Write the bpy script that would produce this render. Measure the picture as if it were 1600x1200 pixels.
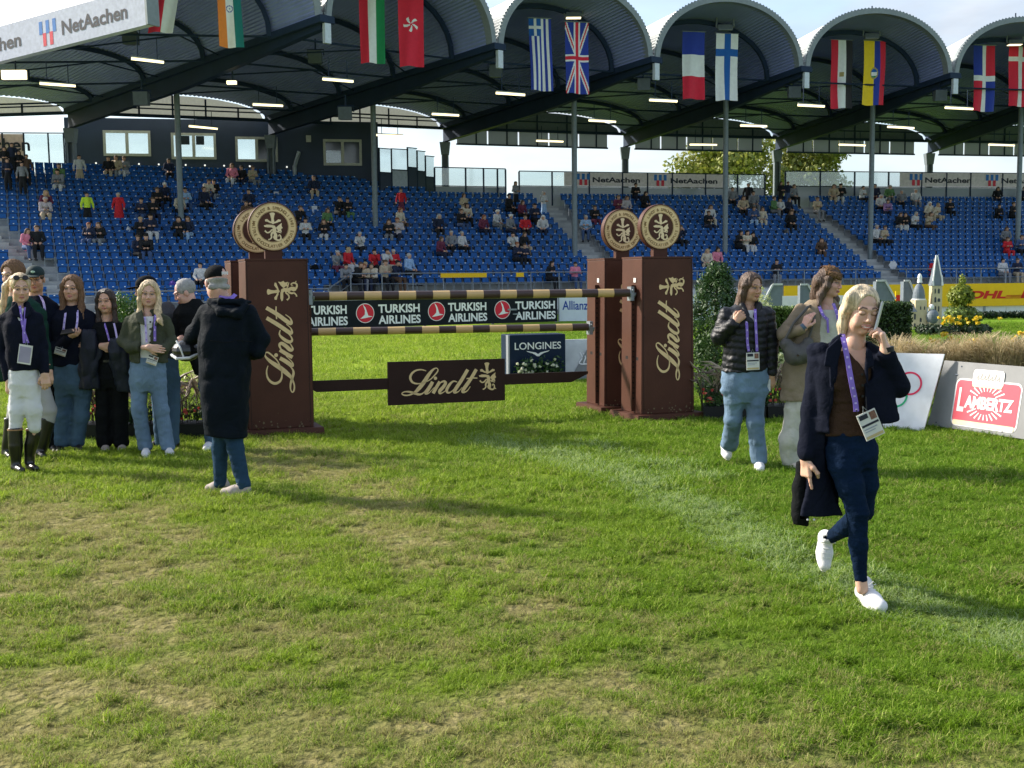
import bpy, math, random
import numpy as np
from mathutils import Vector, Matrix, Euler, noise as mnoise
random.seed(7); RNG = np.random.default_rng(11)
for o in list(bpy.data.objects): bpy.data.objects.remove(o)
scene = bpy.context.scene
COL = scene.collection

# ------------------------------------------------------------------ camera
F = 1800.0; CX, CY = 800.0, 600.0; PITCH = math.atan(165.0/F); ROLL = 0.010; EYE = 1.65
_f = Vector((0, math.cos(PITCH), -math.sin(PITCH))); _u0 = Vector((0, math.sin(PITCH), math.cos(PITCH))); _r0 = Vector((1, 0, 0))
CR = _r0*math.cos(ROLL) - _u0*math.sin(ROLL); CU = _u0*math.cos(ROLL) + _r0*math.sin(ROLL); CF = _f
cam_d = bpy.data.cameras.new('camera'); cam = bpy.data.objects.new('camera', cam_d); COL.objects.link(cam)
M = Matrix((CR, CU, -CF)).transposed().to_4x4(); M.translation = Vector((0, 0, EYE)); cam.matrix_world = M
cam_d.sensor_width = 36.0; cam_d.lens = F/1600*36.0; cam_d.clip_end = 3000; cam_d.clip_start = 0.1
scene.camera = cam

# ------------------------------------------------------------------ sky, sun, exposure
SUN_EL = math.radians(31); SUN_AZ = math.radians(-68)      # azimuth from +Y towards +X : sun stands to the left, a little beyond
w = bpy.data.worlds.new("World"); scene.world = w; w.use_nodes = True
nt = w.node_tree; nt.nodes.clear()
out = nt.nodes.new('ShaderNodeOutputWorld'); bg = nt.nodes.new('ShaderNodeBackground')
sky = nt.nodes.new('ShaderNodeTexSky'); sky.sky_type = 'NISHITA'; sky.sun_disc = False
sky.sun_elevation = SUN_EL; sky.sun_rotation = SUN_AZ; sky.air_density = 1.0; sky.dust_density = 1.6; sky.ozone_density = 1.2
bg.inputs['Strength'].default_value = 0.15
tc = nt.nodes.new('ShaderNodeTexCoord'); mp = nt.nodes.new('ShaderNodeMapping'); mp.inputs['Scale'].default_value = (1.0, 1.0, 3.2)
n1 = nt.nodes.new('ShaderNodeTexNoise'); n1.inputs['Scale'].default_value = 3.4; n1.inputs['Detail'].default_value = 7; n1.inputs['Roughness'].default_value = .58; n1.inputs['Distortion'].default_value = .35
cr = nt.nodes.new('ShaderNodeValToRGB'); cr.color_ramp.elements[0].position = .34; cr.color_ramp.elements[1].position = .68
cr.color_ramp.elements[0].color = (.15, .15, .15, 1); cr.color_ramp.elements[1].color = (.9, .9, .9, 1)
n2 = nt.nodes.new('ShaderNodeTexNoise'); n2.inputs['Scale'].default_value = 6; n2.inputs['Detail'].default_value = 5
cc = nt.nodes.new('ShaderNodeValToRGB'); cc.color_ramp.elements[0].color = (1.75, 1.98, 2.35, 1); cc.color_ramp.elements[1].color = (3.5, 3.6, 3.75, 1)
cc.color_ramp.elements[0].position = .3; cc.color_ramp.elements[1].position = .7
mx = nt.nodes.new('ShaderNodeMix'); mx.data_type = 'RGBA'
L = nt.links.new
L(tc.outputs['Generated'], mp.inputs[0]); L(mp.outputs[0], n1.inputs['Vector']); L(mp.outputs[0], n2.inputs['Vector'])
L(n1.outputs[0], cr.inputs[0]); L(cr.outputs[0], mx.inputs['Factor']); L(sky.outputs[0], mx.inputs[6]); L(n2.outputs[0], cc.inputs[0]); L(cc.outputs[0], mx.inputs[7])
L(mx.outputs[2], bg.inputs['Color']); L(bg.outputs[0], out.inputs[0])
sd = bpy.data.lights.new('sun', 'SUN'); sd.energy = 4.2; sd.angle = math.radians(3.5); sd.color = (1.0, .92, .80)
sun = bpy.data.objects.new('sun', sd); COL.objects.link(sun)
sdir = Vector((math.sin(SUN_AZ)*math.cos(SUN_EL), math.cos(SUN_AZ)*math.cos(SUN_EL), math.sin(SUN_EL)))
sun.rotation_euler = sdir.to_track_quat('Z', 'Y').to_euler(); sun.location = sdir*50
vs = scene.view_settings; vs.view_transform = 'Standard'; vs.look = 'None'; vs.exposure = 1.0; vs.gamma = 1.0; vs.use_curve_mapping = False
scene.cycles.max_bounces = 6; scene.cycles.transparent_max_bounces = 12; scene.cycles.use_denoising = True
scene.cycles.sample_clamp_indirect = 6

# ------------------------------------------------------------------ pixel <-> place (pixels of the 1600x1200 photograph)
def ray(px, py): return (CF + CR*((px-CX)/F) + CU*((CY-py)/F))
def at(px, py, Y):
    r = ray(px, py); t = Y/r.y; return Vector((r.x*t, Y, EYE + r.z*t))
def ground(px, py, z=0.0):
    r = ray(px, py); t = (z-EYE)/r.z; return Vector((r.x*t, r.y*t, z))
def atz(px, py, z):
    return ground(px, py, z)
def proj(p):
    d = Vector(p) - Vector((0, 0, EYE)); dep = d.dot(CF)
    return (CX + F*d.dot(CR)/dep, CY - F*d.dot(CU)/dep)

# ------------------------------------------------------------------ materials
MATS = {}
def mat(name, col, rough=.6, metal=0.0, var=.12, vscale=6.0, bump=0.0, bscale=40.0, sheen=0.0, emit=0.0, trans=0.0, spec=.3, stretch=(1, 1, 1), coat=0.0, sss=0.0, attr=None):
    if name in MATS: return MATS[name]
    m = bpy.data.materials.new(name); m.use_nodes = True; t = m.node_tree; N = t.nodes; b = N['Principled BSDF']; k = t.links.new
    b.inputs['Roughness'].default_value = rough; b.inputs['Metallic'].default_value = metal; b.inputs['Specular IOR Level'].default_value = spec
    if coat: b.inputs['Coat Weight'].default_value = coat
    if sss: b.inputs['Subsurface Weight'].default_value = sss; b.inputs['Subsurface Radius'].default_value = (.02, .007, .004); b.inputs['Subsurface Scale'].default_value = .6
    if trans: b.inputs['Transmission Weight'].default_value = trans
    if sheen: b.inputs['Sheen Weight'].default_value = sheen
    c = (*col, 1)
    tcn = N.new('ShaderNodeTexCoord'); mpn = N.new('ShaderNodeMapping'); mpn.inputs['Scale'].default_value = stretch; k(tcn.outputs['Object'], mpn.inputs[0])
    nz = N.new('ShaderNodeTexNoise'); nz.inputs['Scale'].default_value = vscale; nz.inputs['Detail'].default_value = 5; k(mpn.outputs[0], nz.inputs['Vector'])
    rp = N.new('ShaderNodeMapRange'); rp.inputs[1].default_value = .3; rp.inputs[2].default_value = .7; rp.inputs[3].default_value = 1-var; rp.inputs[4].default_value = 1+var; k(nz.outputs[0], rp.inputs[0])
    mm = N.new('ShaderNodeVectorMath'); mm.operation = 'SCALE'
    if attr:
        an = N.new('ShaderNodeAttribute'); an.attribute_name = attr; k(an.outputs['Color'], mm.inputs[0])
    else: mm.inputs[0].default_value = col
    k(rp.outputs[0], mm.inputs['Scale']); k(mm.outputs[0], b.inputs['Base Color'])
    if emit:
        b.inputs['Emission Color'].default_value = c; b.inputs['Emission Strength'].default_value = emit
    if bump:
        nb = N.new('ShaderNodeTexNoise'); nb.inputs['Scale'].default_value = bscale; nb.inputs['Detail'].default_value = 4; k(mpn.outputs[0], nb.inputs['Vector'])
        bn = N.new('ShaderNodeBump'); bn.inputs['Strength'].default_value = bump; bn.inputs['Distance'].default_value = .01
        k(nb.outputs[0], bn.inputs['Height']); k(bn.outputs[0], b.inputs['Normal'])
    MATS[name] = m; return m

# ------------------------------------------------------------------ mesh building
class MB:
    def __init__(s): s.v = []; s.f = []; s.m = []
    def add(s, vs, fs, mi=0):
        b = len(s.v); s.v += [tuple(v) for v in vs]; s.f += [tuple(i+b for i in f) for f in fs]; s.m += [mi]*len(fs); return s
    def box(s, lo, hi, mi=0, T=None):
        x0, y0, z0 = lo; x1, y1, z1 = hi
        vs = [Vector(p) for p in ((x0,y0,z0),(x1,y0,z0),(x1,y1,z0),(x0,y1,z0),(x0,y0,z1),(x1,y0,z1),(x1,y1,z1),(x0,y1,z1))]
        if T is not None: vs = [T @ v for v in vs]
        return s.add(vs, [(3,2,1,0),(4,5,6,7),(0,1,5,4),(1,2,6,5),(2,3,7,6),(3,0,4,7)], mi)
    def hexa(s, pts, mi=0):   # 8 points, bottom 4 then top 4
        return s.add(pts, [(3,2,1,0),(4,5,6,7),(0,1,5,4),(1,2,6,5),(2,3,7,6),(3,0,4,7)], mi)
    def beam(s, a, b, w, h, mi=0, w2=None, h2=None):   # box beam from a to b (section w x h; top of section at a/b when drop) centred
        a = Vector(a); b = Vector(b); d = (b-a).normalized(); side = d.cross(Vector((0,0,1)))
        if side.length < 1e-4: side = Vector((1,0,0))
        side.normalize(); up = side.cross(d); w2 = w2 or w; h2 = h2 or h
        def q(p, ww, hh): return [p-side*ww/2-up*hh/2, p+side*ww/2-up*hh/2, p+side*ww/2+up*hh/2, p-side*ww/2+up*hh/2]
        A = q(a, w, h); B = q(b, w2, h2)
        return s.add(A+B, [(0,1,2,3),(7,6,5,4),(4,5,1,0),(5,6,2,1),(6,7,3,2),(7,4,0,3)], mi)
    def tube(s, pts, r, n=8, mi=0, cap=True):
        pts = [Vector(p) for p in pts]; rs = r if isinstance(r, (list, tuple)) else [r]*len(pts)
        rings = []; 
        for i, p in enumerate(pts):
            d = (pts[min(i+1, len(pts)-1)] - pts[max(i-1, 0)]).normalized()
            u = d.cross(Vector((0, .13, 1)));
            if u.length < .05: u = d.cross(Vector((1, 0, .1)))
            u.normalize(); v = d.cross(u)
            rings.append([p + (u*math.cos(2*math.pi*j/n) + v*math.sin(2*math.pi*j/n))*rs[i] for j in range(n)])
        vs = [q for R_ in rings for q in R_]; fs = []
        for i in range(len(pts)-1):
            for j in range(n): fs.append((i*n+j, i*n+(j+1) % n, (i+1)*n+(j+1) % n, (i+1)*n+j))
        if cap: fs.append(tuple(range(n-1, -1, -1))); fs.append(tuple((len(pts)-1)*n+j for j in range(n)))
        return s.add(vs, fs, mi)
    def cyl(s, c, axis, r, h, n=24, mi=0, r2=None):
        c = Vector(c); a = Vector(axis).normalized(); return s.tube([c-a*h/2, c+a*h/2], [r, r2 if r2 is not None else r], n, mi)
    def sphere(s, c, r, nu=12, nv=8, mi=0):
        r = r if isinstance(r, (tuple, list)) else (r, r, r); vs = []; fs = []
        for i in range(nv+1):
            for j in range(nu):
                th = math.pi*i/nv; ph = 2*math.pi*j/nu
                vs.append((c[0]+r[0]*math.sin(th)*math.cos(ph), c[1]+r[1]*math.sin(th)*math.sin(ph), c[2]+r[2]*math.cos(th)))
        for i in range(nv):
            for j in range(nu): fs.append((i*nu+j, (i+1)*nu+j, (i+1)*nu+(j+1) % nu, i*nu+(j+1) % nu))
        return s.add(vs, fs, mi)
    def mesh(s, name, mats, smooth=False):
        me = bpy.data.meshes.new(name); me.from_pydata(s.v, [], s.f)
        for m in (mats if isinstance(mats, (list, tuple)) else [mats]): me.materials.append(m)
        if any(s.m): me.polygons.foreach_set('material_index', s.m)
        if smooth: me.polygons.foreach_set('use_smooth', [True]*len(me.polygons))
        me.update(); return me
    def build(s, name, mats, parent=None, smooth=False, T=None):
        o = bpy.data.objects.new(name, s.mesh(name, mats, smooth)); COL.objects.link(o)
        if T is not None: o.matrix_world = T
        if parent is not None: o.parent = parent
        return o
def tag(o, label, cat, group=None):
    o['label'] = label; o['category'] = cat
    if group: o['group'] = group
    return o
def kind(o, k, label=None):
    o['kind'] = k
    if label: o['label'] = label
    return o
def empty(name, label, cat, loc=(0,0,0), rz=0.0, group=None):
    o = bpy.data.objects.new(name, None); COL.objects.link(o); o.location = loc; o.rotation_euler = (0, 0, rz); o.empty_display_size = .2
    return tag(o, label, cat, group)
def inst(name, me, parent=None, loc=(0,0,0), rz=0.0, scale=None):
    o = bpy.data.objects.new(name, me); COL.objects.link(o); o.location = loc; o.rotation_euler = (0, 0, rz)
    if scale: o.scale = scale
    if parent is not None: o.parent = parent
    return o
def catmull(P, n=8, closed=False):
    P = [np.array(p, float) for p in P]; out = []
    m = len(P)
    for i in range(m if closed else m-1):
        if closed: a, b, c, d = P[(i-1) % m], P[i], P[(i+1) % m], P[(i+2) % m]
        else: a, b, c, d = P[max(i-1, 0)], P[i], P[i+1], P[min(i+2, m-1)]
        for j in range(n):
            t = j/n; out.append(.5*((2*b)+(-a+c)*t+(2*a-5*b+4*c-d)*t*t+(-a+3*b-3*c+d)*t**3))
    if not closed: out.append(P[-1])
    return out

# ---- flat print: everything drawn in (u, v) metres, later laid onto a plane by a matrix (x = u, z = v, y = outwards towards viewer is -y)
def stroke(mb, pts, n=7, mi=0, y=0.0, sm=True):    # pts: (u, v, width)
    C = catmull(pts, n) if sm else [np.array(p, float) for p in pts]
    vs = []; fs = []
    for i, c in enumerate(C):
        d = C[min(i+1, len(C)-1)][:2] - C[max(i-1, 0)][:2]; L_ = math.hypot(*d) or 1; nx, ny = -d[1]/L_, d[0]/L_; wd = max(c[2], 1e-5)/2
        vs += [(c[0]+nx*wd, y, c[1]+ny*wd), (c[0]-nx*wd, y, c[1]-ny*wd)]
    for i in range(len(C)-1): fs.append((2*i, 2*i+1, 2*i+3, 2*i+2))
    mb.add(vs, fs, mi)
def poly(mb, pts, mi=0, y=0.0): mb.add([(p[0], y, p[1]) for p in pts], [tuple(range(len(pts)))], mi)
def disc(mb, u, v, r, mi=0, y=0.0, n=20, ry=None): poly(mb, [(u+r*math.cos(2*math.pi*i/n), v+(ry or r)*math.sin(2*math.pi*i/n)) for i in range(n)], mi, y)
def ring(mb, u, v, r0, r1, mi=0, y=0.0, n=48, a0=0, a1=2*math.pi):
    vs = []; 
    for i in range(n+1):
        a = a0+(a1-a0)*i/n; vs += [(u+r0*math.cos(a), y, v+r0*math.sin(a)), (u+r1*math.cos(a), y, v+r1*math.sin(a))]
    mb.add(vs, [(2*i, 2*i+1, 2*i+3, 2*i+2) for i in range(n)], mi)
_tc = {}
def text_geo(txt, bold=0.0):
    key = (txt, bold)
    if key in _tc: return _tc[key]
    cu = bpy.data.curves.new('t', 'FONT'); cu.body = txt; cu.offset = bold; cu.resolution_u = 4; cu.fill_mode = 'FRONT'
    o = bpy.data.objects.new('t', cu); COL.objects.link(o); dg = bpy.context.evaluated_depsgraph_get(); me = o.evaluated_get(dg).to_mesh()
    vs = [tuple(v.co) for v in me.vertices]; fs = [tuple(p.vertices) for p in me.polygons]
    o.evaluated_get(dg).to_mesh_clear(); bpy.data.objects.remove(o); bpy.data.curves.remove(cu)
    _tc[key] = (vs, fs); return _tc[key]
def text(mb, txt, u0, v0, w_, h_, mi=0, y=0.0, bold=0.015, rot=0.0, shear=0.0, fit=True):
    """text set so that its ink fills the box u0..u0+w_, v0..v0+h_"""
    vs, fs = text_geo(txt, bold)
    if not vs: return
    xs = [v[0] for v in vs]; ys = [v[1] for v in vs]; x0, x1, y0, y1 = min(xs), max(xs), min(ys), max(ys)
    sy = h_/(y1-y0); sx = w_/(x1-x0) if w_ else sy
    o = []
    for v in vs:
        a = (v[0]-x0)*sx + (v[1]-y0)*sy*shear; b = (v[1]-y0)*sy
        o.append((u0+a*math.cos(rot)-b*math.sin(rot), y, v0+a*math.sin(rot)+b*math.cos(rot)))
    mb.add(o, fs, mi)
def frame(origin, xdir, up=(0,0,1)):
    """matrix whose x runs along xdir, z along up (made square), -y faces the viewer"""
    x = Vector(xdir).normalized(); z = Vector(up).normalized(); y = z.cross(x).normalized(); z = x.cross(y)
    m_ = Matrix((x, y, z)).transposed().to_4x4(); m_.translation = Vector(origin); return m_

# ---- leaves and foliage
def leaf_cloud(mb, c, r, n, size, mi=0, rng=RNG, shell=.35, flat=1.0, lump=0.0, seed=0):
    """many separate small leaves through an ellipsoid's volume, gathered towards its surface in clumps"""
    c = np.array(c, float); r = np.array(r, float)
    d = rng.normal(size=(n, 3)); d /= np.linalg.norm(d, axis=1)[:, None]
    rad = (shell + (1-shell)*rng.random(n)**.5)
    if lump:
        L3 = np.array([mnoise.noise(Vector(v*2.2+seed)) for v in d]); rad *= 1+lump*L3
    P = c + d*r*rad[:, None]
    a = rng.normal(size=(n, 3)); a /= np.linalg.norm(a, axis=1)[:, None]; b = np.cross(a, d); b /= (np.linalg.norm(b, axis=1)[:, None]+1e-6)
    s_ = size*(.6+.8*rng.random(n))[:, None]
    v0 = P-a*s_; v1 = P+b*s_*.45*flat; v2 = P+a*s_; v3 = P-b*s_*.45*flat
    V = np.stack([v0, v1, v2, v3], 1).reshape(-1, 3); base = len(mb.v); mb.v += [tuple(x) for x in V.tolist()]
    mb.f += [(base+4*i, base+4*i+1, base+4*i+2, base+4*i+3) for i in range(n)]; mb.m += [mi]*n
def leafmat(name, c1, c2, sc=1.5, trans=.35, rough=.55):
    if name in MATS: return MATS[name]
    m = bpy.data.materials.new(name); m.use_nodes = True; t = m.node_tree; N = t.nodes; k = t.links.new; b = N['Principled BSDF']
    g = N.new('ShaderNodeNewGeometry'); tcn = N.new('ShaderNodeTexCoord'); nz = N.new('ShaderNodeTexNoise'); nz.inputs['Scale'].default_value = sc; k(tcn.outputs['Object'], nz.inputs['Vector'])
    ad = N.new('ShaderNodeMath'); ad.operation = 'ADD'; k(g.outputs['Random Per Island'], ad.inputs[0]); k(nz.outputs[0], ad.inputs[1])
    mr = N.new('ShaderNodeMapRange'); mr.inputs[1].default_value = .35; mr.inputs[2].default_value = 1.5; k(ad.outputs[0], mr.inputs[0])
    mxn = N.new('ShaderNodeMix'); mxn.data_type = 'RGBA'; mxn.inputs[6].default_value = (*c1, 1); mxn.inputs[7].default_value = (*c2, 1); k(mr.outputs[0], mxn.inputs['Factor'])
    k(mxn.outputs[2], b.inputs['Base Color']); b.inputs['Roughness'].default_value = rough
    tr = N.new('ShaderNodeBsdfTranslucent'); k(mxn.outputs[2], tr.inputs['Color']); ms = N.new('ShaderNodeMixShader'); ms.inputs[0].default_value = trans
    k(b.outputs[0], ms.inputs[1]); k(tr.outputs[0], ms.inputs[2]); k(ms.outputs[0], N['Material Output'].inputs[0]); MATS[name] = m; return m
# ================================================================== GROUND
def vnoise(x, y, seed=0, sc=1.0):
    x = x*sc+seed*17.13; y = y*sc-seed*9.7; xi = np.floor(x).astype(np.int64); yi = np.floor(y).astype(np.int64); fx = x-xi; fy = y-yi
    fx = fx*fx*(3-2*fx); fy = fy*fy*(3-2*fy)
    def hsh(a, b):
        n = (a*374761393+b*668265263+seed*974711) & 0xffffffff; n = ((n ^ (n >> 13))*1274126177) & 0xffffffff; return ((n ^ (n >> 16)) & 0xffff)/65535.0
    return (hsh(xi, yi)*(1-fx)+hsh(xi+1, yi)*fx)*(1-fy)+(hsh(xi, yi+1)*(1-fx)+hsh(xi+1, yi+1)*fx)*fy
def fbm2(x, y, seed=0, sc=1.0, o=4):
    s_ = 0; a = .5; 
    for i in range(o): s_ = s_+a*vnoise(x, y, seed+i, sc*2**i); a *= .5
    return s_/(1-.5**o)
def segdist(x, y, pts):
    d = np.full(np.shape(x), 1e9)
    for (ax, ay), (bx, by) in zip(pts[:-1], pts[1:]):
        vx, vy = bx-ax, by-ay; t = np.clip(((x-ax)*vx+(y-ay)*vy)/(vx*vx+vy*vy+1e-9), 0, 1); d = np.minimum(d, np.hypot(x-ax-vx*t, y-ay-vy*t))
    return d
def gp(*L_): return [tuple(ground(px, py)[:2]) for px, py in L_]
TRACK = [(gp((430, 705), (520, 745), (600, 800), (690, 860)), .55, .85), (gp((690, 860), (780, 930), (900, 1030), (1010, 1130), (1080, 1200)), .50, .85),
         (gp((0, 800), (110, 840), (160, 900), (60, 960)), .75, .85), (gp((0, 1000), (260, 1040), (520, 1090), (760, 1150)), .65, .80),
         (gp((0, 1180), (400, 1200)), .6, .75), (gp((0, 860), (300, 1000), (800, 1130)), 1.5, .42), (gp((0,1150),(1000,1200)), .9, .42), (gp((240, 900), (420, 960), (560, 1010)), .35, .5), (gp((440, 900), (600, 870), (700, 900)), .35, .6), (gp((950, 1080), (1180, 1190)), .3, .6), (gp((1300,1150),(1600,1200)), .25,.4)]
PALE = [(gp((760, 690), (900, 720), (1050, 775), (1200, 860), (1350, 920), (1600, 1000)), .30, .9), (gp((930,700),(1100,745)), .25, .6)]
def worn(x, y):
    w_ = np.zeros(np.shape(x))
    wob = (fbm2(x, y, 5, 1.3, 3)-.5)*1.0
    for pts, wd, am in TRACK:
        d = segdist(x, y, pts)/(wd*1.15)+wob; w_ = np.maximum(w_, am*np.clip((1.9-d)/1.6, 0, 1)**1.3)
    n = fbm2(x, y, 21, 2.6, 4); n2 = fbm2(x, y, 40, 9, 3)
    return np.clip(w_*.80+(n-.54)*1.5+(n2-.5)*1.5+(fbm2(x,y,91,.5,2)-.5)*.5, 0, 1)*np.clip((w_+.22)*1.5, 0, 1)
def pale(x, y):
    w_ = np.zeros(np.shape(x)); wob = (fbm2(x, y, 9, 2.0, 3)-.5)*1.1
    for pts, wd, am in PALE: w_ = np.maximum(w_, am*np.clip(1.2-(segdist(x, y, pts)/wd+wob), 0, 1))
    return np.clip(w_*(.1+fbm2(x, y, 33, 7, 3)), 0, 1)*.75

def grass_mat(name, src):
    m = bpy.data.materials.new(name); m.use_nodes = True; t = m.node_tree; N = t.nodes; k = t.links.new; b = N['Principled BSDF']
    def AT(nm):
        a = N.new('ShaderNodeAttribute'); a.attribute_name = nm; a.attribute_type = src; return a.outputs['Fac']
    g = N.new('ShaderNodeNewGeometry')
    nz = N.new('ShaderNodeTexNoise'); nz.inputs['Scale'].default_value = .8; nz.inputs['Detail'].default_value = 6; k(g.outputs['Position'], nz.inputs['Vector'])
    nf = N.new('ShaderNodeTexNoise'); nf.inputs['Scale'].default_value = 16.; nf.inputs['Detail'].default_value = 4; k(g.outputs['Position'], nf.inputs['Vector'])
    def MIX(fac, a, bb, fv=None):
        x = N.new('ShaderNodeMix'); x.data_type = 'RGBA'
        if fac is None: x.inputs['Factor'].default_value = fv
        else: k(fac, x.inputs['Factor'])
        for i, q in ((6, a), (7, bb)):
            if isinstance(q, tuple): x.inputs[i].default_value = (*q, 1)
            else: k(q, x.inputs[i])
        return x.outputs[2]
    def RNGE(v, a, bb, c=0., d=1.):
        x = N.new('ShaderNodeMapRange'); x.inputs[1].default_value = a; x.inputs[2].default_value = bb; x.inputs[3].default_value = c; x.inputs[4].default_value = d; k(v, x.inputs[0]); return x.outputs[0]
    blade = src == 'INSTANCER'
    g1 = MIX(RNGE(nz.outputs[0], .35, .65), (.13, .245, .010), (.28, .40, .016))
    g2 = MIX(RNGE(nf.outputs[0], .3, .7), g1, (.31, .40, .05))
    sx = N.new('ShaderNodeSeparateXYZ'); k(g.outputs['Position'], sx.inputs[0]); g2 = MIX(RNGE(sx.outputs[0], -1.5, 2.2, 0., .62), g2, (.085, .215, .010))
    if blade:
        rd = N.new('ShaderNodeNewGeometry'); c00 = MIX(RNGE(rd.outputs['Random Per Island'], .62, .72, 0., .75), g2, (.045, .11, .008)); c0 = MIX(RNGE(rd.outputs['Random Per Island'], .80, .84, 0., .9), c00, (.50, .58, .14))
        st = MIX(RNGE(nf.outputs[0], .3, .7), (.42, .38, .17), (.25, .26, .07))
        f2 = N.new('ShaderNodeMath'); f2.operation = 'GREATER_THAN'; ad = N.new('ShaderNodeMath'); ad.operation = 'MULTIPLY'; ad.inputs[1].default_value = .95
        k(AT('worn'), ad.inputs[0]); k(ad.outputs[0], f2.inputs[0]); k(rd.outputs['Random Per Island'], f2.inputs[1])
        c1 = MIX(f2.outputs[0], c0, st)
        f3 = N.new('ShaderNodeMath'); f3.operation = 'GREATER_THAN'; k(AT('pale'), f3.inputs[0]); k(rd.outputs['Random Per Island'], f3.inputs[1])
        c2 = MIX(f3.outputs[0], c1, (.36, .46, .20)); cfin = c2
        k(cfin, b.inputs['Base Color']); b.inputs['Roughness'].default_value = .6; b.inputs['Specular IOR Level'].default_value = .12
        tr = N.new('ShaderNodeBsdfTranslucent'); k(cfin, tr.inputs['Color']); ms = N.new('ShaderNodeMixShader'); ms.inputs[0].default_value = .45
        k(b.outputs[0], ms.inputs[1]); k(tr.outputs[0], ms.inputs[2]); k(ms.outputs[0], N['Material Output'].inputs[0])
    else:
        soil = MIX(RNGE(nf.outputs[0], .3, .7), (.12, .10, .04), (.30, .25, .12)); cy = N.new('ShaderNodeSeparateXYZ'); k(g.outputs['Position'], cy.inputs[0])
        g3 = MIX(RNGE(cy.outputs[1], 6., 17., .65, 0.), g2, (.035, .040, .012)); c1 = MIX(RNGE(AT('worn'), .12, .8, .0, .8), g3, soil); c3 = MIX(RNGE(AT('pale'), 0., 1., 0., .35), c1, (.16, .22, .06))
        k(c3, b.inputs['Base Color']); b.inputs['Roughness'].default_value = .95; b.inputs['Specular IOR Level'].default_value = .08
        bn = N.new('ShaderNodeBump'); bn.inputs['Strength'].default_value = 1.0; bn.inputs['Distance'].default_value = .05
        nb = N.new('ShaderNodeTexNoise'); nb.inputs['Scale'].default_value = 22; nb.inputs['Detail'].default_value = 6; k(g.outputs['Position'], nb.inputs['Vector']); k(nb.outputs[0], bn.inputs['Height']); k(bn.outputs[0], b.inputs['Normal'])
    return m
def build_ground():
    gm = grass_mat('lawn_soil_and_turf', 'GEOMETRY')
    xs = np.concatenate([[-900, -300, -100, -50, -25], np.arange(-14, 14.01, .14), [25, 50, 100, 300, 900]])
    ys = np.concatenate([[-60, -20, 0, 2], np.arange(3, 20, .14), np.arange(20, 45, .5), [50, 60, 80, 120, 300, 900, 1800]])
    X, Y = np.meshgrid(xs, ys); Z = (fbm2(X, Y, 3, 2.2, 3)-.5)*.05*((np.abs(X) < 14) & (Y > 3) & (Y < 20))
    V = np.stack([X.ravel(), Y.ravel(), Z.ravel()], 1); nx = len(xs)
    i, j = np.meshgrid(np.arange(len(ys)-1), np.arange(nx-1), indexing='ij'); a = (i*nx+j).ravel(); Fq = np.stack([a, a+1, a+nx+1, a+nx], 1)
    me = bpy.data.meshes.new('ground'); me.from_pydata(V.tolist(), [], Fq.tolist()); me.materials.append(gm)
    for nm, fn in (('worn', worn), ('pale', pale)):
        at_ = me.attributes.new(nm, 'FLOAT', 'POINT'); at_.data.foreach_set('value', fn(V[:, 0], V[:, 1]).astype(np.float32))
    me.polygons.foreach_set('use_smooth', [True]*len(me.polygons))
    o = bpy.data.objects.new('ground', me); COL.objects.link(o); kind(o, 'structure', 'show jumping arena turf with worn brown tracks')
def tuft(seed, n, h, spread, width):
    r = random.Random(seed); mb = MB()
    for i in range(n):
        a = r.random()*6.283; d = r.random()*spread; p = Vector((math.cos(a)*d, math.sin(a)*d, -.004)); az = r.random()*6.283; lean = .25+r.random()*1.0; hh = h*(.55+.75*r.random())
        dr = Vector((math.cos(az), math.sin(az), 0)); sd_ = Vector((-dr.y, dr.x, 0))*width*(.6+.7*r.random())
        pts = [p, p+dr*hh*lean*.22+Vector((0,0,hh*.45)), p+dr*hh*lean*.62+Vector((0,0,hh*.78)), p+dr*hh*lean*1.15+Vector((0,0,hh*(.95-.25*lean)))]
        vs = [pts[0]-sd_, pts[0]+sd_, pts[1]-sd_*.9, pts[1]+sd_*.9, pts[2]-sd_*.6, pts[2]+sd_*.6, pts[3]]
        mb.add(vs, [(0,1,3,2),(2,3,5,4),(4,5,6)])
    return mb
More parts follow.
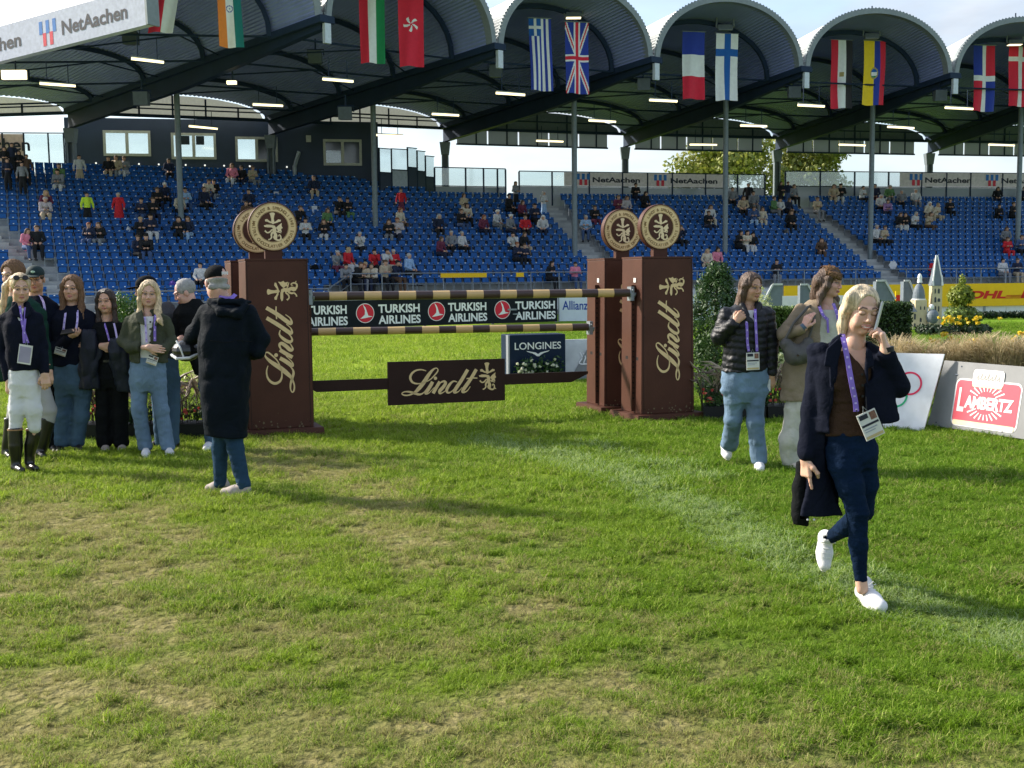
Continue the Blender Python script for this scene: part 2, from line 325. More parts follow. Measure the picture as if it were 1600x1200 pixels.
def build_grass():
    bm_ = grass_mat('grass_blade', 'INSTANCER')
    rs = np.random.default_rng(5); P = []; S = []
    def zone(y0, y1, dens, sc):
        area = .5*(y1**2-y0**2)*1.06+ (y1-y0)*1.1; n = int(area*dens)
        u = rs.random(n); y = np.sqrt(y0**2+u*(y1**2-y0**2)); x = (rs.random(n)-.5)*(y*1.04+1.1); P.append(np.stack([x, y], 1)); S.append(np.full(n, sc))
    zone(3.2, 5.6, 2700, .72); zone(5.6, 8.5, 2000, .85); zone(8.5, 13, 850, 1.1); zone(13, 20, 330, 1.4); zone(20, 38, 60, 2.0)
    P = np.concatenate(P); S = np.concatenate(S); x, y = P[:, 0], P[:, 1]
    wv = worn(x, y); pv = pale(x, y); n = fbm2(x, y, 61, 3.1, 3); n2 = fbm2(x, y, 77, 11, 2)
    keep = rs.random(len(x)) > np.clip(wv*.7-.28, 0, .35); keep &= ~((fbm2(x, y, 131, 13, 2) < .36+.10*wv) & (y < 15) & (rs.random(len(x)) < .8)); x, y, S, wv, pv, n, n2 = [q[keep] for q in (x, y, S, wv, pv, n, n2)]
    sc = S*(.30+.80*n+1.0*(n2-.5)*(y<14)+.35*rs.random(len(x)))*(1-.40*wv); sc = np.clip(sc, .22, 9)
    z = (fbm2(x, y, 3, 2.2, 3)-.5)*.05*(y < 20)
    me = bpy.data.meshes.new('grass'); me.from_pydata(np.stack([x, y, z], 1).tolist(), [], [])
    for nm, v in (('worn', wv), ('pale', pv), ('sc', sc), ('rot', rs.random(len(x))*6.283), ('tx', (rs.random(len(x))-.5)*(.7+.9*pv+.6*wv))):
        me.attributes.new(nm, 'FLOAT', 'POINT').data.foreach_set('value', v.astype(np.float32))
    me.attributes.new('pick', 'INT', 'POINT').data.foreach_set('value', rs.integers(0, 5, len(x)).astype(np.int32))
    o = bpy.data.objects.new('grass', me); COL.objects.link(o); kind(o, 'stuff', 'short trampled green and straw coloured grass of the arena'); o['category'] = 'grass'
    ng = bpy.data.node_groups.new('grass_scatter', 'GeometryNodeTree'); ng.interface.new_socket('Geometry', in_out='INPUT', socket_type='NodeSocketGeometry'); ng.interface.new_socket('Geometry', in_out='OUTPUT', socket_type='NodeSocketGeometry')
    N = ng.nodes; k = ng.links.new; gi = N.new('NodeGroupInput'); go = N.new('NodeGroupOutput'); iop = N.new('GeometryNodeInstanceOnPoints'); g2i = N.new('GeometryNodeGeometryToInstance')
    for q in range(5):
        tm = tuft(100+q, 12, .052, .030, .0023).mesh('tuft', bm_); to = bpy.data.objects.new('tuft', tm); oi = N.new('GeometryNodeObjectInfo'); oi.inputs[0].default_value = to; k(oi.outputs['Geometry'], g2i.inputs[0])
    def attr(nm, ty='FLOAT'):
        a = N.new('GeometryNodeInputNamedAttribute'); a.data_type = ty; a.inputs[0].default_value = nm; return a.outputs[0]
    cx = N.new('ShaderNodeCombineXYZ'); k(attr('tx'), cx.inputs[0]); k(attr('tx'), cx.inputs[1]); k(attr('rot'), cx.inputs[2])
    k(gi.outputs[0], iop.inputs['Points']); k(g2i.outputs[0], iop.inputs['Instance']); iop.inputs['Pick Instance'].default_value = True; k(attr('pick', 'INT'), iop.inputs['Instance Index'])
    k(cx.outputs[0], iop.inputs['Rotation']); k(attr('sc'), iop.inputs['Scale']); k(iop.outputs[0], go.inputs[0])
    md = o.modifiers.new('scatter', 'NODES'); md.node_group = ng
build_ground(); build_grass()

# ================================================================== GRANDSTAND
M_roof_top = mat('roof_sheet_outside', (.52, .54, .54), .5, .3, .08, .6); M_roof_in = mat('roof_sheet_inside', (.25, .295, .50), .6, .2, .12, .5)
M_steel = mat('dark_blue_grey_steel', (.014, .029, .060), .7, .3, .15, 1.0); M_edge = mat('roof_edge_trim', (.20, .23, .24), .5, .3, .1)
M_conc = mat('terrace_concrete', (.32, .33, .33), .9, 0, .2, 1.5, .2, 30); M_seat = mat('blue_seat_plastic', (.005, .085, .300), .42, 0, .16, .8, spec=.22); M_dot = mat('white_seat_dot', (.75, .8, .85), .4)
M_legs = mat('galvanised_steel', (.25, .28, .31), .45, .6, .12); M_wall = mat('dark_cladding', (.030, .044, .078), .6, 0, .12, .8); M_white = mat('white_paint', (.76, .77, .76), .5, 0, .05)
M_winframe = mat('pale_window_frame', (.42, .42, .38), .5); M_pale = leafmat('pale_translucent_panel', (.30, .33, .38), (.36, .39, .43), .4, .35, .5)
def glassmat():
    m = bpy.data.materials.new('fence_glass'); m.use_nodes = True; N = m.node_tree.nodes; k = m.node_tree.links.new; N.remove(N['Principled BSDF'])
    a = N.new('ShaderNodeBsdfTransparent'); a.inputs[0].default_value = (.86, .92, .93, 1); g = N.new('ShaderNodeBsdfGlossy'); g.inputs['Roughness'].default_value = .08; d = N.new('ShaderNodeBsdfDiffuse'); d.inputs[0].default_value = (.55, .62, .66, 1)
    m1 = N.new('ShaderNodeMixShader'); m1.inputs[0].default_value = .5; k(g.outputs[0], m1.inputs[1]); k(d.outputs[0], m1.inputs[2])
    m2 = N.new('ShaderNodeMixShader'); m2.inputs[0].default_value = .22; k(a.outputs[0], m2.inputs[1]); k(m1.outputs[0], m2.inputs[2]); k(m2.outputs[0], N['Material Output'].inputs[0]); return m
M_glass = glassmat()
PF = [(-15.4, 48.8), (-7.9, 50.4), (-.6, 56.6), (7.4, 60.4), (15.9, 63.5), (24.9, 66.0), (34.0, 68.0), (43.2, 69.6)]
QB = [(-42.8, 70.0), (-25.3, 67.5), (-14.6, 71.5), (-4.2, 76), (7.9, 80), (19.0, 83), (30.9, 86), (43.0, 88.5)]
ZF = EYE+11.0; ZB = EYE+9.75
FR = catmull([(-52, 41), (-36, 46), (-19.9, 52.5), (-6.7, 58.6), (3.5, 62.6), (13.5, 65.4), (22.6, 67.7), (34, 70.2), (47, 72.6)], 24)
FR = np.array(FR); _ds = np.hypot(*np.diff(FR, axis=0).T); FS = np.concatenate([[0], np.cumsum(_ds)])
_tan = np.gradient(FR, axis=0); _tan /= np.hypot(_tan[:, 0], _tan[:, 1])[:, None]; FN = np.stack([-_tan[:, 1], _tan[:, 0]], 1)
TREAD, RISE, Z0 = .80, .35, 1.02
def rowpt(s, off):
    x = np.interp(s, FS, FR[:, 0]); y = np.interp(s, FS, FR[:, 1]); nx = np.interp(s, FS, FN[:, 0]); ny = np.interp(s, FS, FN[:, 1]); return x+nx*off, y+ny*off, math.atan2(-nx, ny) if np.ndim(s) == 0 else None
def s_at_px(px, off, z):   # parameter along the stand for a photo column
    lo, hi = 0.0, FS[-1]
    for _ in range(40):
        m_ = (lo+hi)/2; x, y, _a = rowpt(m_, off)
        if proj((x, y, z))[0] < px: lo = m_
        else: hi = m_
    return (lo+hi)/2
S_STEP = s_at_px(672, 12.8, Z0+16*RISE)    # where the extra upper rows of the left block end
NR, NL = 16, 20
S_NEG = s_at_px(505, -.8, 1.0)    # left of here the seating starts two rows lower
AISLES = [s_at_px(92, 0, 1.5), s_at_px(962, 0, 1.5), s_at_px(1402, 0, 1.5)]
def aisle_s(i, k): return AISLES[i]-(.33*k if i == 0 else 0)
def build_terrace():
    root = empty('grandstand', 'covered grandstand with curved scalloped roof and blue seating behind the arena', 'grandstand', (0, 0, 0))
    mb = MB(); SS = np.linspace(0, FS[-1], 90)
    for k in range(-2, NL):
        zt = Z0+k*RISE; pts = []
        for s_ in SS:
            if (k >= NR and s_ > S_STEP-(k-NR)*1.0) or (k < 0 and s_ > S_NEG): continue
            a = rowpt(float(s_), k*TREAD-.30); b = rowpt(float(s_), (k+1)*TREAD-.30); pts.append((a, b))
        for (a, b), (c, d) in zip(pts[:-1], pts[1:]):
            lo = 0 if k <= 0 else zt-RISE-.1
            mb.add([(a[0], a[1], lo), (c[0], c[1], lo), (c[0], c[1], zt), (a[0], a[1], zt), (d[0], d[1], zt), (b[0], b[1], zt)], [(0,1,2,3), (3,2,4,5)])
    mb.build('terrace_steps', M_conc, root)
    # aisle steps (half risers)
    for ai, s0 in enumerate(AISLES):
        for k in range(-1 if ai == 0 else 0, NR):
            st = MB()
            for q in (0, 1):
                x, y, a = rowpt(aisle_s(ai, k), k*TREAD-.30-.38+q*0.0); T = Matrix.Translation((x, y, 0)) @ Matrix.Rotation(a, 4, 'Z')
                if q == 0: st.box((-.62, 0, Z0+(k-1)*RISE+.004 if k > 0 else .004), (.62, .38, Z0+(k-.5)*RISE), T=T)
            o = st.build('step', mat('aisle_step_concrete', (.42, .43, .42), .9, 0, .2, 2), root)
    return root
STAND = build_terrace()

def seat_mesh(name, folded=True):
    mb = MB(); n = 4
    def panel(zs, ys, w0, w1, th, mi=0, curve=.03):
        vs = []; R_ = len(zs)
        for side in (0, 1):
            for i in range(R_):
                wd = w0+(w1-w0)*i/(R_-1)
                for j in range(n+1):
                    u = j/n*2-1; vs.append((u*wd/2, ys[i]-curve*(u*u)+side*th, zs[i]))
        W = n+1; fs = []; B = R_*W
        for i in range(R_-1):
            for j in range(n): fs.append((i*W+j, i*W+j+1, (i+1)*W+j+1, (i+1)*W+j)); fs.append((B+i*W+j, B+(i+1)*W+j, B+(i+1)*W+j+1, B+i*W+j+1))
        for j in range(n): fs.append((j, B+j, B+j+1, j+1)); t = (R_-1)*W; fs.append((t+j, t+j+1, B+t+j+1, B+t+j))
        for i in range(R_-1): fs.append((i*W, (i+1)*W, B+(i+1)*W, B+i*W)); fs.append((i*W+n, B+i*W+n, B+(i+1)*W+n, (i+1)*W+n))
        mb.add(vs, fs, mi)
    panel([.38, .5, .72, .82], [.16, .18, .235, .25], .40, .45, .022)
    if folded: panel([.42, .53, .66], [.075, .088, .11], .36, .33, .05, curve=.015); mb.box((-.215, .135, .39), (.215, .150, .69), 3)  # dark sheet behind the folded pan stands in for the shadow gap
    else: mb.box((-.2, -.24, .40), (.2, .15, .445))
    mb.box((-.235, .10, .005), (-.205, .15, .47), 1); mb.box((.205, .10, .005), (.235, .15, .47), 1); mb.box((-.24, .06, .36), (.24, .10, .39), 1)
    mb.box((-.035, .205, .765), (.035, .217, .80), 2)  # small white dot near the top of the backrest
    return mb.mesh(name, [M_seat, M_legs, M_dot, mat('seat_painted_shadow', (.006, .022, .06), .7)])
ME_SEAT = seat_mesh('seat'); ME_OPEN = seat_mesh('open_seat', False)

# spectators: head pixel x, y, colours, pose; rows found from the picture column
SPEC = []   # filled below, consumed after the seats are laid out
def find_row(px, py, hz):
    best = None
    for k in range(NL):
        off = k*TREAD+.10; z = Z0+k*RISE+hz; s_ = s_at_px(px, off, z)
        if k >= NR and s_ > S_STEP-(k-NR)*1.0: continue
        x, y, a = rowpt(s_, off); e = abs(proj((x, y, z))[1]-py)
        if best is None or e < best[0]: best = (e, k, s_, x, y, a)
    return best
# ------------------------------------------------------------------ roof
def arch_pts(A, B, zg, rise, n, dz=0.0, corr=0.0, inset=0.0, lift=0.0):
    A = Vector((A[0], A[1], zg)); B = Vector((B[0], B[1], zg)); d = B-A; L_ = d.length; d.normalize(); c = (A+B)/2; a = L_/2-inset; out = []
    for i in range(n+1):
        t = math.pi*i/n; e = corr*(1 if i % 2 else -1)
        out.append(c - d*math.cos(t)*(a+e+lift) + Vector((0, 0, dz+math.sin(t)**.92*(rise+e+lift) if math.sin(t) > 1e-6 else dz)))
    return out
RISES = [3.6, 3.7, 3.45, 3.35, 3.3, 3.25, 3.2]
def build_roof():
    for i in range(7):
        A, B, C, D = PF[i], PF[i+1], QB[i], QB[i+1]
        rise = RISES[i]
        if i == 0: label = 'corrugated roof vault at the left end of the stand, beside the long sponsor fascia'
        else: label = ['', 'arched corrugated roof vault over the red, white and green flag', 'arched corrugated roof vault over the blue and white striped flag', 'arched corrugated roof vault over the blue, white and red flag',
                       'arched corrugated roof vault over the yellow, blue and red flag', 'arched corrugated roof vault over the white cross flags at the right edge', 'far right arched roof vault, cut off by the edge of the photo'][i]
        root = empty('roof_vault', label, 'roof', ((A[0]+B[0])/2, (A[1]+B[1])/2, ZF), 0, 'scalloped roof vaults of the grandstand')
        inv = Matrix.Translation(-root.location)
        N = 132
        def shell(nm, m_, lift, corr, dz=0.0, flip=False):
            f = arch_pts(A, B, ZF, rise, N, dz, corr, .28, lift); b = arch_pts(C, D, ZB, 1.3, N, dz, corr*.7, .28, lift*.6)
            mid = [(p+q)/2 for p, q in zip(f, b)]
            mb = MB(); W = N+1; vs = f+mid+b; mb.add([inv @ v for v in vs], [(r*W+j, r*W+j+1, (r+1)*W+j+1, (r+1)*W+j) for r in (0, 1) for j in range(N)]); return mb.build(nm, m_, root)
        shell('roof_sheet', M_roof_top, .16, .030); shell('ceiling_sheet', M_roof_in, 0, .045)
        # edge trim : band between inner and outer line plus a toothed lip
        mb = MB(); n = 132; back = Vector((-(B[1]-A[1]), B[0]-A[0], 0)).normalized()*.35
        o_ = arch_pts(A, B, ZF, rise, n, 0, 0.0, .28, .20); o2 = arch_pts(A, B, ZF, rise, n, 0, 0.035, .28, .25); i_ = arch_pts(A, B, ZF, rise, n, 0, 0, .28, -.06)
        fr = -back*.35
        vs = [inv @ (p+fr) for p in i_]+[inv @ (p+fr) for p in o_]+[inv @ (p+back) for p in o_]+[inv @ (p+back) for p in i_]; W = n+1; fs = []
        for j in range(n):
            for r in range(4): a = r*W+j; b = ((r+1) % 4)*W+j; fs.append((a, a+1, b+1, b))
        mb.add(vs, fs); vs = [inv @ (p+fr*.6) for p in o_]+[inv @ (p+fr*.6) for p in o2]; mb.add(vs, [(j, j+1, W+j+1, W+j) for j in range(n)]); mb.build('edge_trim', M_edge, root)
        # steel arch ribs and tie rods inside
        for f_ in (.13, .36, .60, .84):
            a = [PF[i][q]+(QB[i][q]-PF[i][q])*f_ for q in (0, 1)]; b = [PF[i+1][q]+(QB[i+1][q]-PF[i+1][q])*f_ for q in (0, 1)]
            z = ZF+(ZB-ZF)*f_; pts = arch_pts(a, b, z, (rise+(1.3-rise)*f_)-.16, 18, 0, 0, .5)
            mb = MB()
            for p, q in zip(pts[:-1], pts[1:]): mb.beam(inv @ p, inv @ q, .16, .22)
            mb.build('rib', M_steel, root)
            mb = MB(); mb.tube([inv @ pts[0], inv @ pts[-1]], .05, 6); mb.build('tie_rod', M_steel, root)
            m_ = (pts[0]+pts[-1])/2; e0 = [(PF[i][0]+(QB[i][0]-PF[i][0])*(f_+.2)), (PF[i][1]+(QB[i][1]-PF[i][1])*(f_+.2))]
            e1 = [(PF[i+1][0]+(QB[i+1][0]-PF[i+1][0])*(f_+.2)), (PF[i+1][1]+(QB[i+1][1]-PF[i+1][1])*(f_+.2))]
            if f_ < .8:
                for e in (e0, e1): mb = MB(); mb.tube([inv @ m_, inv @ Vector((*e, z-.2))], .04, 5); mb.build('brace', M_steel, root)
        # back lunette of translucent panels with hanging strip
        pts = arch_pts(C, D, ZB, 1.25, 12, 0, 0, .4); nw = 4
        left = i <= 2
        mb = MB(); c0 = Vector((*C, 0)); c1 = Vector((*D, 0)); d = (c1-c0); bk = Vector((-d.y, d.x, 0)).normalized()*.15
        zlow = ZB-.95
        if not left:
            a0 = c0+d*.06; a1 = c0+d*.90
            for q in range(5):
                p0 = a0+(a1-a0)*q/5; p1 = a0+(a1-a0)*(q+1)/5; g = (p1-p0).normalized()*.05
                pm = MB(); pm.hexa([inv @ Vector((*(v.xy), z_)) for z_ in (zlow, ZB+.1) for v in (p0+g, p1-g, p1-g+bk*.3, p0+g+bk*.3)]); pm.build('eave_panel', M_pale, root)
            mb.beam(inv @ Vector((*a0.xy, zlow-.04)), inv @ Vector((*a1.xy, zlow-.04)), .12, .1)

        W = len(pts); lp = MB(); lp.add([inv @ (p+Vector((0,.05,0))) for p in pts], [tuple(range(W))]); lp.build('gable_panel', mat('cream_gable_glow', (.55, .55, .48), .5, emit=.22) if left else mat('grey_gable_panel', (.12, .14, .17), .6), root)  # left gables glow faintly in place of daylight through the glass
        for q in range(1, 6):
            p = c0+d*q/6; mb.beam(inv @ Vector((*p.xy, zlow if not left else ZB-.1)), inv @ Vector((*p.xy, ZB+1.25*math.sin(math.pi*q/6))), .09, .09)
        mb.beam(inv @ Vector((*c0.xy, ZB)), inv @ Vector((*c1.xy, ZB)), .14, .18)
        if left:
            mb.beam(inv @ Vector((*c0.xy, ZB+.42)), inv @ Vector((*c1.xy, ZB+.42)), .08, .07)
        mb.build('gable_frame', M_steel, root)
    # valley girders, gutters, posts
    for i in range(1, 8):
        A = Vector((*PF[i], 0)); C = Vector((*QB[i], 0)); d = (C-A)
        root = empty('roof_girder', 'dark tapered steel girder with white gutter box, %s roof valley from the left' % ['first', 'second', 'third', 'fourth', 'fifth', 'sixth', 'seventh'][i-1], 'girder', (A.x, A.y, ZF), 0, 'roof girders under the valleys')
        inv = Matrix.Translation(-root.location)
        mb = MB(); n = 8; P = []
        for q in range(n+1):
            t = q/n; zt = ZF+(ZB-ZF)*t-.10; dep = .20+.55*min(1, t/.45); P.append((A+d*t, zt, dep))
        side = Vector((-d.y, d.x, 0)).normalized()
        for (p, zt, dp), (p2, zt2, dp2) in zip(P[:-1], P[1:]):
            s1 = side*.14
            mb.hexa([inv @ (Vector((*(v.xy), z_))) for v, z_ in ((p-s1, zt-dp), (p+s1, zt-dp), (p2+s1, zt2-dp2), (p2-s1, zt2-dp2), (p-s1, zt), (p+s1, zt), (p2+s1, zt2), (p2-s1, zt2))])
        mb.build('girder', M_steel, root)
        fl = MB()
        for (p, zt, dp), (p2, zt2, dp2) in zip(P[:-1], P[1:]): fl.beam(inv @ Vector((*p.xy, zt-dp)), inv @ Vector((*p2.xy, zt2-dp2)), .34, .05)
        fl.build('flange', M_steel, root)
        g = MB(); g.beam(inv @ Vector((*(A-d.normalized()*.3).xy, ZF+.06)), inv @ Vector((*C.xy, ZB+.06)), .75, .30); g.build('gutter', M_steel, root)
        b = MB(); T = inv @ frame(Vector((A.x, A.y, ZF))-d.normalized()*.42, (-side if side.x < 0 else side))
        b.box((-.16, .10, -.95), (.16, .28, -.12), T=T); b.build('downpipe_box', mat('gutter_box', (.45, .50, .53), .4, .3), root)
        # back column with bracket
        cz = 6.2 if i >= 3 else 8.0
        cb = MB(); cb.box((-.22, -.22, cz), (-.12, .22, ZB-.9), T=inv @ Matrix.Translation((C.x, C.y, 0))); cb.box((.12, -.22, cz), (.22, .22, ZB-.9), T=inv @ Matrix.Translation((C.x, C.y, 0)))
        cb.box((-.12, .05, cz), (.12, .1, ZB-.9), T=inv @ Matrix.Translation((C.x, C.y, 0))); cb.hexa([inv @ (Vector((*(C.xy), 0))+Vector(v)) for v in ((-.25,-.25,ZB-1.7),(.25,-.25,ZB-1.7),(.25,.25,ZB-1.7),(-.25,.25,ZB-1.7),(-.34,-.3,ZB-.9),(.34,-.3,ZB-.9),(.34,.3,ZB-.9),(-.34,.3,ZB-.9))])
        cb.build('column', mat('column_grey_paint', (.14, .165, .20), .5), root)
        # loudspeaker on the tie
    # thin posts standing in the seats
    ords = ['leftmost', 'second', 'third', 'fourth', 'fifth', 'sixth']
    for n_, (px, k) in enumerate(((284, 9.6), (587, 9), (898, 4.2), (1133, 4.3), (1360, 4.6), (1590, 4.8))):
        off = k*TREAD; z = Z0+int(k)*RISE; s_ = s_at_px(px, off, 4); x, y, a = rowpt(s_, off)
        r_ = empty('roof_post', '%s of the tall thin grey posts rising from the seats to the roof' % ords[n_] if n_ == 0 else '%s tall thin grey post from the left, rising from the seats to the roof' % ords[n_], 'post', (x, y, z), 0, 'thin roof posts among the seats')
        t = MB(); t.tube([(0,0,0), (0,0,12.2-z)], .155, 14); t.build('shaft', mat('grey_post_paint', (.17, .205, .225), .5, .2, .1), r_, smooth=False)
        t = MB(); t.box((-.3, -.3, 0), (.3, .3, .05)); t.build('base_plate', M_legs, r_)
        t = MB(); t.box((-.28, -.28, 12.0-z), (.28, .28, 12.4-z)); t.build('head_plate', M_steel, r_)
build_roof()
# long side fascia at the left end, facing left, with the corrugated roof edge above it
def netaachen(mb, u, v, h, mt, mblue, mred):     # logo bars + name, height of letters h
    bw = h*.30; g = h*.34
    for q in range(3): mb.box((u+q*(bw+g*.75), -.006, v+h*.50), (u+q*(bw+g*.75)+bw, 0, v+h*1.55), mblue)
    for q in range(2): mb.box((u+q*(bw+g*.75)+(bw+g*.75)/2, -.006, v-h*.45), (u+q*(bw+g*.75)+(bw+g*.75)/2+bw, 0, v+h*.55-.002), mred)
    text(mb, 'NetAachen', u+h*2.6, v, h*5.8, h*1.02, mt, -.006, .022)
M_ink = mat('dark_ink', (.020, .022, .035), .5); M_blue = mat('logo_blue', (.02, .16, .50), .5); M_red = mat('logo_red', (.60, .03, .06), .5)
def build_fascia():
    root = empty('roof_fascia', 'long white sponsor fascia along the left end of the roof with dark lettering', 'sign', (*PF[0], ZF)); bpy.context.view_layer.update()
    p0 = at(231, 38, 46.6); p1 = at(-60, 111, 53.5)
    up = Vector((0, 0, 1)); d = p1-p0; L_ = d.length; T = frame(p1, (p0-p1))
    mb = MB(); mb.box((-8, 0, 0), (L_, .35, 1.5), T=T); o = mb.build('fascia_board', mat('fascia_white', (.44, .47, .60), .6), root); o.matrix_parent_inverse = root.matrix_world.inverted()
    mb = MB(); TT = T; s_ = MB()
    def ux(px):
        lo, hi = -8., L_
        for _ in range(40):
            m_ = (lo+hi)/2
            if proj(T @ Vector((m_, 0, .6)))[0] < px: lo = m_
            else: hi = m_
        return (lo+hi)/2
    for pl_, pt0, pt1 in ((62, 97, 199), (-110, -72, 33)):
        u = ux(pl_); bw = (ux(pl_+26)-u)/5.2; h = .60
        for q in range(3): s_.box((u+q*bw*2.1, -.008, .40+h*.45), (u+q*bw*2.1+bw, -.001, .40+h*1.35), 1)
        for q in range(2): s_.box((u+bw*1.05+q*bw*2.1, -.0085, .40-h*.40), (u+bw*1.05+q*bw*2.1+bw, -.0015, .40+h*.5), 2)
        text(s_, 'NetAachen', ux(pt0), .42, ux(pt1)-ux(pt0), h, 0, -.01, .025)
    s_.v = [tuple(TT @ Vector(v)) for v in s_.v]; o = s_.build('lettering', [M_ink, M_blue, M_red], root); o.matrix_parent_inverse = root.matrix_world.inverted()
    mb = MB(); n = 26; vs = []
    for i in range(n+1):
        z = 1.5+3.6*i/n; yy = .1+(i/n)**1.3*3.2+(.04 if i % 2 else 0)
        vs += [T @ Vector((-8, yy, z)), T @ Vector((L_+.1-.02*i, yy, z))]
    mb.add(vs, [(2*i, 2*i+1, 2*i+3, 2*i+2) for i in range(n)]); o = mb.build('roof_sheet', M_roof_top, root); o.matrix_parent_inverse = root.matrix_world.inverted()
    mb = MB(); mb.box((L_, -.1, -.02), (L_+.12, .5, 1.55), T=T); o = mb.build('end_plate', M_edge, root); o.matrix_parent_inverse = root.matrix_world.inverted()
bpy.context.view_layer.update()
build_fascia()

# ------------------------------------------------------------------ back wall with windows (left block)
def W_(x, y, Y): return at(x, y, Y)
def build_backwall():
    A = at(103, 262, 70.0); B = at(592, 285, 73.5); A.z = B.z = 0; d = B-A; L_ = d.length; T = frame(A, d)
    root = empty('press_box_wall', 'dark clad wall with four pale framed windows behind the upper left seats', 'wall', A); 
    def u_of(px):
        lo, hi = -5, L_+5
        for _ in range(40):
            m_ = (lo+hi)/2
            if proj(T @ Vector((m_, 0, 9)))[0] < px: lo = m_
            else: hi = m_
        return (lo+hi)/2
    def z_of(px, py): u = u_of(px); p = T @ Vector((u, 0, 0)); return at(px, py, p.y).z
    wins = [(163, 236, 204, 243), (269, 338, 208, 248), (369, 434, 214, 252), (506, 565, 218, 258)]
    top = ZB+.1; bot = 5.0; cur = 0.0; mb = MB()
    W = [(u_of(a), u_of(b), z_of(a, d_), z_of(a, c)) for a, b, c, d_ in wins]
    for (u0, u1, z0, z1) in W:
        mb.box((cur, 0, bot), (u0, .3, top), T=T); mb.box((u0, 0, bot), (u1, .3, z0), T=T); mb.box((u0, 0, z1), (u1, .3, top), T=T); cur = u1
    mb.box((cur, 0, bot), (L_, .3, top), T=T)
    def put(mb, nm, m_, par=root):
        o = mb.build(nm, m_, par); o.matrix_parent_inverse = par.matrix_world.inverted() if par is root else Matrix(); return o
    bpy.context.view_layer.update(); w0 = put(mb, 'wall', M_wall)
    mb = MB(); mb.box((L_-.3, .3, bot), (L_, 9, top), T=T); mb.box((0, .3, bot), (.3, 3, top), T=T); put(mb, 'side_wall', M_wall)
    glow = M_glass; dark = mat('window_dark_glass', (.03, .04, .05), .1, spec=.8)
    for n_, (u0, u1, z0, z1) in enumerate(W):
        f = MB(); t = .13; um = (u0+u1)/2
        f.box((u0-.02, -.07, z0-.02), (u1+.02, .04, z0+t), T=T); f.box((u0-.02, -.07, z1-t), (u1+.02, .04, z1+.02), T=T)
        f.box((u0-.02, -.068, z0+t), (u0+t, .038, z1-t), T=T); f.box((u1-t, -.068, z0+t), (u1+.02, .038, z1-t), T=T); f.box((um-.09, -.068, z0+t), (um+.09, .038, z1-t), T=T)
        wf = put(f, 'window', M_winframe)
        for q, (a, b) in enumerate(((u0+t, um-.09), (um+.09, u1-t))):
            p = MB(); p.box((a, .0, z0+t), (b, .012, z1-t), T=T); o = p.build('pane', dark if (n_ == 3 or (n_ == 2 and q == 1)) else glow, wf)
            if n_ in (1, 3) and q == 0 or n_ == 1:   # dark blinds; a pale glass sheet stands in for the bright lower half
                p = MB()
                if n_ == 3: p.box((a+.02, -.012, z0+t+.02), (b-.02, -.004, z0+t+.62*(z1-z0)*.8), T=T); p.build('bright_half_sheet', glow, wf)
                else: p.box((a+.35 if q == 0 else a+.05, -.012, z1-t-.55), (b-.15 if q == 0 else b-.55, -.004, z1-t-.02), T=T); p.build('dark_blind', dark, wf)
    for px in (460, ):
        p = MB(); u = u_of(px); p.tube([T @ Vector((u, -.15, bot)), T @ Vector((u, -.15, 8.7)), T @ Vector((u+.3, -.15, 9.6))], .13, 8); put(p, 'drainpipe', M_legs)
    mb = MB(); u = u_of(483); z = z_of(483, 217); mb.box((u-.15, -.12, z-.2), (u+.15, 0, z+.2), T=T); put(mb, 'junction_box', M_winframe)
    for px in (150, 217, 248, 290, 320, 350, 390, 419, 448):
        u = u_of(px); z = z_of(px, 252+px*.02); l = MB(); l.sphere(T @ Vector((u, -.04, z)), .055, 8, 5); put(l, 'wall_lamp', mat('small_white_lamp', (.8, .8, .75), .4, emit=.6))
    # opening at far left: parapet glass and pinkish sponsor cloth
    r2 = empty('glass_parapet', 'glazed parapet with pale pink sponsor cloth behind the seats at the far left edge', 'railing', at(50, 250, 70)); bpy.context.view_layer.update()
    def q2(mb, nm, m_): o = mb.build(nm, m_, r2); o.matrix_parent_inverse = r2.matrix_world.inverted()
    a = at(-60, 256, 69); b = at(103, 256, 70); T2 = frame(a, b-a); LL = (b-a).length
    m_ = MB(); m_.box((0, 0, -.3), (LL*.60, .03, 1.75), T=T2); q2(m_, 'sponsor_cloth', mat('pink_cloth', (.62, .45, .46), .8))
    m_ = MB(); m_.box((LL*.61, 0, -.3), (LL, .02, 1.75), T=T2); q2(m_, 'glass', M_glass)
    m_ = MB()
    for u in (0, LL*.2, LL*.4, LL*.605, LL*.84, LL*.99): m_.box((u-.04, -.03, -.4), (u+.04, .05, 1.85), T=T2)
    m_.box((0, -.02, 1.78), (LL, .04, 1.85), T=T2); q2(m_, 'rail_frame', M_steel)
    t = MB(); text(t, 'Aachen', LL*.1, .75, 3.3, .75, 0, -.04, .02); t.v = [tuple(T2 @ Vector(v)) for v in t.v]; q2(t, 'lettering', M_ink)
build_backwall()

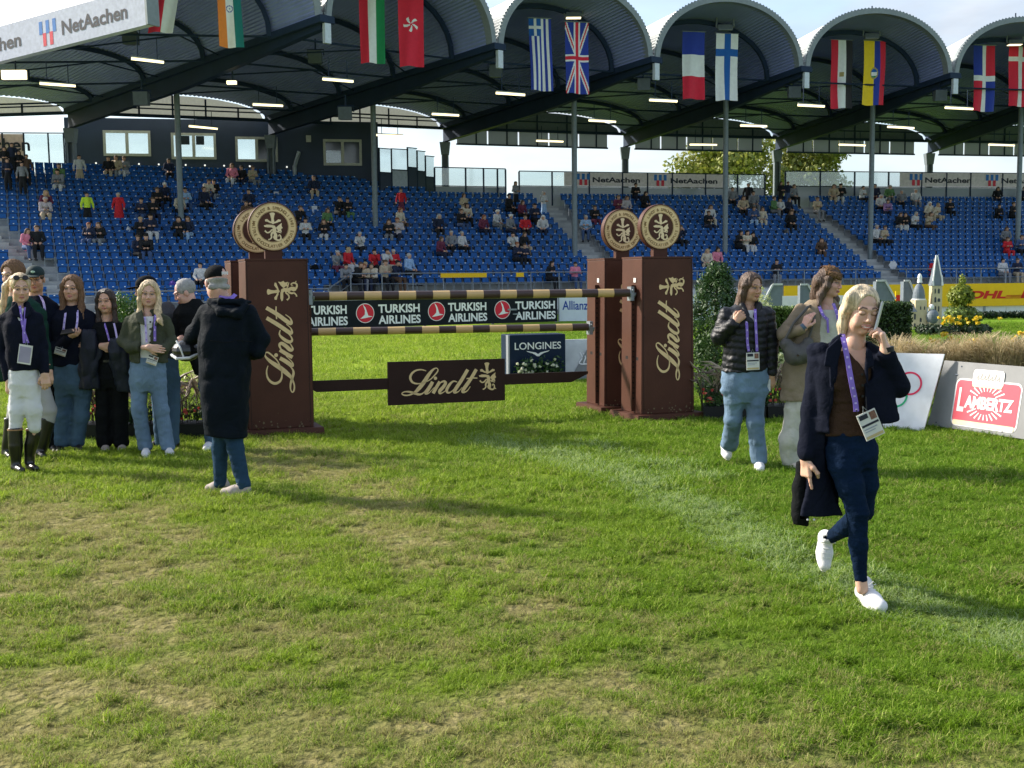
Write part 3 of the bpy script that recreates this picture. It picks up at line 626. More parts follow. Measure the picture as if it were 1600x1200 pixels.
# ------------------------------------------------------------------ glass fences with sponsor cloths behind the top row
def glass_fence(label, px0, px1, posts, cloths, off=12.95, ztop_px=270, texts=()):
    za = Z0+16*RISE; s0 = s_at_px(px0, off, 8); s1 = s_at_px(px1, off, 8)
    a = rowpt(s0, off); b = rowpt(s1, off); A = Vector((a[0], a[1], 0)); B = Vector((b[0], b[1], 0)); T = frame(A, B-A); LL = (B-A).length
    root = empty('glass_fence', label, 'fence', (A.x, A.y, za), 0, 'glass fence behind the top row'); bpy.context.view_layer.update(); pi = root.matrix_world.inverted()
    def P(mb, nm, m_): o = mb.build(nm, m_, root); o.matrix_parent_inverse = pi; return o
    def u_of(px): return LL*(px-px0)/(px1-px0)
    z0 = at(px0, 300, A.y).z; zm = z0+.42; z1 = at(px0, ztop_px, A.y).z
    us = [u_of(p) for p in posts]
    for u in us: m_ = MB(); m_.box((u-.045, -.05, za-.3), (u+.045, .05, z1), T=T); P(m_, 'post', M_steel)
    m_ = MB(); m_.box((0, -.04, z1), (LL, .04, z1+.06), T=T); m_.box((0, -.04, zm-.05), (LL, .04, zm), T=T); P(m_, 'rail', M_steel)
    for q, (u, v) in enumerate(zip(us[:-1], us[1:])):
        m_ = MB(); m_.box((u+.06, .0, zm+.01), (v-.06, .015, z1-.01), T=T); P(m_, 'glass_pane', M_glass)
        m_ = MB(); m_.box((u+.06, .0, za-.5), (v-.06, .03, zm-.06), T=T); P(m_, 'lower_panel', M_pale)
    for (c0, c1) in cloths:
        m_ = MB(); m_.box((u_of(c0), -.03, zm+.01), (u_of(c1), -.018, z1-.01), T=T); P(m_, 'sponsor_cloth', mat('pale_pink_white_cloth', (.70, .62, .62), .8))
    h = (z1-zm)*.38
    for lx, tx0, tx1 in texts:
        m_ = MB(); u = u_of(lx); bw = (u_of(lx+19)-u)/5
        for i in range(3): m_.box((u+i*2*bw, -.06, zm+h*1.25), (u+i*2*bw+bw*1.15, -.05, zm+h*2.4), 1, T=T)
        for i in range(2): m_.box((u+bw+i*2*bw, -.06, zm+h*.2), (u+bw+i*2*bw+bw*1.15, -.05, zm+h*1.3), 2, T=T)
        t = MB(); text(t, 'NetAachen', u_of(tx0), zm+h*.75, u_of(tx1)-u_of(tx0), h*1.02, 0, -.045, .03); m_.add([T @ Vector(v) for v in t.v], t.f, 0)
        P(m_, 'lettering', [M_ink, M_blue, M_red])
glass_fence('glass fence with two sponsor names on pink cloth behind the middle block', 811, 1195, [811, 860, 916, 967, 1006, 1045, 1098, 1150, 1195], [(878, 1136)], texts=[(897, 921, 994), (1016, 1042, 1117)], ztop_px=268)
glass_fence('plain clear glass fence continuing into pink sponsor cloth behind the right block', 1227, 1660, [1227, 1279, 1331, 1383, 1434, 1473, 1511, 1562, 1612, 1660], [(1400, 1660)], texts=[(1415, 1439, 1512), (1535, 1560, 1633)], ztop_px=268)
glass_fence('clear glass landing fence between the stairs and the middle block', 679, 790, [679, 727, 755, 777, 790], [], ztop_px=262)
# stair enclosure stepping down at the end of the upper left rows
def stair_fence():
    root = empty('stair_enclosure', 'dark stepped stair enclosure with tall glass panes right of the windowed wall', 'railing', at(640, 300, 72)); bpy.context.view_layer.update(); pi = root.matrix_world.inverted()
    xs = [593, 612, 637, 652, 665, 679]; tops = [232, 233, 231, 236, 244, 254]; bots = [270, 266, 262, 268, 277, 286]; low = [335, 335, 335, 335, 335, 335]
    for i in range(5):
        a = at(xs[i], bots[i], 72+i*.6); b = at(xs[i+1], bots[i], 72.6+i*.6); zt = at(xs[i], tops[i], 72+i*.6).z; zl = at(xs[i], low[i], 72+i*.6).z
        T = frame(Vector((a.x, a.y, 0)), Vector((b.x-a.x, b.y-a.y, 0))); LL = Vector((b.x-a.x, b.y-a.y, 0)).length
        m_ = MB(); m_.box((.04, 0, a.z), (LL-.04, .02, zt), T=T); o = m_.build('glass_pane', M_glass, root); o.matrix_parent_inverse = pi
        m_ = MB(); m_.box((0, -.02, zl), (LL-.01, .05, a.z), T=T); o = m_.build('dark_panel', M_wall if i not in (1,) else M_legs, root); o.matrix_parent_inverse = pi
        m_ = MB(); m_.box((-.035, -.04, zl), (.035, .04, zt+.05), T=T); m_.box((0, -.035, zt), (LL, .035, zt+.05), T=T); m_.box((0, -.035, a.z), (LL, .035, a.z+.07), T=T); o = m_.build('post', M_steel, root); o.matrix_parent_inverse = pi
stair_fence()

# ------------------------------------------------------------------ lights, loudspeakers, floods
LIT = mat('lit_fluorescent_tube', (1, .84, .50), .4, emit=1.15, var=0)
def lights():
    T_ = [(205,90,256,97),(62,129,118,134),(395,162,442,165),(504,122,552,127),(295,196,340,201),(588,210,630,212),(675,177,717,180),(775,144,820,148),(838,219,880,221),(920,187,962,190),(1015,155,1058,158),
          (1078,225,1120,226),(1157,195,1198,197),(1247,163,1288,166),(1311,225,1352,227),(1387,197,1428,200),(1477,167,1520,170),(1545,225,1585,227)]
    names = {}
    for n_, (x0, y0, x1, y1) in enumerate(T_):
        ym = (y0+y1)/2; Y = min(84, max(48, F*9.4/(434-ym)*.92)); a = at(x0, y0, Y); b = at(x1, y1, Y+.4)
        row = 'front' if ym < 175 and n_ not in (2,) else ('back' if ym > 205 else 'middle')
        root = empty('strip_light', '', 'light', (a+b)/2, 0, 'strip lights under the grandstand roof'); names.setdefault(row, []).append((x0, root)); c = (a+b)/2
        m_ = MB(); m_.beam(a-c+Vector((0,0,.05)), b-c+Vector((0,0,.05)), .14, .04); m_.build('housing', M_edge, root)
        m_ = MB(); m_.tube([a-c-Vector((0,0,.04)), b-c-Vector((0,0,.01))], .055, 8); m_.build('tube', LIT, root)
        m_ = MB()
        for f_ in (.2, .8): p = a-c+(b-a)*f_; m_.tube([p+Vector((0,0,.06)), p+Vector((0,0,.9))], .02, 5)
        m_.build('hanger', M_steel, root)
    O = ['leftmost', 'second', 'third', 'fourth', 'fifth', 'sixth', 'seventh', 'eighth', 'ninth']
    for row, L_ in names.items():
        for q, (x, r) in enumerate(sorted(L_, key=lambda t: t[0])):
            r['label'] = 'glowing strip light, %s in the %s line under the roof' % ('leftmost' if q == 0 else O[q]+' from the left', row)
    for n_, (px, py, Y) in enumerate(((896, 12, 61), (1133, 32, 64), (1362, 46, 67), (1586, 56, 69))):
        p = at(px, py, Y); root = empty('floodlight', 'bracketed floodlight at the top of the %s' % ['arch with the blue and white striped flag', 'arch with the blue, white and red flag', 'arch with the yellow flag', 'rightmost arch by the white cross flags'][n_], 'floodlight', p, 0, 'floodlights hanging in the arches')
        m_ = MB(); w_ = .42
        for a, b in (((-w_,0,.45),(w_,0,.45)),((-w_,0,.45),(-w_*1.15,0,-.35)),((w_,0,.45),(w_*1.15,0,-.35)),((-w_*1.15,0,-.35),(w_*1.15,0,-.35))): m_.tube([a, b], .045, 6)
        m_.build('bracket', M_legs, root); m_ = MB(); m_.tube([(0,0,.45),(0,0,1.3)], .04, 6); m_.build('stem', M_steel, root)
        m_ = MB(); m_.hexa([(-.42,-.18,-.50),(.42,-.18,-.50),(.42,.25,-.38),(-.42,.25,-.38),(-.36,-.05,-.22),(.36,-.05,-.22),(.36,.2,-.2),(-.36,.2,-.2)]); m_.build('lamp_head', M_legs, root)
        m_ = MB(); m_.box((-.38,-.17,-.535),(.38,.2,-.505)); m_.build('lens', LIT if n_ in (0, 3) else M_pale, root)
    for n_, (px, py, Y, lab) in enumerate(((22, 117, 54, 'large lit floodlight glowing yellow at the far left under the roof'), (362, 129, 56, 'small flood lamp hanging under the second roof vault'))):
        p = at(px, py, Y); root = empty('floodlight', lab, 'floodlight', p); s_ = 1.0 if n_ == 0 else .4
        m_ = MB(); m_.box((-.55*s_,-.1,-.2*s_),(.55*s_,.1,.2*s_)); m_.build('lens', LIT, root); m_ = MB(); m_.box((-.6*s_,.1,-.24*s_),(.6*s_,.3,.24*s_)); m_.tube([(0,.2,.2*s_),(0,.2,1.2)], .04, 6); m_.build('lamp_head', M_steel, root)
    SP = [(205, 60), (493, 90), (775, 112), (1005, 133), (1240, 145), (1468, 150), (540, 178), (222, 155)]
    for n_, (px, py) in enumerate(SP):
        Y = 52+px/1600*16; p = at(px, py, Y)
        root = empty('loudspeaker', 'dark box loudspeaker under the roof, %s' % ['beside the end of the long white fascia', 'just left of the red, white and green flag', 'left of the blue and white striped flag', 'left of the blue, white and red flag', 'left of the red, white and black flag', 'left of the rightmost flags', 'above the second tall post', 'above the leftmost tall post'][n_], 'loudspeaker', p, 0, 'loudspeakers under the roof')
        m_ = MB(); m_.hexa([(-.33,-.25,-.30),(.33,-.25,-.30),(.28,.3,-.26),(-.28,.3,-.26),(-.33,-.32,.30),(.33,-.32,.30),(.28,.3,.26),(-.28,.3,.26)]); m_.build('cabinet', mat('speaker_grey', (.07, .085, .10), .6), root)
        m_ = MB(); m_.tube([(0,0,.3),(0,0,.9)], .04, 6); m_.tube([(-.4,0,.1),(-.4,0,.38),(.4,0,.38),(.4,0,.1)], .03, 6); m_.build('yoke', M_steel, root)
lights()

# ------------------------------------------------------------------ flags
FC = {'r': (.62, .02, .05), 'w': (.72, .73, .74), 'g': (.01, .22, .08), 'o': (.75, .22, .04), 'b': (.02, .045, .32), 'B': (.01, .10, .38), 'k': (.02, .02, .025), 'y': (.80, .55, .02), 't': (.01, .17, .16), 'n': (.35, .28, .12), 'v': (.10, .10, .42)}
FK = list(FC); FM = [mat('flag_cloth_'+{'r':'red','w':'white','g':'green','o':'orange','b':'navy','B':'blue','k':'black','y':'yellow','t':'teal','n':'gold','v':'violet'}[c], FC[c], .8, 0, .05, sheen=.2) for c in FK]
def flag(label, px0, px1, py0, py1, Y, fn, lean=0.0):
    """fn(u, v) -> colour letter, u 0..1 left to right, v 0..1 top to bottom"""
    c = at((px0+px1)/2, py0, Y); w_ = (px1-px0)/F*Y; h = (py1-py0)/F*Y; nu, nv = 44, 120
    root = empty('flag', label, 'flag', c, math.radians(12), 'pairs of national flags hanging in the roof arches'); mb = MB(); ph = px0*.1
    for j in range(nv+1):
        for i in range(nu+1):
            u, v = i/nu, j/nv; mb.v.append(((u-.5)*w_*(1-.06*math.sin(v*2.2+ph)*v)+lean*v*h*.1, .07*math.sin(u*9+v*2.5+ph)*(.25+v)+.05*math.sin(v*5+ph), -v*h+.03*math.sin(u*5+ph)*v))
    for j in range(nv):
        for i in range(nu):
            a = j*(nu+1)+i; mb.f.append((a, a+nu+1, a+nu+2, a+1)); mb.m.append(FK.index(fn((i+.5)/nu, (j+.5)/nv)))
    mb.build('cloth', FM, root, smooth=True)
    m_ = MB(); m_.tube([(-w_*.55, .02, .03), (w_*.55, .02, .03)], .025, 6); m_.build('top_bar', M_legs, root)
def f_pol(u, v): return 'r' if u < .5 else 'w'
def f_ind(u, v):
    d = math.hypot((u-.5)*1.2, (v-.46)*3.5) ; 
    return 'b' if (.13 < d < .17 or d < .03) else ('o' if u < .33 else 'w' if u < .66 else 't')
def f_hun(u, v): return 'r' if u < .33 else 'w' if u < .66 else 'g'
def f_hk(u, v):
    x = (u-.5)*1.2; y = (v-.43)*3.6; r = math.hypot(x, y); a = math.atan2(y, x)
    return 'w' if .05 < r < .36 and math.cos(5*(a-r*1.3)) > .1+r*1.2 else 'r'
def f_gre(u, v):
    if v < .24 and u < .55:
        return 'w' if abs(u-.28) < .06 or abs(v-.12) < .022 else 'B'
    return 'w' if int(u*9) % 2 == 1 else 'b'
def f_uk(u, v):
    x = u-.5; y = (v-.5); 
    if abs(x) < .07 or abs(y) < .026: return 'r'
    if abs(x) < .13 or abs(y) < .048: return 'w'
    d = abs(abs(x)-abs(y)); return 'r' if d < .030 else ('w' if d < .085 else 'b')
def f_fra(u, v): return 'b' if v < .33 else 'w' if v < .66 else 'r'
def f_fin(u, v): return 'B' if abs(u-.52) < .13 or abs(v-.28) < .055 else 'w'
def f_egy(u, v): return 'n' if (abs(u-.5) < .09 and abs(v-.5) < .035) else ('r' if u < .33 else 'w' if u < .68 else 'k')
def f_ecu(u, v):
    d = math.hypot((u-.5)/.16, (v-.5)/.09)
    if d < 1: return 'n' if d > .75 else ('B' if v < .48 else 'w' if v < .54 else 'g')
    return 'y' if u < .5 else 'b' if u < .76 else 'r'
def f_dom(u, v):
    if abs(u-.5) < .09 or abs(v-.5) < .04: return 'w'
    return ('b' if u < .5 else 'r') if v < .5 else ('r' if u < .5 else 'b')
def f_den(u, v): return 'w' if abs(u-.53) < .10 or abs(v-.22) < .035 else 'r'
for a in (('flag of a red and a white vertical band, partly off the top left', 244, 283, -50, 47, 50.5, f_pol, -1.6), ('orange, white and green flag with a small wheel, hanging at the top left', 338, 373, -38, 68, 51, f_ind, .3),
          ('red, white and green striped flag hanging in the second arch', 561, 600, -18, 94, 55, f_hun, 0), ('red flag with a white five petalled flower', 622, 661, -12, 99, 55.6, f_hk, 0),
          ('blue and white striped flag with a white cross in its corner', 826, 861, 29, 137, 60, f_gre, .25), ('blue flag with red and white crosses over each other', 883, 920, 35, 142, 60.6, f_uk, 0),
          ('flag of blue, white and red bands one above another', 1066, 1102, 50, 151, 63.5, f_fra, 0), ('white flag with a blue cross', 1118, 1154, 53, 153, 64, f_fin, 0),
          ('red, white and black striped flag with a small gold emblem', 1297, 1333, 63, 165, 67, f_egy, .2), ('yellow, blue and red flag with a round crest in its middle', 1349, 1385, 64, 160, 67.3, f_ecu, -.1),
          ('flag quartered red and blue by a white cross', 1521, 1557, 71, 170, 69.3, f_dom, 0), ('red flag with a white cross, cut by the right edge', 1576, 1613, 71, 163, 69.8, f_den, 0)): flag(*a)

# ------------------------------------------------------------------ seats
def lay_seats(occupied):
    pos = []
    for k in range(-2, NL):
        off = k*TREAD; s_ = 3.0; sc = 1+off*.002
        while s_ < FS[-1]-2:
            s_ += .505
            if (k >= NR and s_ > S_STEP-(k-NR)*1.0) or (k < 0 and s_ > S_NEG): break
            if any(abs(s_-aisle_s(i, k)) < .80 for i in range(3)): continue
            x, y, a = rowpt(s_, off); z = Z0+k*RISE; px, py = proj((x, y, z+.6))
            if -25 < px < 1625: pos.append((k, s_, x, y, z, a, px, py, (x, y) ))
    occ = np.array([(k, s_) for k, s_ in occupied]) if occupied else np.zeros((0, 2))
    order = sorted(range(len(pos)), key=lambda i: (pos[i][2]**2+pos[i][3]**2) + (400 if (pos[i][6] < 480 and pos[i][7] > 440) else 0)); near = set(order[:300])
    far = []
    for i, (k, s_, x, y, z, a, px, py, _p) in enumerate(pos):
        isocc = len(occ) and np.any((occ[:, 0] == k) & (np.abs(occ[:, 1]-s_) < .27)); me = ME_OPEN if isocc else ME_SEAT
        if i in near: tag(inst('stadium_seat', me, None, (x, y, z), a), 'blue plastic seat in the lower rows of the grandstand, with many others just like it', 'seat', 'blue grandstand seats')
        else: far.append((me, x, y, z, a))
    V = {}; 
    for me in (ME_SEAT, ME_OPEN):
        co = np.empty(len(me.vertices)*3); me.vertices.foreach_get('co', co); V[me.name] = (co.reshape(-1, 3), [tuple(p.vertices) for p in me.polygons], [p.material_index for p in me.polygons])
    vs = []; fs = []; ms = []; b = 0
    for me, x, y, z, a in far:
        co, fc, mi = V[me.name]; c, s_ = math.cos(a), math.sin(a); q = np.stack([co[:, 0]*c-co[:, 1]*s_+x, co[:, 0]*s_+co[:, 1]*c+y, co[:, 2]+z], 1)
        vs.append(q); fs += [tuple(i+b for i in f) for f in fc]; ms += mi; b += len(co)
    me = bpy.data.meshes.new('upper_seats'); me.from_pydata(np.concatenate(vs).tolist(), [], fs)
    for m_ in ME_SEAT.materials: me.materials.append(m_)
    me.polygons.foreach_set('material_index', ms); o = bpy.data.objects.new('upper_seats', me); COL.objects.link(o); kind(o, 'stuff', 'rows upon rows of blue plastic seats filling the upper grandstand'); o['category'] = 'seats'
    print('seats', len(pos))

# front rail of the stand, white front wall and path
def stand_front():
    root = empty('front_railing', 'thin grey tube railing along the foot of the seating', 'railing', (0, 60, 1)); bpy.context.view_layer.update(); pi = root.matrix_world.inverted()
    SS = np.linspace(8, FS[-1]-1, 60); FO = lambda s_: (-3.1, -.70) if s_ < S_NEG else (-1.5, 0.)
    pts = [(*rowpt(float(s_), FO(s_)[0])[:2], FO(s_)[1]) for s_ in SS]
    m_ = MB(); m_.tube([(p[0], p[1], 1.95+p[2]) for p in pts], .035, 6); m_.tube([(p[0], p[1], 1.45+p[2]) for p in pts], .02, 5); o = m_.build('rail', M_legs, root); o.matrix_parent_inverse = pi
    for p in pts: m_ = MB(); m_.tube([(p[0], p[1], 0.9+p[2]), (p[0], p[1], 1.95+p[2])], .03, 5); o = m_.build('post', M_legs, root); o.matrix_parent_inverse = pi
    wl = MB(); pp = [(*rowpt(float(s_), FO(s_)[0]-.2)[:2], .95+FO(s_)[1]) for s_ in SS]; pq = [rowpt(float(s_), FO(s_)[0]+1.2) for s_ in SS]
    for a, b, c, d in zip(pp[:-1], pp[1:], pq[1:], pq[:-1]): wl.add([(a[0],a[1],0),(b[0],b[1],0),(b[0],b[1],b[2]),(a[0],a[1],a[2]),(c[0],c[1],b[2]),(d[0],d[1],a[2])], [(0,1,2,3),(3,2,4,5)])
    tag(wl.build('front_wall', mat('white_front_wall', (.55, .57, .58), .7)), 'pale low wall at the foot of the seating rows', 'wall')
    p_ = MB(); qq = [rowpt(float(s_), -9) for s_ in SS]; p3 = [rowpt(float(s_), FO(s_)[0]-.2) for s_ in SS]
    for a, b, c, d in zip(qq[:-1], qq[1:], p3[1:], p3[:-1]): p_.add([(a[0],a[1],.01),(b[0],b[1],.01),(c[0],c[1],.01),(d[0],d[1],.01)], [(0,1,2,3)])
    kind(p_.build('path', mat('path_asphalt', (.18, .18, .18), .9)), 'structure')
stand_front()
# trees beyond the stand
def far_tree(px0, px1, pyt, Y, label, seed, c1=(.11, .155, .02), c2=(.29, .30, .05)):
    c = at((px0+px1)/2, 300, Y); c.z = 0; w_ = (px1-px0)/F*Y/2*1.12; top = at((px0+px1)/2, pyt, Y).z; r = empty('tree', label, 'tree', c, 0, 'trees behind the grandstand')
    t = MB(); t.tube([(0,0,0), (.3,0,4), (0,.2,top*.6)], [.5, .38, .15], 8)
    for q in range(5): a = q*1.3; t.tube([(.2,0,4+q*.7), (math.cos(a)*w_*.4, math.sin(a)*2, 7+q*.8)], [.2, .06], 6)
    t.build('trunk', mat('bark', (.10, .08, .06), .9, 0, .3, 3, .4), r)
    m_ = MB(); rg = np.random.default_rng(seed)
    for q in range(26):
        a = rg.random()*6.28; rr = rg.random()**.5; z_ = top*.42+rg.random()*top*.5; sh = 1-abs((z_-top*.62)/(top*.5))*.5
        leaf_cloud(m_, (math.cos(a)*rr*w_*.8*sh, math.sin(a)*rr*w_*.5, z_), (w_*.34, w_*.28, top*.10), 520, .20, 0, rg, .3, 1.4)
    m_.build('crown', leafmat('autumn_green_leaves', c1, c2, .5), r)
far_tree(1040, 1250, 206, 108, 'broad yellow green tree behind the glass fence in the middle', 3)
far_tree(1180, 1350, 204, 112, 'darker green tree behind the glass fence right of the fourth post', 4, (.07, .12, .02), (.24, .27, .05))
# ================================================================== BANNERS, JUMP, PLANTING
def oparent(o, root): o.parent = root; o.matrix_parent_inverse = root.matrix_world.inverted(); return o
def flat(T, fn, name, mats, root):
    mb = MB(); fn(mb); mb.v = [tuple(T @ Vector(v)) for v in mb.v]; o = mb.build(name, mats); return oparent(o, root)
M_black = mat('black_banner', (.008, .011, .016), .5, 0, .05, spec=.12); M_wtxt = mat('white_print', (.78, .78, .78), .5, 0, .02); M_tred = mat('airline_red', (.62, .015, .04), .45, 0, .03)
M_yel = mat('banner_yellow', (.85, .52, .005), .5, 0, .04); M_dred = mat('courier_red', (.60, .02, .01), .5, 0, .03); M_abl = mat('insurer_blue', (.01, .05, .32), .5, 0, .03); M_aw = mat('banner_pale_blue_white', (.62, .68, .76), .5, 0, .03)
def banner(name, label, a, b, h, m_, lift=.03):
    """a, b ground ends"""
    T = frame(Vector((a.x, a.y, lift)), b-a); L_ = (b-a).length; root = empty(name, label, 'banner', (a+b)/2); bpy.context.view_layer.update()
    mb = MB(); mb.box((0, 0, 0), (L_, .06, h), T=T); oparent(mb.build('panel', m_), root)
    mb = MB(); n = max(2, int(L_/2.5))
    for i in range(n+1): u = L_*i/n; mb.box((u-.04, .062, -lift), (u+.04, .12, h-.05), T=T)
    mb.box((0, .062, h-.12), (L_, .10, h-.06), T=T); oparent(mb.build('support_frame', M_legs), root); return root, T, L_
def build_banners():
    # airline banner
    a = ground(300, 522); b = ground(871, 503.5); root, T, L_ = banner('sponsor_banner', 'long black banner repeating white airline lettering and red bird roundels behind the jump', a, b, .93, M_black)
    def ux(px):
        lo, hi = -5., 60.
        for _ in range(40):
            m_ = (lo+hi)/2
            if proj(T @ Vector((m_, 0, .5)))[0] < px: lo = m_
            else: hi = m_
        return (lo+hi)/2
    for x0, x1 in ((480-0, 543), (591, 657), (700, 761), (805, 868)):
        def f(mb): u0, u1 = ux(x0), ux(x1); text(mb, 'TURKISH', u0, .48, u1-u0-.03, .30, 0, -.008, .03); text(mb, 'AIRLINES', u0, .10, u1-u0, .30, 0, -.008, .03)
        flat(T, f, 'lettering', M_wtxt, root)
    for xc in (460, 570.5, 682, 785):
        def f(mb):
            u = ux(xc); r = .335; disc(mb, u, .49, r, 0, -.006, 32); disc(mb, u, .49, r*.93, 1, -.010, 32)
            P = [(-.10, .36), (.02, .22), (.10, -.02), (.13, -.10), (.33, -.14), (.12, -.17), (-.02, -.20), (-.22, -.22), (-.10, -.13), (-.02, -.05), (-.01, .10)]
            poly(mb, [(u+p[0]*.85, .49+p[1]*.85) for p in P], 0, -.014)
        flat(T, f, 'roundel', [M_wtxt, M_tred], root)
    def f(mb):   # dark strip with camera bracket seen in front of the last roundel
        u = ux(797); mb.box((u-.12, -.05, .46), (u+.25, -.02, .52)); mb.box((u+.1, -.05, .30), (u+.32, -.02, .34))
    flat(T, f, 'bracket', M_legs, root)
    # pale insurer banner
    a2 = ground(874, 503); b2 = ground(1215, 500); root, T, L2 = banner('sponsor_banner', 'pale blue white banner with blue insurer lettering right of the black banner', a2, b2, .93, M_aw)
    def f(mb): text(mb, 'Allianz', .12, .42, .95, .34, 0, -.008, .012)
    flat(T, f, 'lettering', M_abl, root)
    # courier banner
    a3 = at(1225, 500, 42.6); a3.z = 0; b3 = at(1640, 500, 44.5); b3.z = 0; root, T, L3 = banner('sponsor_banner', 'bright yellow banner with red slanted letters at the right below the seats', a3, b3, .86, M_yel, .42)
    def dhl(mb, u):
        s_ = .30
        def par(x0, x1, y0, y1, sh=.45): poly(mb, [(u+x0+y0*sh, y0+.28), (u+x1+y0*sh, y0+.28), (u+x1+y1*sh, y1+.28), (u+x0+y1*sh, y1+.28)], 0, -.008)
        text(mb, 'DHL', u+.3, .28, 1.5, s_, 0, -.008, .05, shear=.45)
        for q in range(3): par(-.35, .22, .0+q*.05, .025+q*.05); par(2.0, 2.6, .0+q*.05, .025+q*.05)
    for px in (1392, 1575): u = 0; 
    def ux3(px): return L3*(px-1225)/(415)
    for px in (1320-20, 1500-40, 1585): pass
    flat(T, lambda mb: dhl(mb, ux3(1498)), 'lettering', M_dred, root); flat(T, lambda mb: dhl(mb, ux3(1580)), 'lettering', M_dred, root); pass
    # white wall under it
    m_ = MB(); TT = frame(Vector((a3.x, a3.y+.1, 0)), b3-a3)
    r = empty('low_white_wall', 'low white panelled wall under the yellow banner', 'wall', a3); bpy.context.view_layer.update()
    for q in range(6): m_ = MB(); m_.box((q*L3/6+.01, 0, 0), ((q+1)*L3/6-.01, .1, .41), T=TT); oparent(m_.build('panel', M_white), r)
build_banners()

# ---- script word and crest, unit coordinates taken as pixels of a 1600x800 sketch (y down)
LW = [[(500,258,8),(440,241,14),(370,250,19),(320,288,25),(304,335,27),(330,385,23),(390,405,15),(470,395,11),(550,360,12),(615,300,16),(645,258,15),(632,230,11),(592,240,20),(540,292,36),(470,390,46),(400,470,42),(350,510,24),(280,536,16),(222,532,16),(200,513,13),(232,495,13),(290,497,20),(360,518,27),(420,532,22),(480,500,11),(560,392,9)],
      [(578,388,38),(545,445,40),(505,500,40),(492,524,28),(530,520,11),(600,455,8)], [(668,390,38),(625,455,38),(582,526,38)], [(600,490,8),(660,415,12),(715,388,24),(738,410,34),(710,455,38),(665,502,38),(672,530,22),(720,512,10),(775,465,8)],
      [(885,402,10),(835,392,18),(785,435,31),(752,492,33),(768,526,22),(815,512,13),(868,460,10)], [(1018,258,38),(940,380,40),(855,498,40),(856,526,26),(900,516,11),(945,470,8)], [(1128,258,38),(1050,380,40),(960,498,40),(965,526,26),(1010,512,12),(1050,462,8)], [(1003,366,12),(1070,361,13),(1140,364,13)]]
def lindt(mb, u0, v0, width, mi=0, y=-.004, rot=False):
    """script word; width spans x 195..1150; rot turns it to read upwards"""
    k_ = width/955.0
    def tr(x, yy): a = (x-195)*k_; b = (540-yy)*k_; return (u0-b, v0+a) if rot else (u0+a, v0+b)
    for q, S_ in enumerate(LW):
        pts = [(*tr(x, yy), w_*k_*1.08) for x, yy, w_ in S_]
        if rot: pass
        stroke(mb, pts, 6, mi, y-.0004*q)
    c = tr(612, 348); disc(mb, c[0], c[1], 21*k_, mi, y-.004, 14)
# crest : x right, y down in a box of 340 x 540 (from 415..765, 270..810)
CREST_P = [[(527,290),(560,275),(603,275),(630,292),(612,340),(604,400),(622,470),(600,490),(580,492),(556,470),(556,400),(545,340)],
           [(440,405),(480,395),(520,430),(560,450),(575,478),(530,470),(490,450),(440,440)], [(735,410),(690,400),(650,430),(615,455),(600,482),(650,468),(690,452),(735,438)],
           [(412,520),(470,500),(560,505),(620,520),(640,560),(600,580),(560,552),(480,552),(430,545)],
           [(640,560),(690,510),(752,468),(745,520),(766,562),(735,585),(748,640),(700,625),(665,655),(672,600)],
           [(560,520),(620,520),(645,570),(640,640),(665,700),(655,760),(600,780),(580,735),(600,690),(570,640),(580,580)]]
CREST_S = [[(600,600,30),(560,600,26),(520,640,28),(470,650,24),(432,612,30)], [(575,640,40),(550,690,34),(552,740,28),(520,775,24),(490,782,26)], [(600,740,30),(640,780,34),(700,790,30),(728,745,26),(712,695,20),(688,700,16),(692,725,12)], [(640,620,20),(690,640,18),(735,655,14)], [(700,790,20),(740,770,16),(760,785,12)]]
def crest(mb, uc, vc, h, mi=0, y=-.004, rot=False):
    k_ = h/540.0
    def tr(x, yy): a = (x-588)*k_; b = (540-yy)*k_; return (uc-b, vc+a) if rot else (uc+a, vc+b)
    for q, P_ in enumerate(CREST_P): poly(mb, [tr(*p) for p in P_], mi, y-.0005*q)
    for q, S_ in enumerate(CREST_S): stroke(mb, [(*tr(x, yy), w_*k_) for x, yy, w_ in S_], 6, mi, y-.0005*(q+7))
M_brown = mat('chocolate_brown_paint', (.074, .029, .019), .5, 0, .16, 2.5, .12, 40, spec=.16); M_gold = mat('gold_print', (.74, .54, .28), .45, .1, .06, 20); M_dgold = mat('dark_gold_print', (.24, .14, .05), .5)
M_boardb = mat('dark_board_brown', (.034, .017, .014), .55, 0, .12, 3, spec=.12); M_lgold = mat('light_gold_print', (.80, .63, .38), .4, .05)
JD = Vector((math.cos(math.radians(21)), math.sin(math.radians(21)), 0)); JN = Vector((-JD.y, JD.x, 0)); JR = math.radians(21)
TW, TD_, TH = .655, .50, 1.86
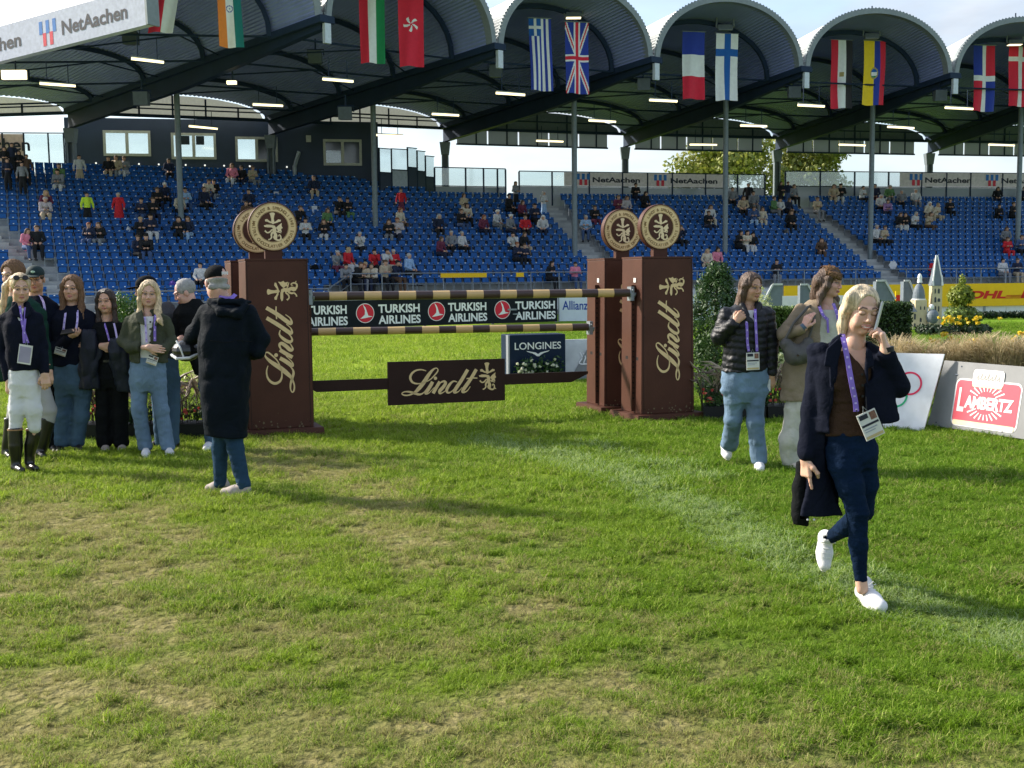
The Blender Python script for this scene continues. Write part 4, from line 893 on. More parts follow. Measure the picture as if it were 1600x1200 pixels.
def tower(loc, label, lettering=True, side=1):
    """local x along the jump, y away; origin at the middle of the front face foot"""
    r = empty('jump_wing', label, 'jump wing', loc, JR, 'brown branded jump wings'); b0 = .085
    m_ = MB(); m_.hexa([(-TW/2-.115,-.125,0),(TW/2+.115,-.125,0),(TW/2+.115,TD_+.12,0),(-TW/2-.115,TD_+.12,0),(-TW/2-.105,-.115,b0),(TW/2+.105,-.115,b0),(TW/2+.105,TD_+.11,b0),(-TW/2-.105,TD_+.11,b0)]); m_.build('base', M_brown, r)
    m_ = MB(); bv = .006; e = .018
    m_.hexa([(-TW/2-e,-e,b0),(TW/2+e,-e,b0),(TW/2+e,TD_,b0),(-TW/2-e,TD_,b0),(-TW/2,0,TH),(TW/2,0,TH),(TW/2,TD_,TH),(-TW/2,TD_,TH)]); body = m_.build('body', M_brown, r)
    md = body.modifiers.new('bevel', 'BEVEL'); md.width = .008; md.segments = 2
    m_ = MB(); m_.box((-TW/2-.004,-.004,TH+.001),(TW/2+.004,TD_+.004,TH+.022)); m_.build('top_cap', M_brown, r)
    q = MB()
    for z in (b0+.06, .62, 1.2, TH-.05):
        for x in (-TW/2+.03, TW/2-.03): q.cyl((x, -e*(1-z/TH)-.003, z), (0, 1, 0), .006, .004, 8)
    q.build('screw', mat('brown_screw', (.03, .014, .010), .4, .4), r)
    q = MB()
    for x in (-TW/2+.012, TW/2-.018): q.hexa([(x,-e-.0015,b0),(x+.006,-e-.0015,b0),(x+.006,0,b0),(x,0,b0),(x,-.0015,TH),(x+.006,-.0015,TH),(x+.006,.01,TH),(x,.01,TH)])
    q.build('edge_joint', mat('brown_joint', (.022, .010, .008), .7), r)
    q = MB(); rg_ = random.Random(int(loc.x*100))
    for i in range(26): disc(q, rg_.uniform(-TW/2, TW/2), b0+abs(rg_.gauss(0, .05))+.004, rg_.uniform(.003, .012), 0, -e-.0035, 7)
    q.build('mud_splash', mat('dried_mud', (.16, .12, .07), .95), r)
    # pole rails on the inner side face
    sx = side*TW/2
    for yy in (.17,):
        m_ = MB(); m_.box((min(sx, sx+side*.055), yy-.014, b0+.02), (max(sx, sx+side*.055), yy+.014, TH-.30)); rl = m_.build('pole_rail', M_brown, r)
        h_ = MB()
        for q in range(22): z = .25+q*.06; h_.box((sx+side*.02, yy-.018, z), (sx+side*.042, yy+.018, z+.018))
        h_.build('rail_hole', mat('rail_hole_black', (.004, .004, .004), .8), rl)
    for yy in (.1, .36):
        m_ = MB(); m_.box((sx-.004 if side > 0 else sx-.012, yy-.03, .70), (sx+.012 if side > 0 else sx+.004, yy+.03, .735)); m_.build('slot', mat('rail_hole_black', (.004, .004, .004), .8), r)
    m_ = MB(); m_.box((sx-.01, .14, TH-.27), (sx+.01, .19, TH-.22)); m_.build('white_tag', M_white, r)
    if lettering:
        sl = -e/TH  # front face leans a touch
        T = Matrix.Rotation(-math.atan(e/TH), 4, 'X'); T.translation = Vector((0, -e-.0015, b0))
        m_ = MB(); lindt(m_, .150, .375, .93, 0, -.002, True); crest(m_, .05, 1.455, .33, 0, -.002, True); m_.v = [tuple(T @ Vector(v)) for v in m_.v]; m_.build('lettering', M_gold, r)
    # disc on its neck
    m_ = MB(); m_.box((-.09, .17, TH+.022), (.09, .24, TH+.13)); m_.build('neck', M_brown, r)
    R_ = .262; zc = TH+.10+R_; yc = .205
    m_ = MB(); m_.cyl((0, yc, zc), (0, 1, 0), R_, .085, 56); dsk = m_.build('disc', M_brown, r); md = dsk.modifiers.new('bevel', 'BEVEL'); md.width = .006; md.segments = 2
    yf = yc-.0425
    def pr(fn, nm, mm): q = MB(); fn(q); q.build(nm, mm, dsk)
    pr(lambda q: ring(q, 0, zc, .158, .250, 0, yf-.0015, 64), 'gold_ring', M_gold)
    def rg(q):
        ring(q, 0, zc, .245, .2485, 0, yf-.004, 64); ring(q, 0, zc, .160, .165, 0, yf-.004, 64); ring(q, 0, zc, .238, .240, 0, yf-.004, 64)
        def arc(txt, a0, a1, out_):
            n = len(txt)
            for i, ch in enumerate(txt):
                if ch == ' ': continue
                a = a0+(a1-a0)*(i/(n-1)); rr = .183 if out_ else .222
                ro = a-math.pi/2 if out_ else a+math.pi/2
                vs, fs = text_geo(ch, .02); xs = [v[0] for v in vs]; cx_ = (min(xs)+max(xs))/2; s_ = .046; m0 = rr*math.cos(a); m1 = zc+rr*math.sin(a)
                q.add([(m0+((v[0]-cx_)*s_)*math.cos(ro)-(v[1]*s_)*math.sin(ro), yf-.005, m1+((v[0]-cx_)*s_)*math.sin(ro)+(v[1]*s_)*math.cos(ro)) for v in vs], fs)
        arc('LINDT & SPRÜNGLI', math.radians(146), math.radians(36), True); arc('MAÎTRE CHOCOLATIER DEPUIS 1845', math.radians(168), math.radians(384), False)
    pr(rg, 'ring_lettering', M_dgold)
    pr(lambda q: crest(q, 0, zc, .305, 0, yf-.002), 'crest', M_lgold)
    return r
FL = Vector((-2.465, 12.20, 0)); FRt = Vector((1.79, 13.22, 0)); 
_off = JN*.93
tower(FL, 'chocolate brown jump wing with golden script, nearest on the left', side=1); tower(FL+_off+Vector((-.03,0,0)), 'brown jump wing mostly hidden behind the left one', side=1)
tower(FRt, 'chocolate brown jump wing with golden script, front one on the right', side=-1); tower(FRt+_off+Vector((-.02,0,0)), 'brown jump wing standing just behind the front right one', side=-1)
M_pb = mat('pole_dark_brown', (.055, .030, .026), .35, 0, .1, coat=.3); M_pt = mat('pole_tan', (.56, .37, .16), .35, 0, .06, coat=.3)
def pole(a, b, n, r, label, first=0):
    root = empty('jump_pole', label, 'pole', a, 0, 'striped poles of the jump'); d = b-a
    for i in range(n):
        p = d*(i/n); q = d*((i+1)/n); m_ = MB(); m_.tube([p, q], r, 20); m_.build('stripe', M_pt if (i+first) % 2 else M_pb, root, smooth=False)
    for p, s_ in ((Vector((0,0,0)), -1), (d, 1)):
        m_ = MB(); m_.tube([p, p+d.normalized()*s_*.02], r*.98, 20); m_.build('end_cap', M_legs, root)
    return root
def cup(p, label):
    r = empty('pole_cup', label, 'pole cup', p, JR, 'metal pole cups'); m_ = MB()
    m_.box((-.02, -.05, -.09), (.02, .05, .07)); 
    for q in range(6): a = math.pi+math.pi*q/5; b = math.pi+math.pi*(q+1)/5; 
    m_.tube([(.06*math.cos(math.pi+math.pi*i/6)*0+.03, .058*math.cos(math.pi+math.pi*i/6), .055*math.sin(math.pi+math.pi*i/6)) for i in range(7)], .012, 6); m_.build('cup', M_legs, r)
    m_ = MB(); m_.cyl((0, -.055, .03), (0, 1, 0), .012, .03, 8); m_.build('pin', M_legs, r)
pl = at(487, 463, FL.y+.32); pr_ = at(983, 457.5, FRt.y-.0); 
pole(pl, pr_, 19, .048, 'upper striped pole of brown and tan bands spanning the front wings', 0); cup(pl-JD*.02, 'metal cup holding the upper pole at the left wing'); cup(pr_+JD*.02, 'metal cup holding the upper pole at the front right wing')
ql = at(470, 519, FL.y+1.15); qr = at(919, 511, FRt.y+.68)
pole(ql, qr, 17, .045, 'lower striped pole of brown and tan bands behind, between the rear wings', 0); cup(qr+JD*.02, 'metal cup holding the lower pole at the rear right wing')
def plank():
    a = at(487, 604, FL.y+.40); b = at(918, 588, FRt.y+.64); d = b-a; L_ = d.length; T = frame(a, d, (0, 0, 1)); r = empty('jump_plank', 'dark brown hanging plank with a wide centre board bearing golden script', 'plank', (a+b)/2); bpy.context.view_layer.update()
    h = .125; p = [(0, 0), (.05, -h/2-.0), (L_-.22, -h/2), (L_, h/2-.02), (L_, h/2), (0, h/2)]
    def prism(P_, y0, y1): m_ = MB(); n = len(P_); m_.add([T @ Vector((x, y0, z)) for x, z in P_]+[T @ Vector((x, y1, z)) for x, z in P_], [tuple(range(n)), tuple(range(2*n-1, n-1, -1))]+[(i, i+n, (i+1) % n+n, (i+1) % n) for i in range(n)]); return m_
    uA = .87; uB = 2.215*L_/3.42
    # board edges found from the photo columns
    def ux(px):
        lo, hi = 0., L_
        for _ in range(40):
            m_ = (lo+hi)/2
            if proj(T @ Vector((m_, 0, 0)))[0] < px: lo = m_
            else: hi = m_
        return (lo+hi)/2
    uA, uB = ux(606), ux(788)
    oparent(prism([(0, -h/2+.03), (.05, -h/2), (uA-.002, -h/2), (uA-.002, h/2), (0, h/2)], -.0125, .0125).build('plank_arm', M_boardb), r); oparent(prism([(uB+.002, -h/2), (L_-.22, -h/2), (L_, h/2-.03), (L_, h/2), (uB+.002, h/2)], -.0125, .0125).build('plank_arm', M_boardb), r)
    hb = .245; m_ = prism([(uA, -hb), (uB, -hb), (uB, hb), (uA, hb)], -.02, .02); bd = oparent(m_.build('board', M_boardb), r)
    q = MB(); W_b = uB-uA; k_ = W_b/1460.0; lindt(q, uA+(195-38)*k_, -hb+(650-540)*k_*.98, 955*k_, 0, -.0225); crest(q, uA+(1270-38)*k_, -hb+(650-350)*k_, .33, 0, -.0225); q.v = [tuple(T @ Vector(v)) for v in q.v]; oparent(q.build('lettering', M_gold), r)
plank()

# ---- timing box with flowers, white filler behind
M_navy = mat('dark_navy_board', (.008, .018, .045), .45, 0, .08, spec=.15)
def longines():
    T0 = at(797, 590, 18.2); T0.z = 0; T1 = at(884, 590, 18.5); T1.z = 0; T = frame(T0, T1-T0); L_ = (T1-T0).length; r = empty('timing_box', 'dark navy watch sponsor box with white flowers planted at its front', 'timing box', T0); bpy.context.view_layer.update()
    h = at(840, 523, 18.3).z; m_ = MB(); m_.box((0, 0, .0), (L_, .45, h), T=T); o = oparent(m_.build('box', M_navy), r); md = o.modifiers.new('b', 'BEVEL'); md.width = .01
    m_ = MB(); m_.box((-.03, -.01, 0), (-.004, .1, h), T=T); oparent(m_.build('edge_strip', M_pale), r)
    q = MB(); text(q, 'LONGINES', .08, h-.235, L_-.16, .115, 0, -.006, .012)
    # slab serifs
    n = 8; 
    for s_ in (-1, 1):
        pts = [(L_/2, h-.31), (L_/2+s_*.04, h-.285), (L_/2+s_*.2, h-.255), (L_/2+s_*.17, h-.275), (L_/2+s_*.1, h-.295), (L_/2+s_*.06, h-.315), (L_/2+s_*.02, h-.345), (L_/2, h-.345)]
        poly(q, pts if s_ < 0 else pts[::-1], 0, -.006)
    q.v = [tuple(T @ Vector(v)) for v in q.v]; oparent(q.build('lettering', M_wtxt), r)
    q = MB(); 
    for i in range(9): leaf_cloud(q, T @ Vector((.12+i*(L_-.2)/9, -.08, .12+.06*(i % 3))), (.10, .10, .20), 60, .035)
    oparent(q.build('foliage', leafmat('box_plant_leaves', (.02, .06, .012), (.06, .13, .03), 5)), r)
    q = MB()
    for i in range(26):
        u = .08+RNG.random()*.8*L_ if i > 10 else .06+RNG.random()*.3; q2 = T @ Vector((u, -.16, .12+RNG.random()*.26)); leaf_cloud(q, q2, (.025, .02, .02), 7, .022, flat=1.6)
    oparent(q.build('blossom', leafmat('white_blossom', (.7, .72, .5), (.8, .8, .7), 5, .3)), r)
    # pale wing board leaning beside it
    A = at(883, 595, 18.9); A.z = 0; B = at(1000, 600, 19.3); B.z = 0; T = frame(A, B-A); r = empty('filler_board', 'pale grey slanted filler board between the navy box and the right wings', 'jump filler', A); bpy.context.view_layer.update()
    h = at(900, 531, 19).z; m_ = MB(); m_.hexa([T @ Vector(v) for v in ((0,-.0,0),(1.3,0,0),(1.3,.06,0),(0,.06,0),(0,.16,h),(1.3,.16,h),(1.3,.22,h),(0,.22,h))]); oparent(m_.build('board', mat('filler_grey_white', (.55, .57, .58), .5)), r)
    m_ = MB(); m_.add([T @ Vector(v) for v in ((.10,-.003,.01),(.42,.10,h*.72),(.9,.15,h*.96),(.9,-.003,.01))], [(0,1,2,3)]); oparent(m_.build('grey_print', mat('filler_grey_print', (.22, .23, .23), .5)), r)
    m_ = MB(); 
    for q in range(3): stroke(m_, [(.30+q*.06, .42-q*.02, .02), (.33+q*.06, .33, .02), (.27+q*.08, .24, .02), (.38+q*.06, .22, .02)], 4, 0, -.0)
    m_.v = [tuple(T @ Vector((v[0], .16*v[2]/h-.012, v[2]))) for v in m_.v]; oparent(m_.build('white_print', M_wtxt), r)
    m_ = MB(); m_.box((.0, -.6, 0), (.5, -.35, .14), T=T); o = m_.build('kerb_block', M_pale); tag(o, 'small pale block on the grass below the slanted filler board', 'block')
longines()

# ---- right hand boards
def boards():
    # olympic rings board, leaning back
    A = ground(1360, 668); B = ground(1443, 673); d = (B-A).normalized(); P0 = B-d*1.05; T = frame(P0, d, (0, 0, 1)); r = empty('sponsor_board', 'leaning white board with five coloured rings behind the woman on the phone', 'board', P0); bpy.context.view_layer.update()
    Tl = T @ Matrix.Rotation(math.radians(-14), 4, 'X'); h = .83
    m_ = MB(); m_.hexa([Tl @ Vector(v) for v in ((0,0,0),(1.05,0,0),(1.05,.03,0),(0,.03,0),(0,0,h),(1.20,0,h),(1.20,.03,h),(0,.03,h))]); oparent(m_.build('panel', mat('board_white', (.74, .76, .80), .4)), r)
    for c, (u, v), nm in (((.02, .16, .55), (.25, .52), 'blue'), ((.03, .03, .03), (.51, .52), 'black'), ((.75, .03, .10), (.79, .50), 'red'), ((.85, .45, .02), (.38, .38), 'yellow'), ((.02, .40, .18), (.65, .36), 'green')):
        q = MB(); ring(q, u+.08, v, .108, .128, 0, -.004, 40); q.v = [tuple(Tl @ Vector(x)) for x in q.v]; oparent(q.build('ring', mat('ring_'+nm, c, .5)), r)
    m_ = MB(); m_.tube([T @ Vector((.2, .22, h*.8)), T @ Vector((.2, .6, 0))], .02, 6); m_.tube([T @ Vector((.9, .22, h*.8)), T @ Vector((.9, .6, 0))], .02, 6); oparent(m_.build('strut', M_legs), r)
    # Lambertz board
    A = ground(1449, 668); B = ground(1660, 700); T = frame(A+Vector((0,0,.03)), B-A); r = empty('sponsor_board', 'leaning grey board with a pink red biscuit label at the right edge', 'board', A); bpy.context.view_layer.update(); Tl = T @ Matrix.Rotation(math.radians(-10), 4, 'X'); L_ = (B-A).length; h = .71
    m_ = MB(); m_.hexa([Tl @ Vector(v) for v in ((0,0,0),(L_,0,0),(L_,.06,0),(0,.06,0),(.10,0,h),(L_,0,h),(L_,.06,h),(.10,.06,h))]); oparent(m_.build('panel', mat('board_grey', (.23, .235, .24), .45, 0, .08)), r)
    m_ = MB(); m_.box((.28,.05,-.05),(.65,.3,.01), T=T); m_.tube([T @ Vector((.3,.1,h*.8)), T @ Vector((.3,.55,0))], .02, 6); m_.tube([T @ Vector((L_*.8,.1,h*.8)), T @ Vector((L_*.8,.55,0))], .02, 6); oparent(m_.build('strut', M_legs), r)
    uc, vc, W2, H2 = .37, .06, .66, .44
    def rr(x0, y0, x1, y1, rad):
        P = []
        for cx_, cy_, a0 in ((x1-rad, y1-rad, 0), (x0+rad, y1-rad, 90), (x0+rad, y0+rad, 180), (x1-rad, y0+rad, 270)):
            for q in range(6): a = math.radians(a0+q*18); P.append((cx_+rad*math.cos(a), cy_+rad*math.sin(a)))
        return P
    M_pk = mat('label_pink_red', (.68, .085, .12), .5, 0, .03); M_cr = mat('label_cream', (.80, .68, .45), .5); M_gs = mat('label_grey_script', (.35, .33, .30), .5)
    def prt(fn, nm, mm): q = MB(); fn(q); q.v = [tuple(Tl @ Vector(v)) for v in q.v]; oparent(q.build(nm, mm), r)
    x0, x1, y0, y1 = .33, 1.15, .07, .52
    def lab(q):
        poly(q, rr(x0-.018, y0-.03, x1+.018, y1+.018, .07), 0, -.003); poly(q, rr(x0, y0, x1, y1, .055), 1, -.006); poly(q, rr(x0+.01, y0-.018, x1-.01, y0+.03, .02), 2, -.0075)
        poly(q, rr(x0+.20, y1-.055, x0+.60, y1+.125, .04), 0, -.009); poly(q, rr(x0+.208, y1-.06, x0+.592, y1-.01, .02), 2, -.0105); poly(q, rr(x0+.212, y1-.03, x0+.588, y1+.113, .035), 0, -.012)
    prt(lab, 'label', [M_wtxt, M_pk, M_cr])
    def ray_(q):
        c = (x0+.41, y0+.235)
        for i in range(26):
            a = math.pi*(i+.5)/13
            if abs(math.sin(a)) < .38: continue
            r0, r1 = .12, .19+.03*abs(math.cos(a)); 
            for s_ in (0,): stroke(q, [(c[0]+r0*1.15*math.cos(a), c[1]+r0*math.sin(a), .010), (c[0]+r1*1.25*math.cos(a), c[1]+r1*math.sin(a)*.93, .017)], 1, 0, -.008, False)
    prt(ray_, 'sunburst', M_wtxt)
    def tx(q): text(q, 'L', x0+.045, y0+.12, .09, .25, 0, -.009, .03); text(q, 'AMBERTZ', x0+.14, y0+.165, .62, .13, 0, -.0095, .045)
    prt(tx, 'lettering', M_wtxt)
    def sc_(q):
        for s_ in range(7): u = x0+.25+s_*.045; stroke(q, [(u, y1+.02, .006), (u+.03, y1+.07+.02*(s_ % 2), .010), (u+.02, y1+.015, .006), (u+.045, y1+.035, .008)], 4, 0, -.014)
    prt(sc_, 'script', M_gs)
    prt(lambda q: [disc(q, u, v, .008, 0, -.004, 8) for u, v in ((.35, .66), (.12, .04), (1.0, .04), (.75, .015))], 'screw', M_steel)
boards()

# ---- planting
M_con = leafmat('conifer_green', (.012, .045, .010), (.05, .115, .022), 3, .2); M_bush = leafmat('bush_green', (.03, .09, .012), (.10, .19, .03), 3, .3)
M_planter = mat('black_planter', (.012, .013, .015), .5)
def shrub(name, label, cat, c, r, n, size, m_, lump=.35, stem=True, seed=1, clumps=9, flat_=1.0):
    root = empty(name, label, cat, (c[0], c[1], 0)); rg = np.random.default_rng(seed); mb = MB(); c0 = np.array((0, 0, c[2]))
    leaf_cloud(mb, c0, np.array(r)*.92, int(n*.55), size, 0, rg, .5, flat_, lump, seed)
    for q in range(clumps):
        d = rg.normal(size=3); d /= np.linalg.norm(d); leaf_cloud(mb, c0+d*np.array(r)*.72, np.array(r)*.34, int(n*.45/clumps), size, 0, rg, .3, flat_)
    mb.build('foliage', m_, root)
    if stem: t = MB(); t.tube([(0,0,0), (0,0,c[2])], .03, 7); t.build('stem', mat('bark', (.10, .08, .06), .9, 0, .3, 3, .4), root)
    return root
p = at(192, 480, 16.5); shrub('round_bush', 'round green bush behind the group on the left', 'bush', (p.x, p.y, .78), (.33, .35, .80), 6500, .026, M_bush, seed=2)
p = at(150, 500, 15.5); shrub('round_bush', 'small green bush low behind the dark haired woman', 'bush', (p.x, p.y, .55), (.22, .25, .54), 2300, .026, M_bush, seed=5)
p = at(1119, 470, 15.2)
def conifer():
    root = empty('conifer', 'dense dark green conifer right of the front right wing', 'conifer', (p.x, p.y, 0)); mb = MB(); rg = np.random.default_rng(8)
    for q in range(60):
        z = .15+1.62*q/60; R_ = .42*(1-(max(0, z-.9)/1.0)**1.6*.75)*(1 if z > .35 else .8); 
        for s_ in range(3): a = rg.random()*6.28; leaf_cloud(mb, (math.cos(a)*R_*.62, math.sin(a)*R_*.62, z), (R_*.42, R_*.42, .12), 85, .026, 0, rg, .2, .7)
    mb.build('foliage', M_con, root); t = MB(); t.tube([(0,0,0), (0,0,1.5)], [.04, .02], 7); t.build('stem', MATS['bark'], root)
conifer()
def planter(label, a, b, seed, depth=.38, tall=True, w_off=0.0):
    T = frame(a, b-a); L_ = (b-a).length; root = empty('flower_planter', label, 'planter', a, 0, 'flower planters flanking the jump'); bpy.context.view_layer.update(); rg = np.random.default_rng(seed)
    n = max(1, round(L_/.62))
    for q in range(n):
        u0 = L_*q/n+.008; u1 = L_*(q+1)/n-.008; m_ = MB(); m_.hexa([T @ Vector(v) for v in ((u0+.01,.01,0),(u1-.01,.01,0),(u1-.01,depth,0),(u0+.01,depth,0),(u0,0,.16),(u1,0,.16),(u1,depth,.16),(u0,depth,.16))]); oparent(m_.build('trough', M_planter), root)
    f = MB(); 
    for q in range(int(L_*9)): leaf_cloud(f, T @ Vector((rg.random()*L_, .03+rg.random()*depth*.5, .22+rg.random()*.08)), (.10, .09, .10), 60, .022, 0, rg, .2, 1.7)
    oparent(f.build('leaves', leafmat('begonia_leaves', (.015, .045, .012), (.06, .12, .03), 7, .2)), root)
    f = MB()
    for q in range(int(L_*42)): leaf_cloud(f, T @ Vector((rg.random()*L_, -.03+rg.random()*depth*.5, .20+rg.random()*.17)), (.016, .016, .014), 5, .016, 0, rg, .1, 2)
    oparent(f.build('red_blossom', leafmat('red_blossom', (.50, .03, .03), (.72, .17, .12), 9, .3)), root)
    if tall:
        f = MB()
        for q in range(int(L_*75)):
            u = rg.random()*L_; base = Vector((u, depth*.35+rg.random()*depth*.7, .18)); az = rg.random()*6.28; ln = .38+.25*rg.random(); dr = Vector((math.cos(az), math.sin(az)*.8, 0)); pts = [T @ (base+dr*ln*t*t*.62+Vector((0,0,ln*(t*1.25-.62*t*t*t*(.6+rg.random()*.6))))) for t in (0, .35, .65, .85, 1.0)]
            f.tube(pts, [.003, .005, .012, .014, .004], 5)
        oparent(f.build('plumes', leafmat('fountain_grass', (.09, .055, .05), (.52, .42, .30), 5, .25)), root)
        f = MB()
        for q in range(int(L_*130)):
            u = rg.random()*L_; base = T @ Vector((u, depth*.3+rg.random()*depth*.8, .14)); az = rg.random()*6.28; ln = .35+.3*rg.random(); dr = Vector((math.cos(az), math.sin(az), 0)); sd_ = Vector((-dr.y, dr.x, 0))*.004
            P_ = [base+dr*ln*t*t*.8+Vector((0,0,ln*(t*1.2-.7*t*t))) for t in (0, .4, .75, 1)]; f.add([P_[0]-sd_, P_[0]+sd_, P_[1]-sd_, P_[1]+sd_, P_[2]-sd_, P_[2]+sd_, P_[3]], [(0,1,3,2),(2,3,5,4),(4,5,6)])
        oparent(f.build('grass_blades', leafmat('purple_grass', (.025, .016, .022), (.09, .06, .04), 5, .2)), root)
        f = MB()
        for q in range(int(L_*6)): leaf_cloud(f, T @ Vector((rg.random()*L_, depth*.9, .50+rg.random()*.20)), (.11, .09, .09), 70, .024, 0, rg, .3, 2)
        oparent(f.build('hydrangea', leafmat('pale_green_hydrangea', (.30, .36, .10), (.62, .66, .36), 7, .3)), root)
planter('black trough planter with purple grasses and red begonias behind the left group', ground(95, 688), ground(362, 686), 31)
planter('black trough planter with purple grasses and red begonias right of the wings', ground(1098, 657), ground(1300, 657), 32)
def hedge():
    a = at(1352, 560, 15.3); b = at(1413, 560, 15.5); zt = at(1380, 474, 15.4).z; root = empty('clipped_hedge', 'tall clipped square hedge behind the phone hand', 'hedge', ((a.x+b.x)/2, 15.5, 0)); mb = MB(); rg = np.random.default_rng(4); w_ = (b.x-a.x)
    def fill(w_, d_, z0, z1, n):
        for q in range(n):
            f_ = rg.integers(0, 4); P_ = np.array([(rg.random()-.5)*w_, (rg.random()-.5)*d_, z0+rg.random()*(z1-z0)])
            if f_ == 0: P_[1] = -d_/2+rg.random()*.05
            elif f_ == 1: P_[0] = -w_/2+rg.random()*.05
            elif f_ == 2: P_[0] = w_/2-rg.random()*.05
            else: P_[2] = z1-rg.random()*.05
            leaf_cloud(mb, P_, (.035, .035, .035), 7, .018, 0, rg, .1, 1.2)
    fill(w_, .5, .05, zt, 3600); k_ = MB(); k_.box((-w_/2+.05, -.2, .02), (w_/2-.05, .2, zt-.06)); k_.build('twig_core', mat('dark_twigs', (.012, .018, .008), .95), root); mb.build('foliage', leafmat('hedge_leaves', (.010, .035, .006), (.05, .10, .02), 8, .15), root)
    a = at(1190, 560, 17.3); b = at(1352, 560, 17.6); zt = at(1270, 481, 17.4).z; r2 = empty('clipped_hedge', 'low clipped hedge running behind the woman in the beige coat', 'hedge', ((a.x+b.x)/2, 17.6, 0)); mb2 = MB(); w_ = b.x-a.x
    for q in range(2800):
        f_ = rg.random(); P_ = (((rg.random()-.5)*w_), -.2+rg.random()*.05 if f_ < .7 else (rg.random()-.5)*.4, rg.random()*zt if f_ < .7 else zt-rg.random()*.05); leaf_cloud(mb2, P_, (.04, .035, .04), 6, .022, 0, rg, .1, 1.2)
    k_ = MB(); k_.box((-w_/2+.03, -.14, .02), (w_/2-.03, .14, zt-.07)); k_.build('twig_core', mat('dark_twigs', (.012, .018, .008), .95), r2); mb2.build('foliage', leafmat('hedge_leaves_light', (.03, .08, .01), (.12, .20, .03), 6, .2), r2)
    p_ = at(1188, 470, 16.5); rr_ = shrub('flowering_shrub', 'pale yellow green shrub showing between the two walking women', 'shrub', (p_.x, p_.y, 0.78), (.22, .2, .74), 2600, .024, leafmat('pale_green_hydrangea', (.30, .36, .10), (.62, .66, .36), 7, .3), seed=15)
hedge()
def tan_grasses():
    a = at(1385, 560, 14.1); b = at(1680, 566, 14.0); rg = np.random.default_rng(12); n = 11; G_ = leafmat('tan_feather_grass', (.26, .22, .10), (.74, .60, .38), 4, .4)
    for q in range(n):
        c = a+(b-a)*((q+.5)/n); root = empty('feather_grass', 'tan feather grass tussock above the boards, %s from the left in its row' % ['first','second','third','fourth','fifth','sixth','seventh','eighth','ninth','tenth','eleventh'][q], 'ornamental grass', (c.x, c.y+rg.random()*.2, 0), 0, 'feather grasses above the right boards'); f = MB()
        top = .74+.16*rg.random()
        for s_ in range(620):
            az = rg.random()*6.28; ln = top*(.62+.62*rg.random()); dr = Vector((math.cos(az), math.sin(az)*.8, 0)); b0 = Vector(((rg.random()-.5)*.10, (rg.random()-.5)*.1, .0)); sp = .22+.30*rg.random(); sd_ = Vector((-dr.y, dr.x, .15))*.0035
            P_ = [b0+dr*sp*t**2.0+Vector((0,0,ln*(t*1.45-.62*t*t*t))) for t in (0, .35, .65, .85, 1)]
            f.add([P_[0]-sd_, P_[0]+sd_, P_[1]-sd_, P_[1]+sd_, P_[2]-sd_*.9, P_[2]+sd_*.9, P_[3]-sd_*.7, P_[3]+sd_*.7, P_[4]], [(0,1,3,2),(2,3,5,4),(4,5,7,6),(6,7,8)])
        f.build('blades', G_, root)
    Y_ = leafmat('yellow_petals', (.75, .50, .01), (.90, .72, .05), 9, .3)
    for q, (px, py) in enumerate(((1400, 535), (1462, 532), (1480, 524), (1492, 533), (1520, 535), (1530, 533), (1588, 530), (1598, 520), (1420, 536))):
        c = at(px, py, 15.2); root = empty('yellow_flowers', 'yellow flower heads behind the tan grasses, %s clump from the left' % {1400:'first',1420:'second',1462:'third',1480:'fourth',1492:'fifth',1520:'sixth',1530:'seventh',1588:'eighth',1598:'ninth'}[px], 'flowers', (c.x, c.y, 0), 0, 'yellow flowers behind the grasses'); f = MB()
        for s_ in range(5): leaf_cloud(f, ((rg.random()-.5)*.14, (rg.random()-.5)*.1, c.z+(rg.random()-.5)*.06), (.026, .02, .02), 10, .024, 0, rg, .1, 1.8)
        f.build('blossom', Y_, root); f = MB(); f.tube([(0,0,0),(0,0,c.z-.02)], .006, 5); leaf_cloud(f, (0, 0, c.z-.18), (.12, .1, .16), 130, .03, 0, rg, .2, 1.3); f.build('foliage', M_bush, root)
tan_grasses()
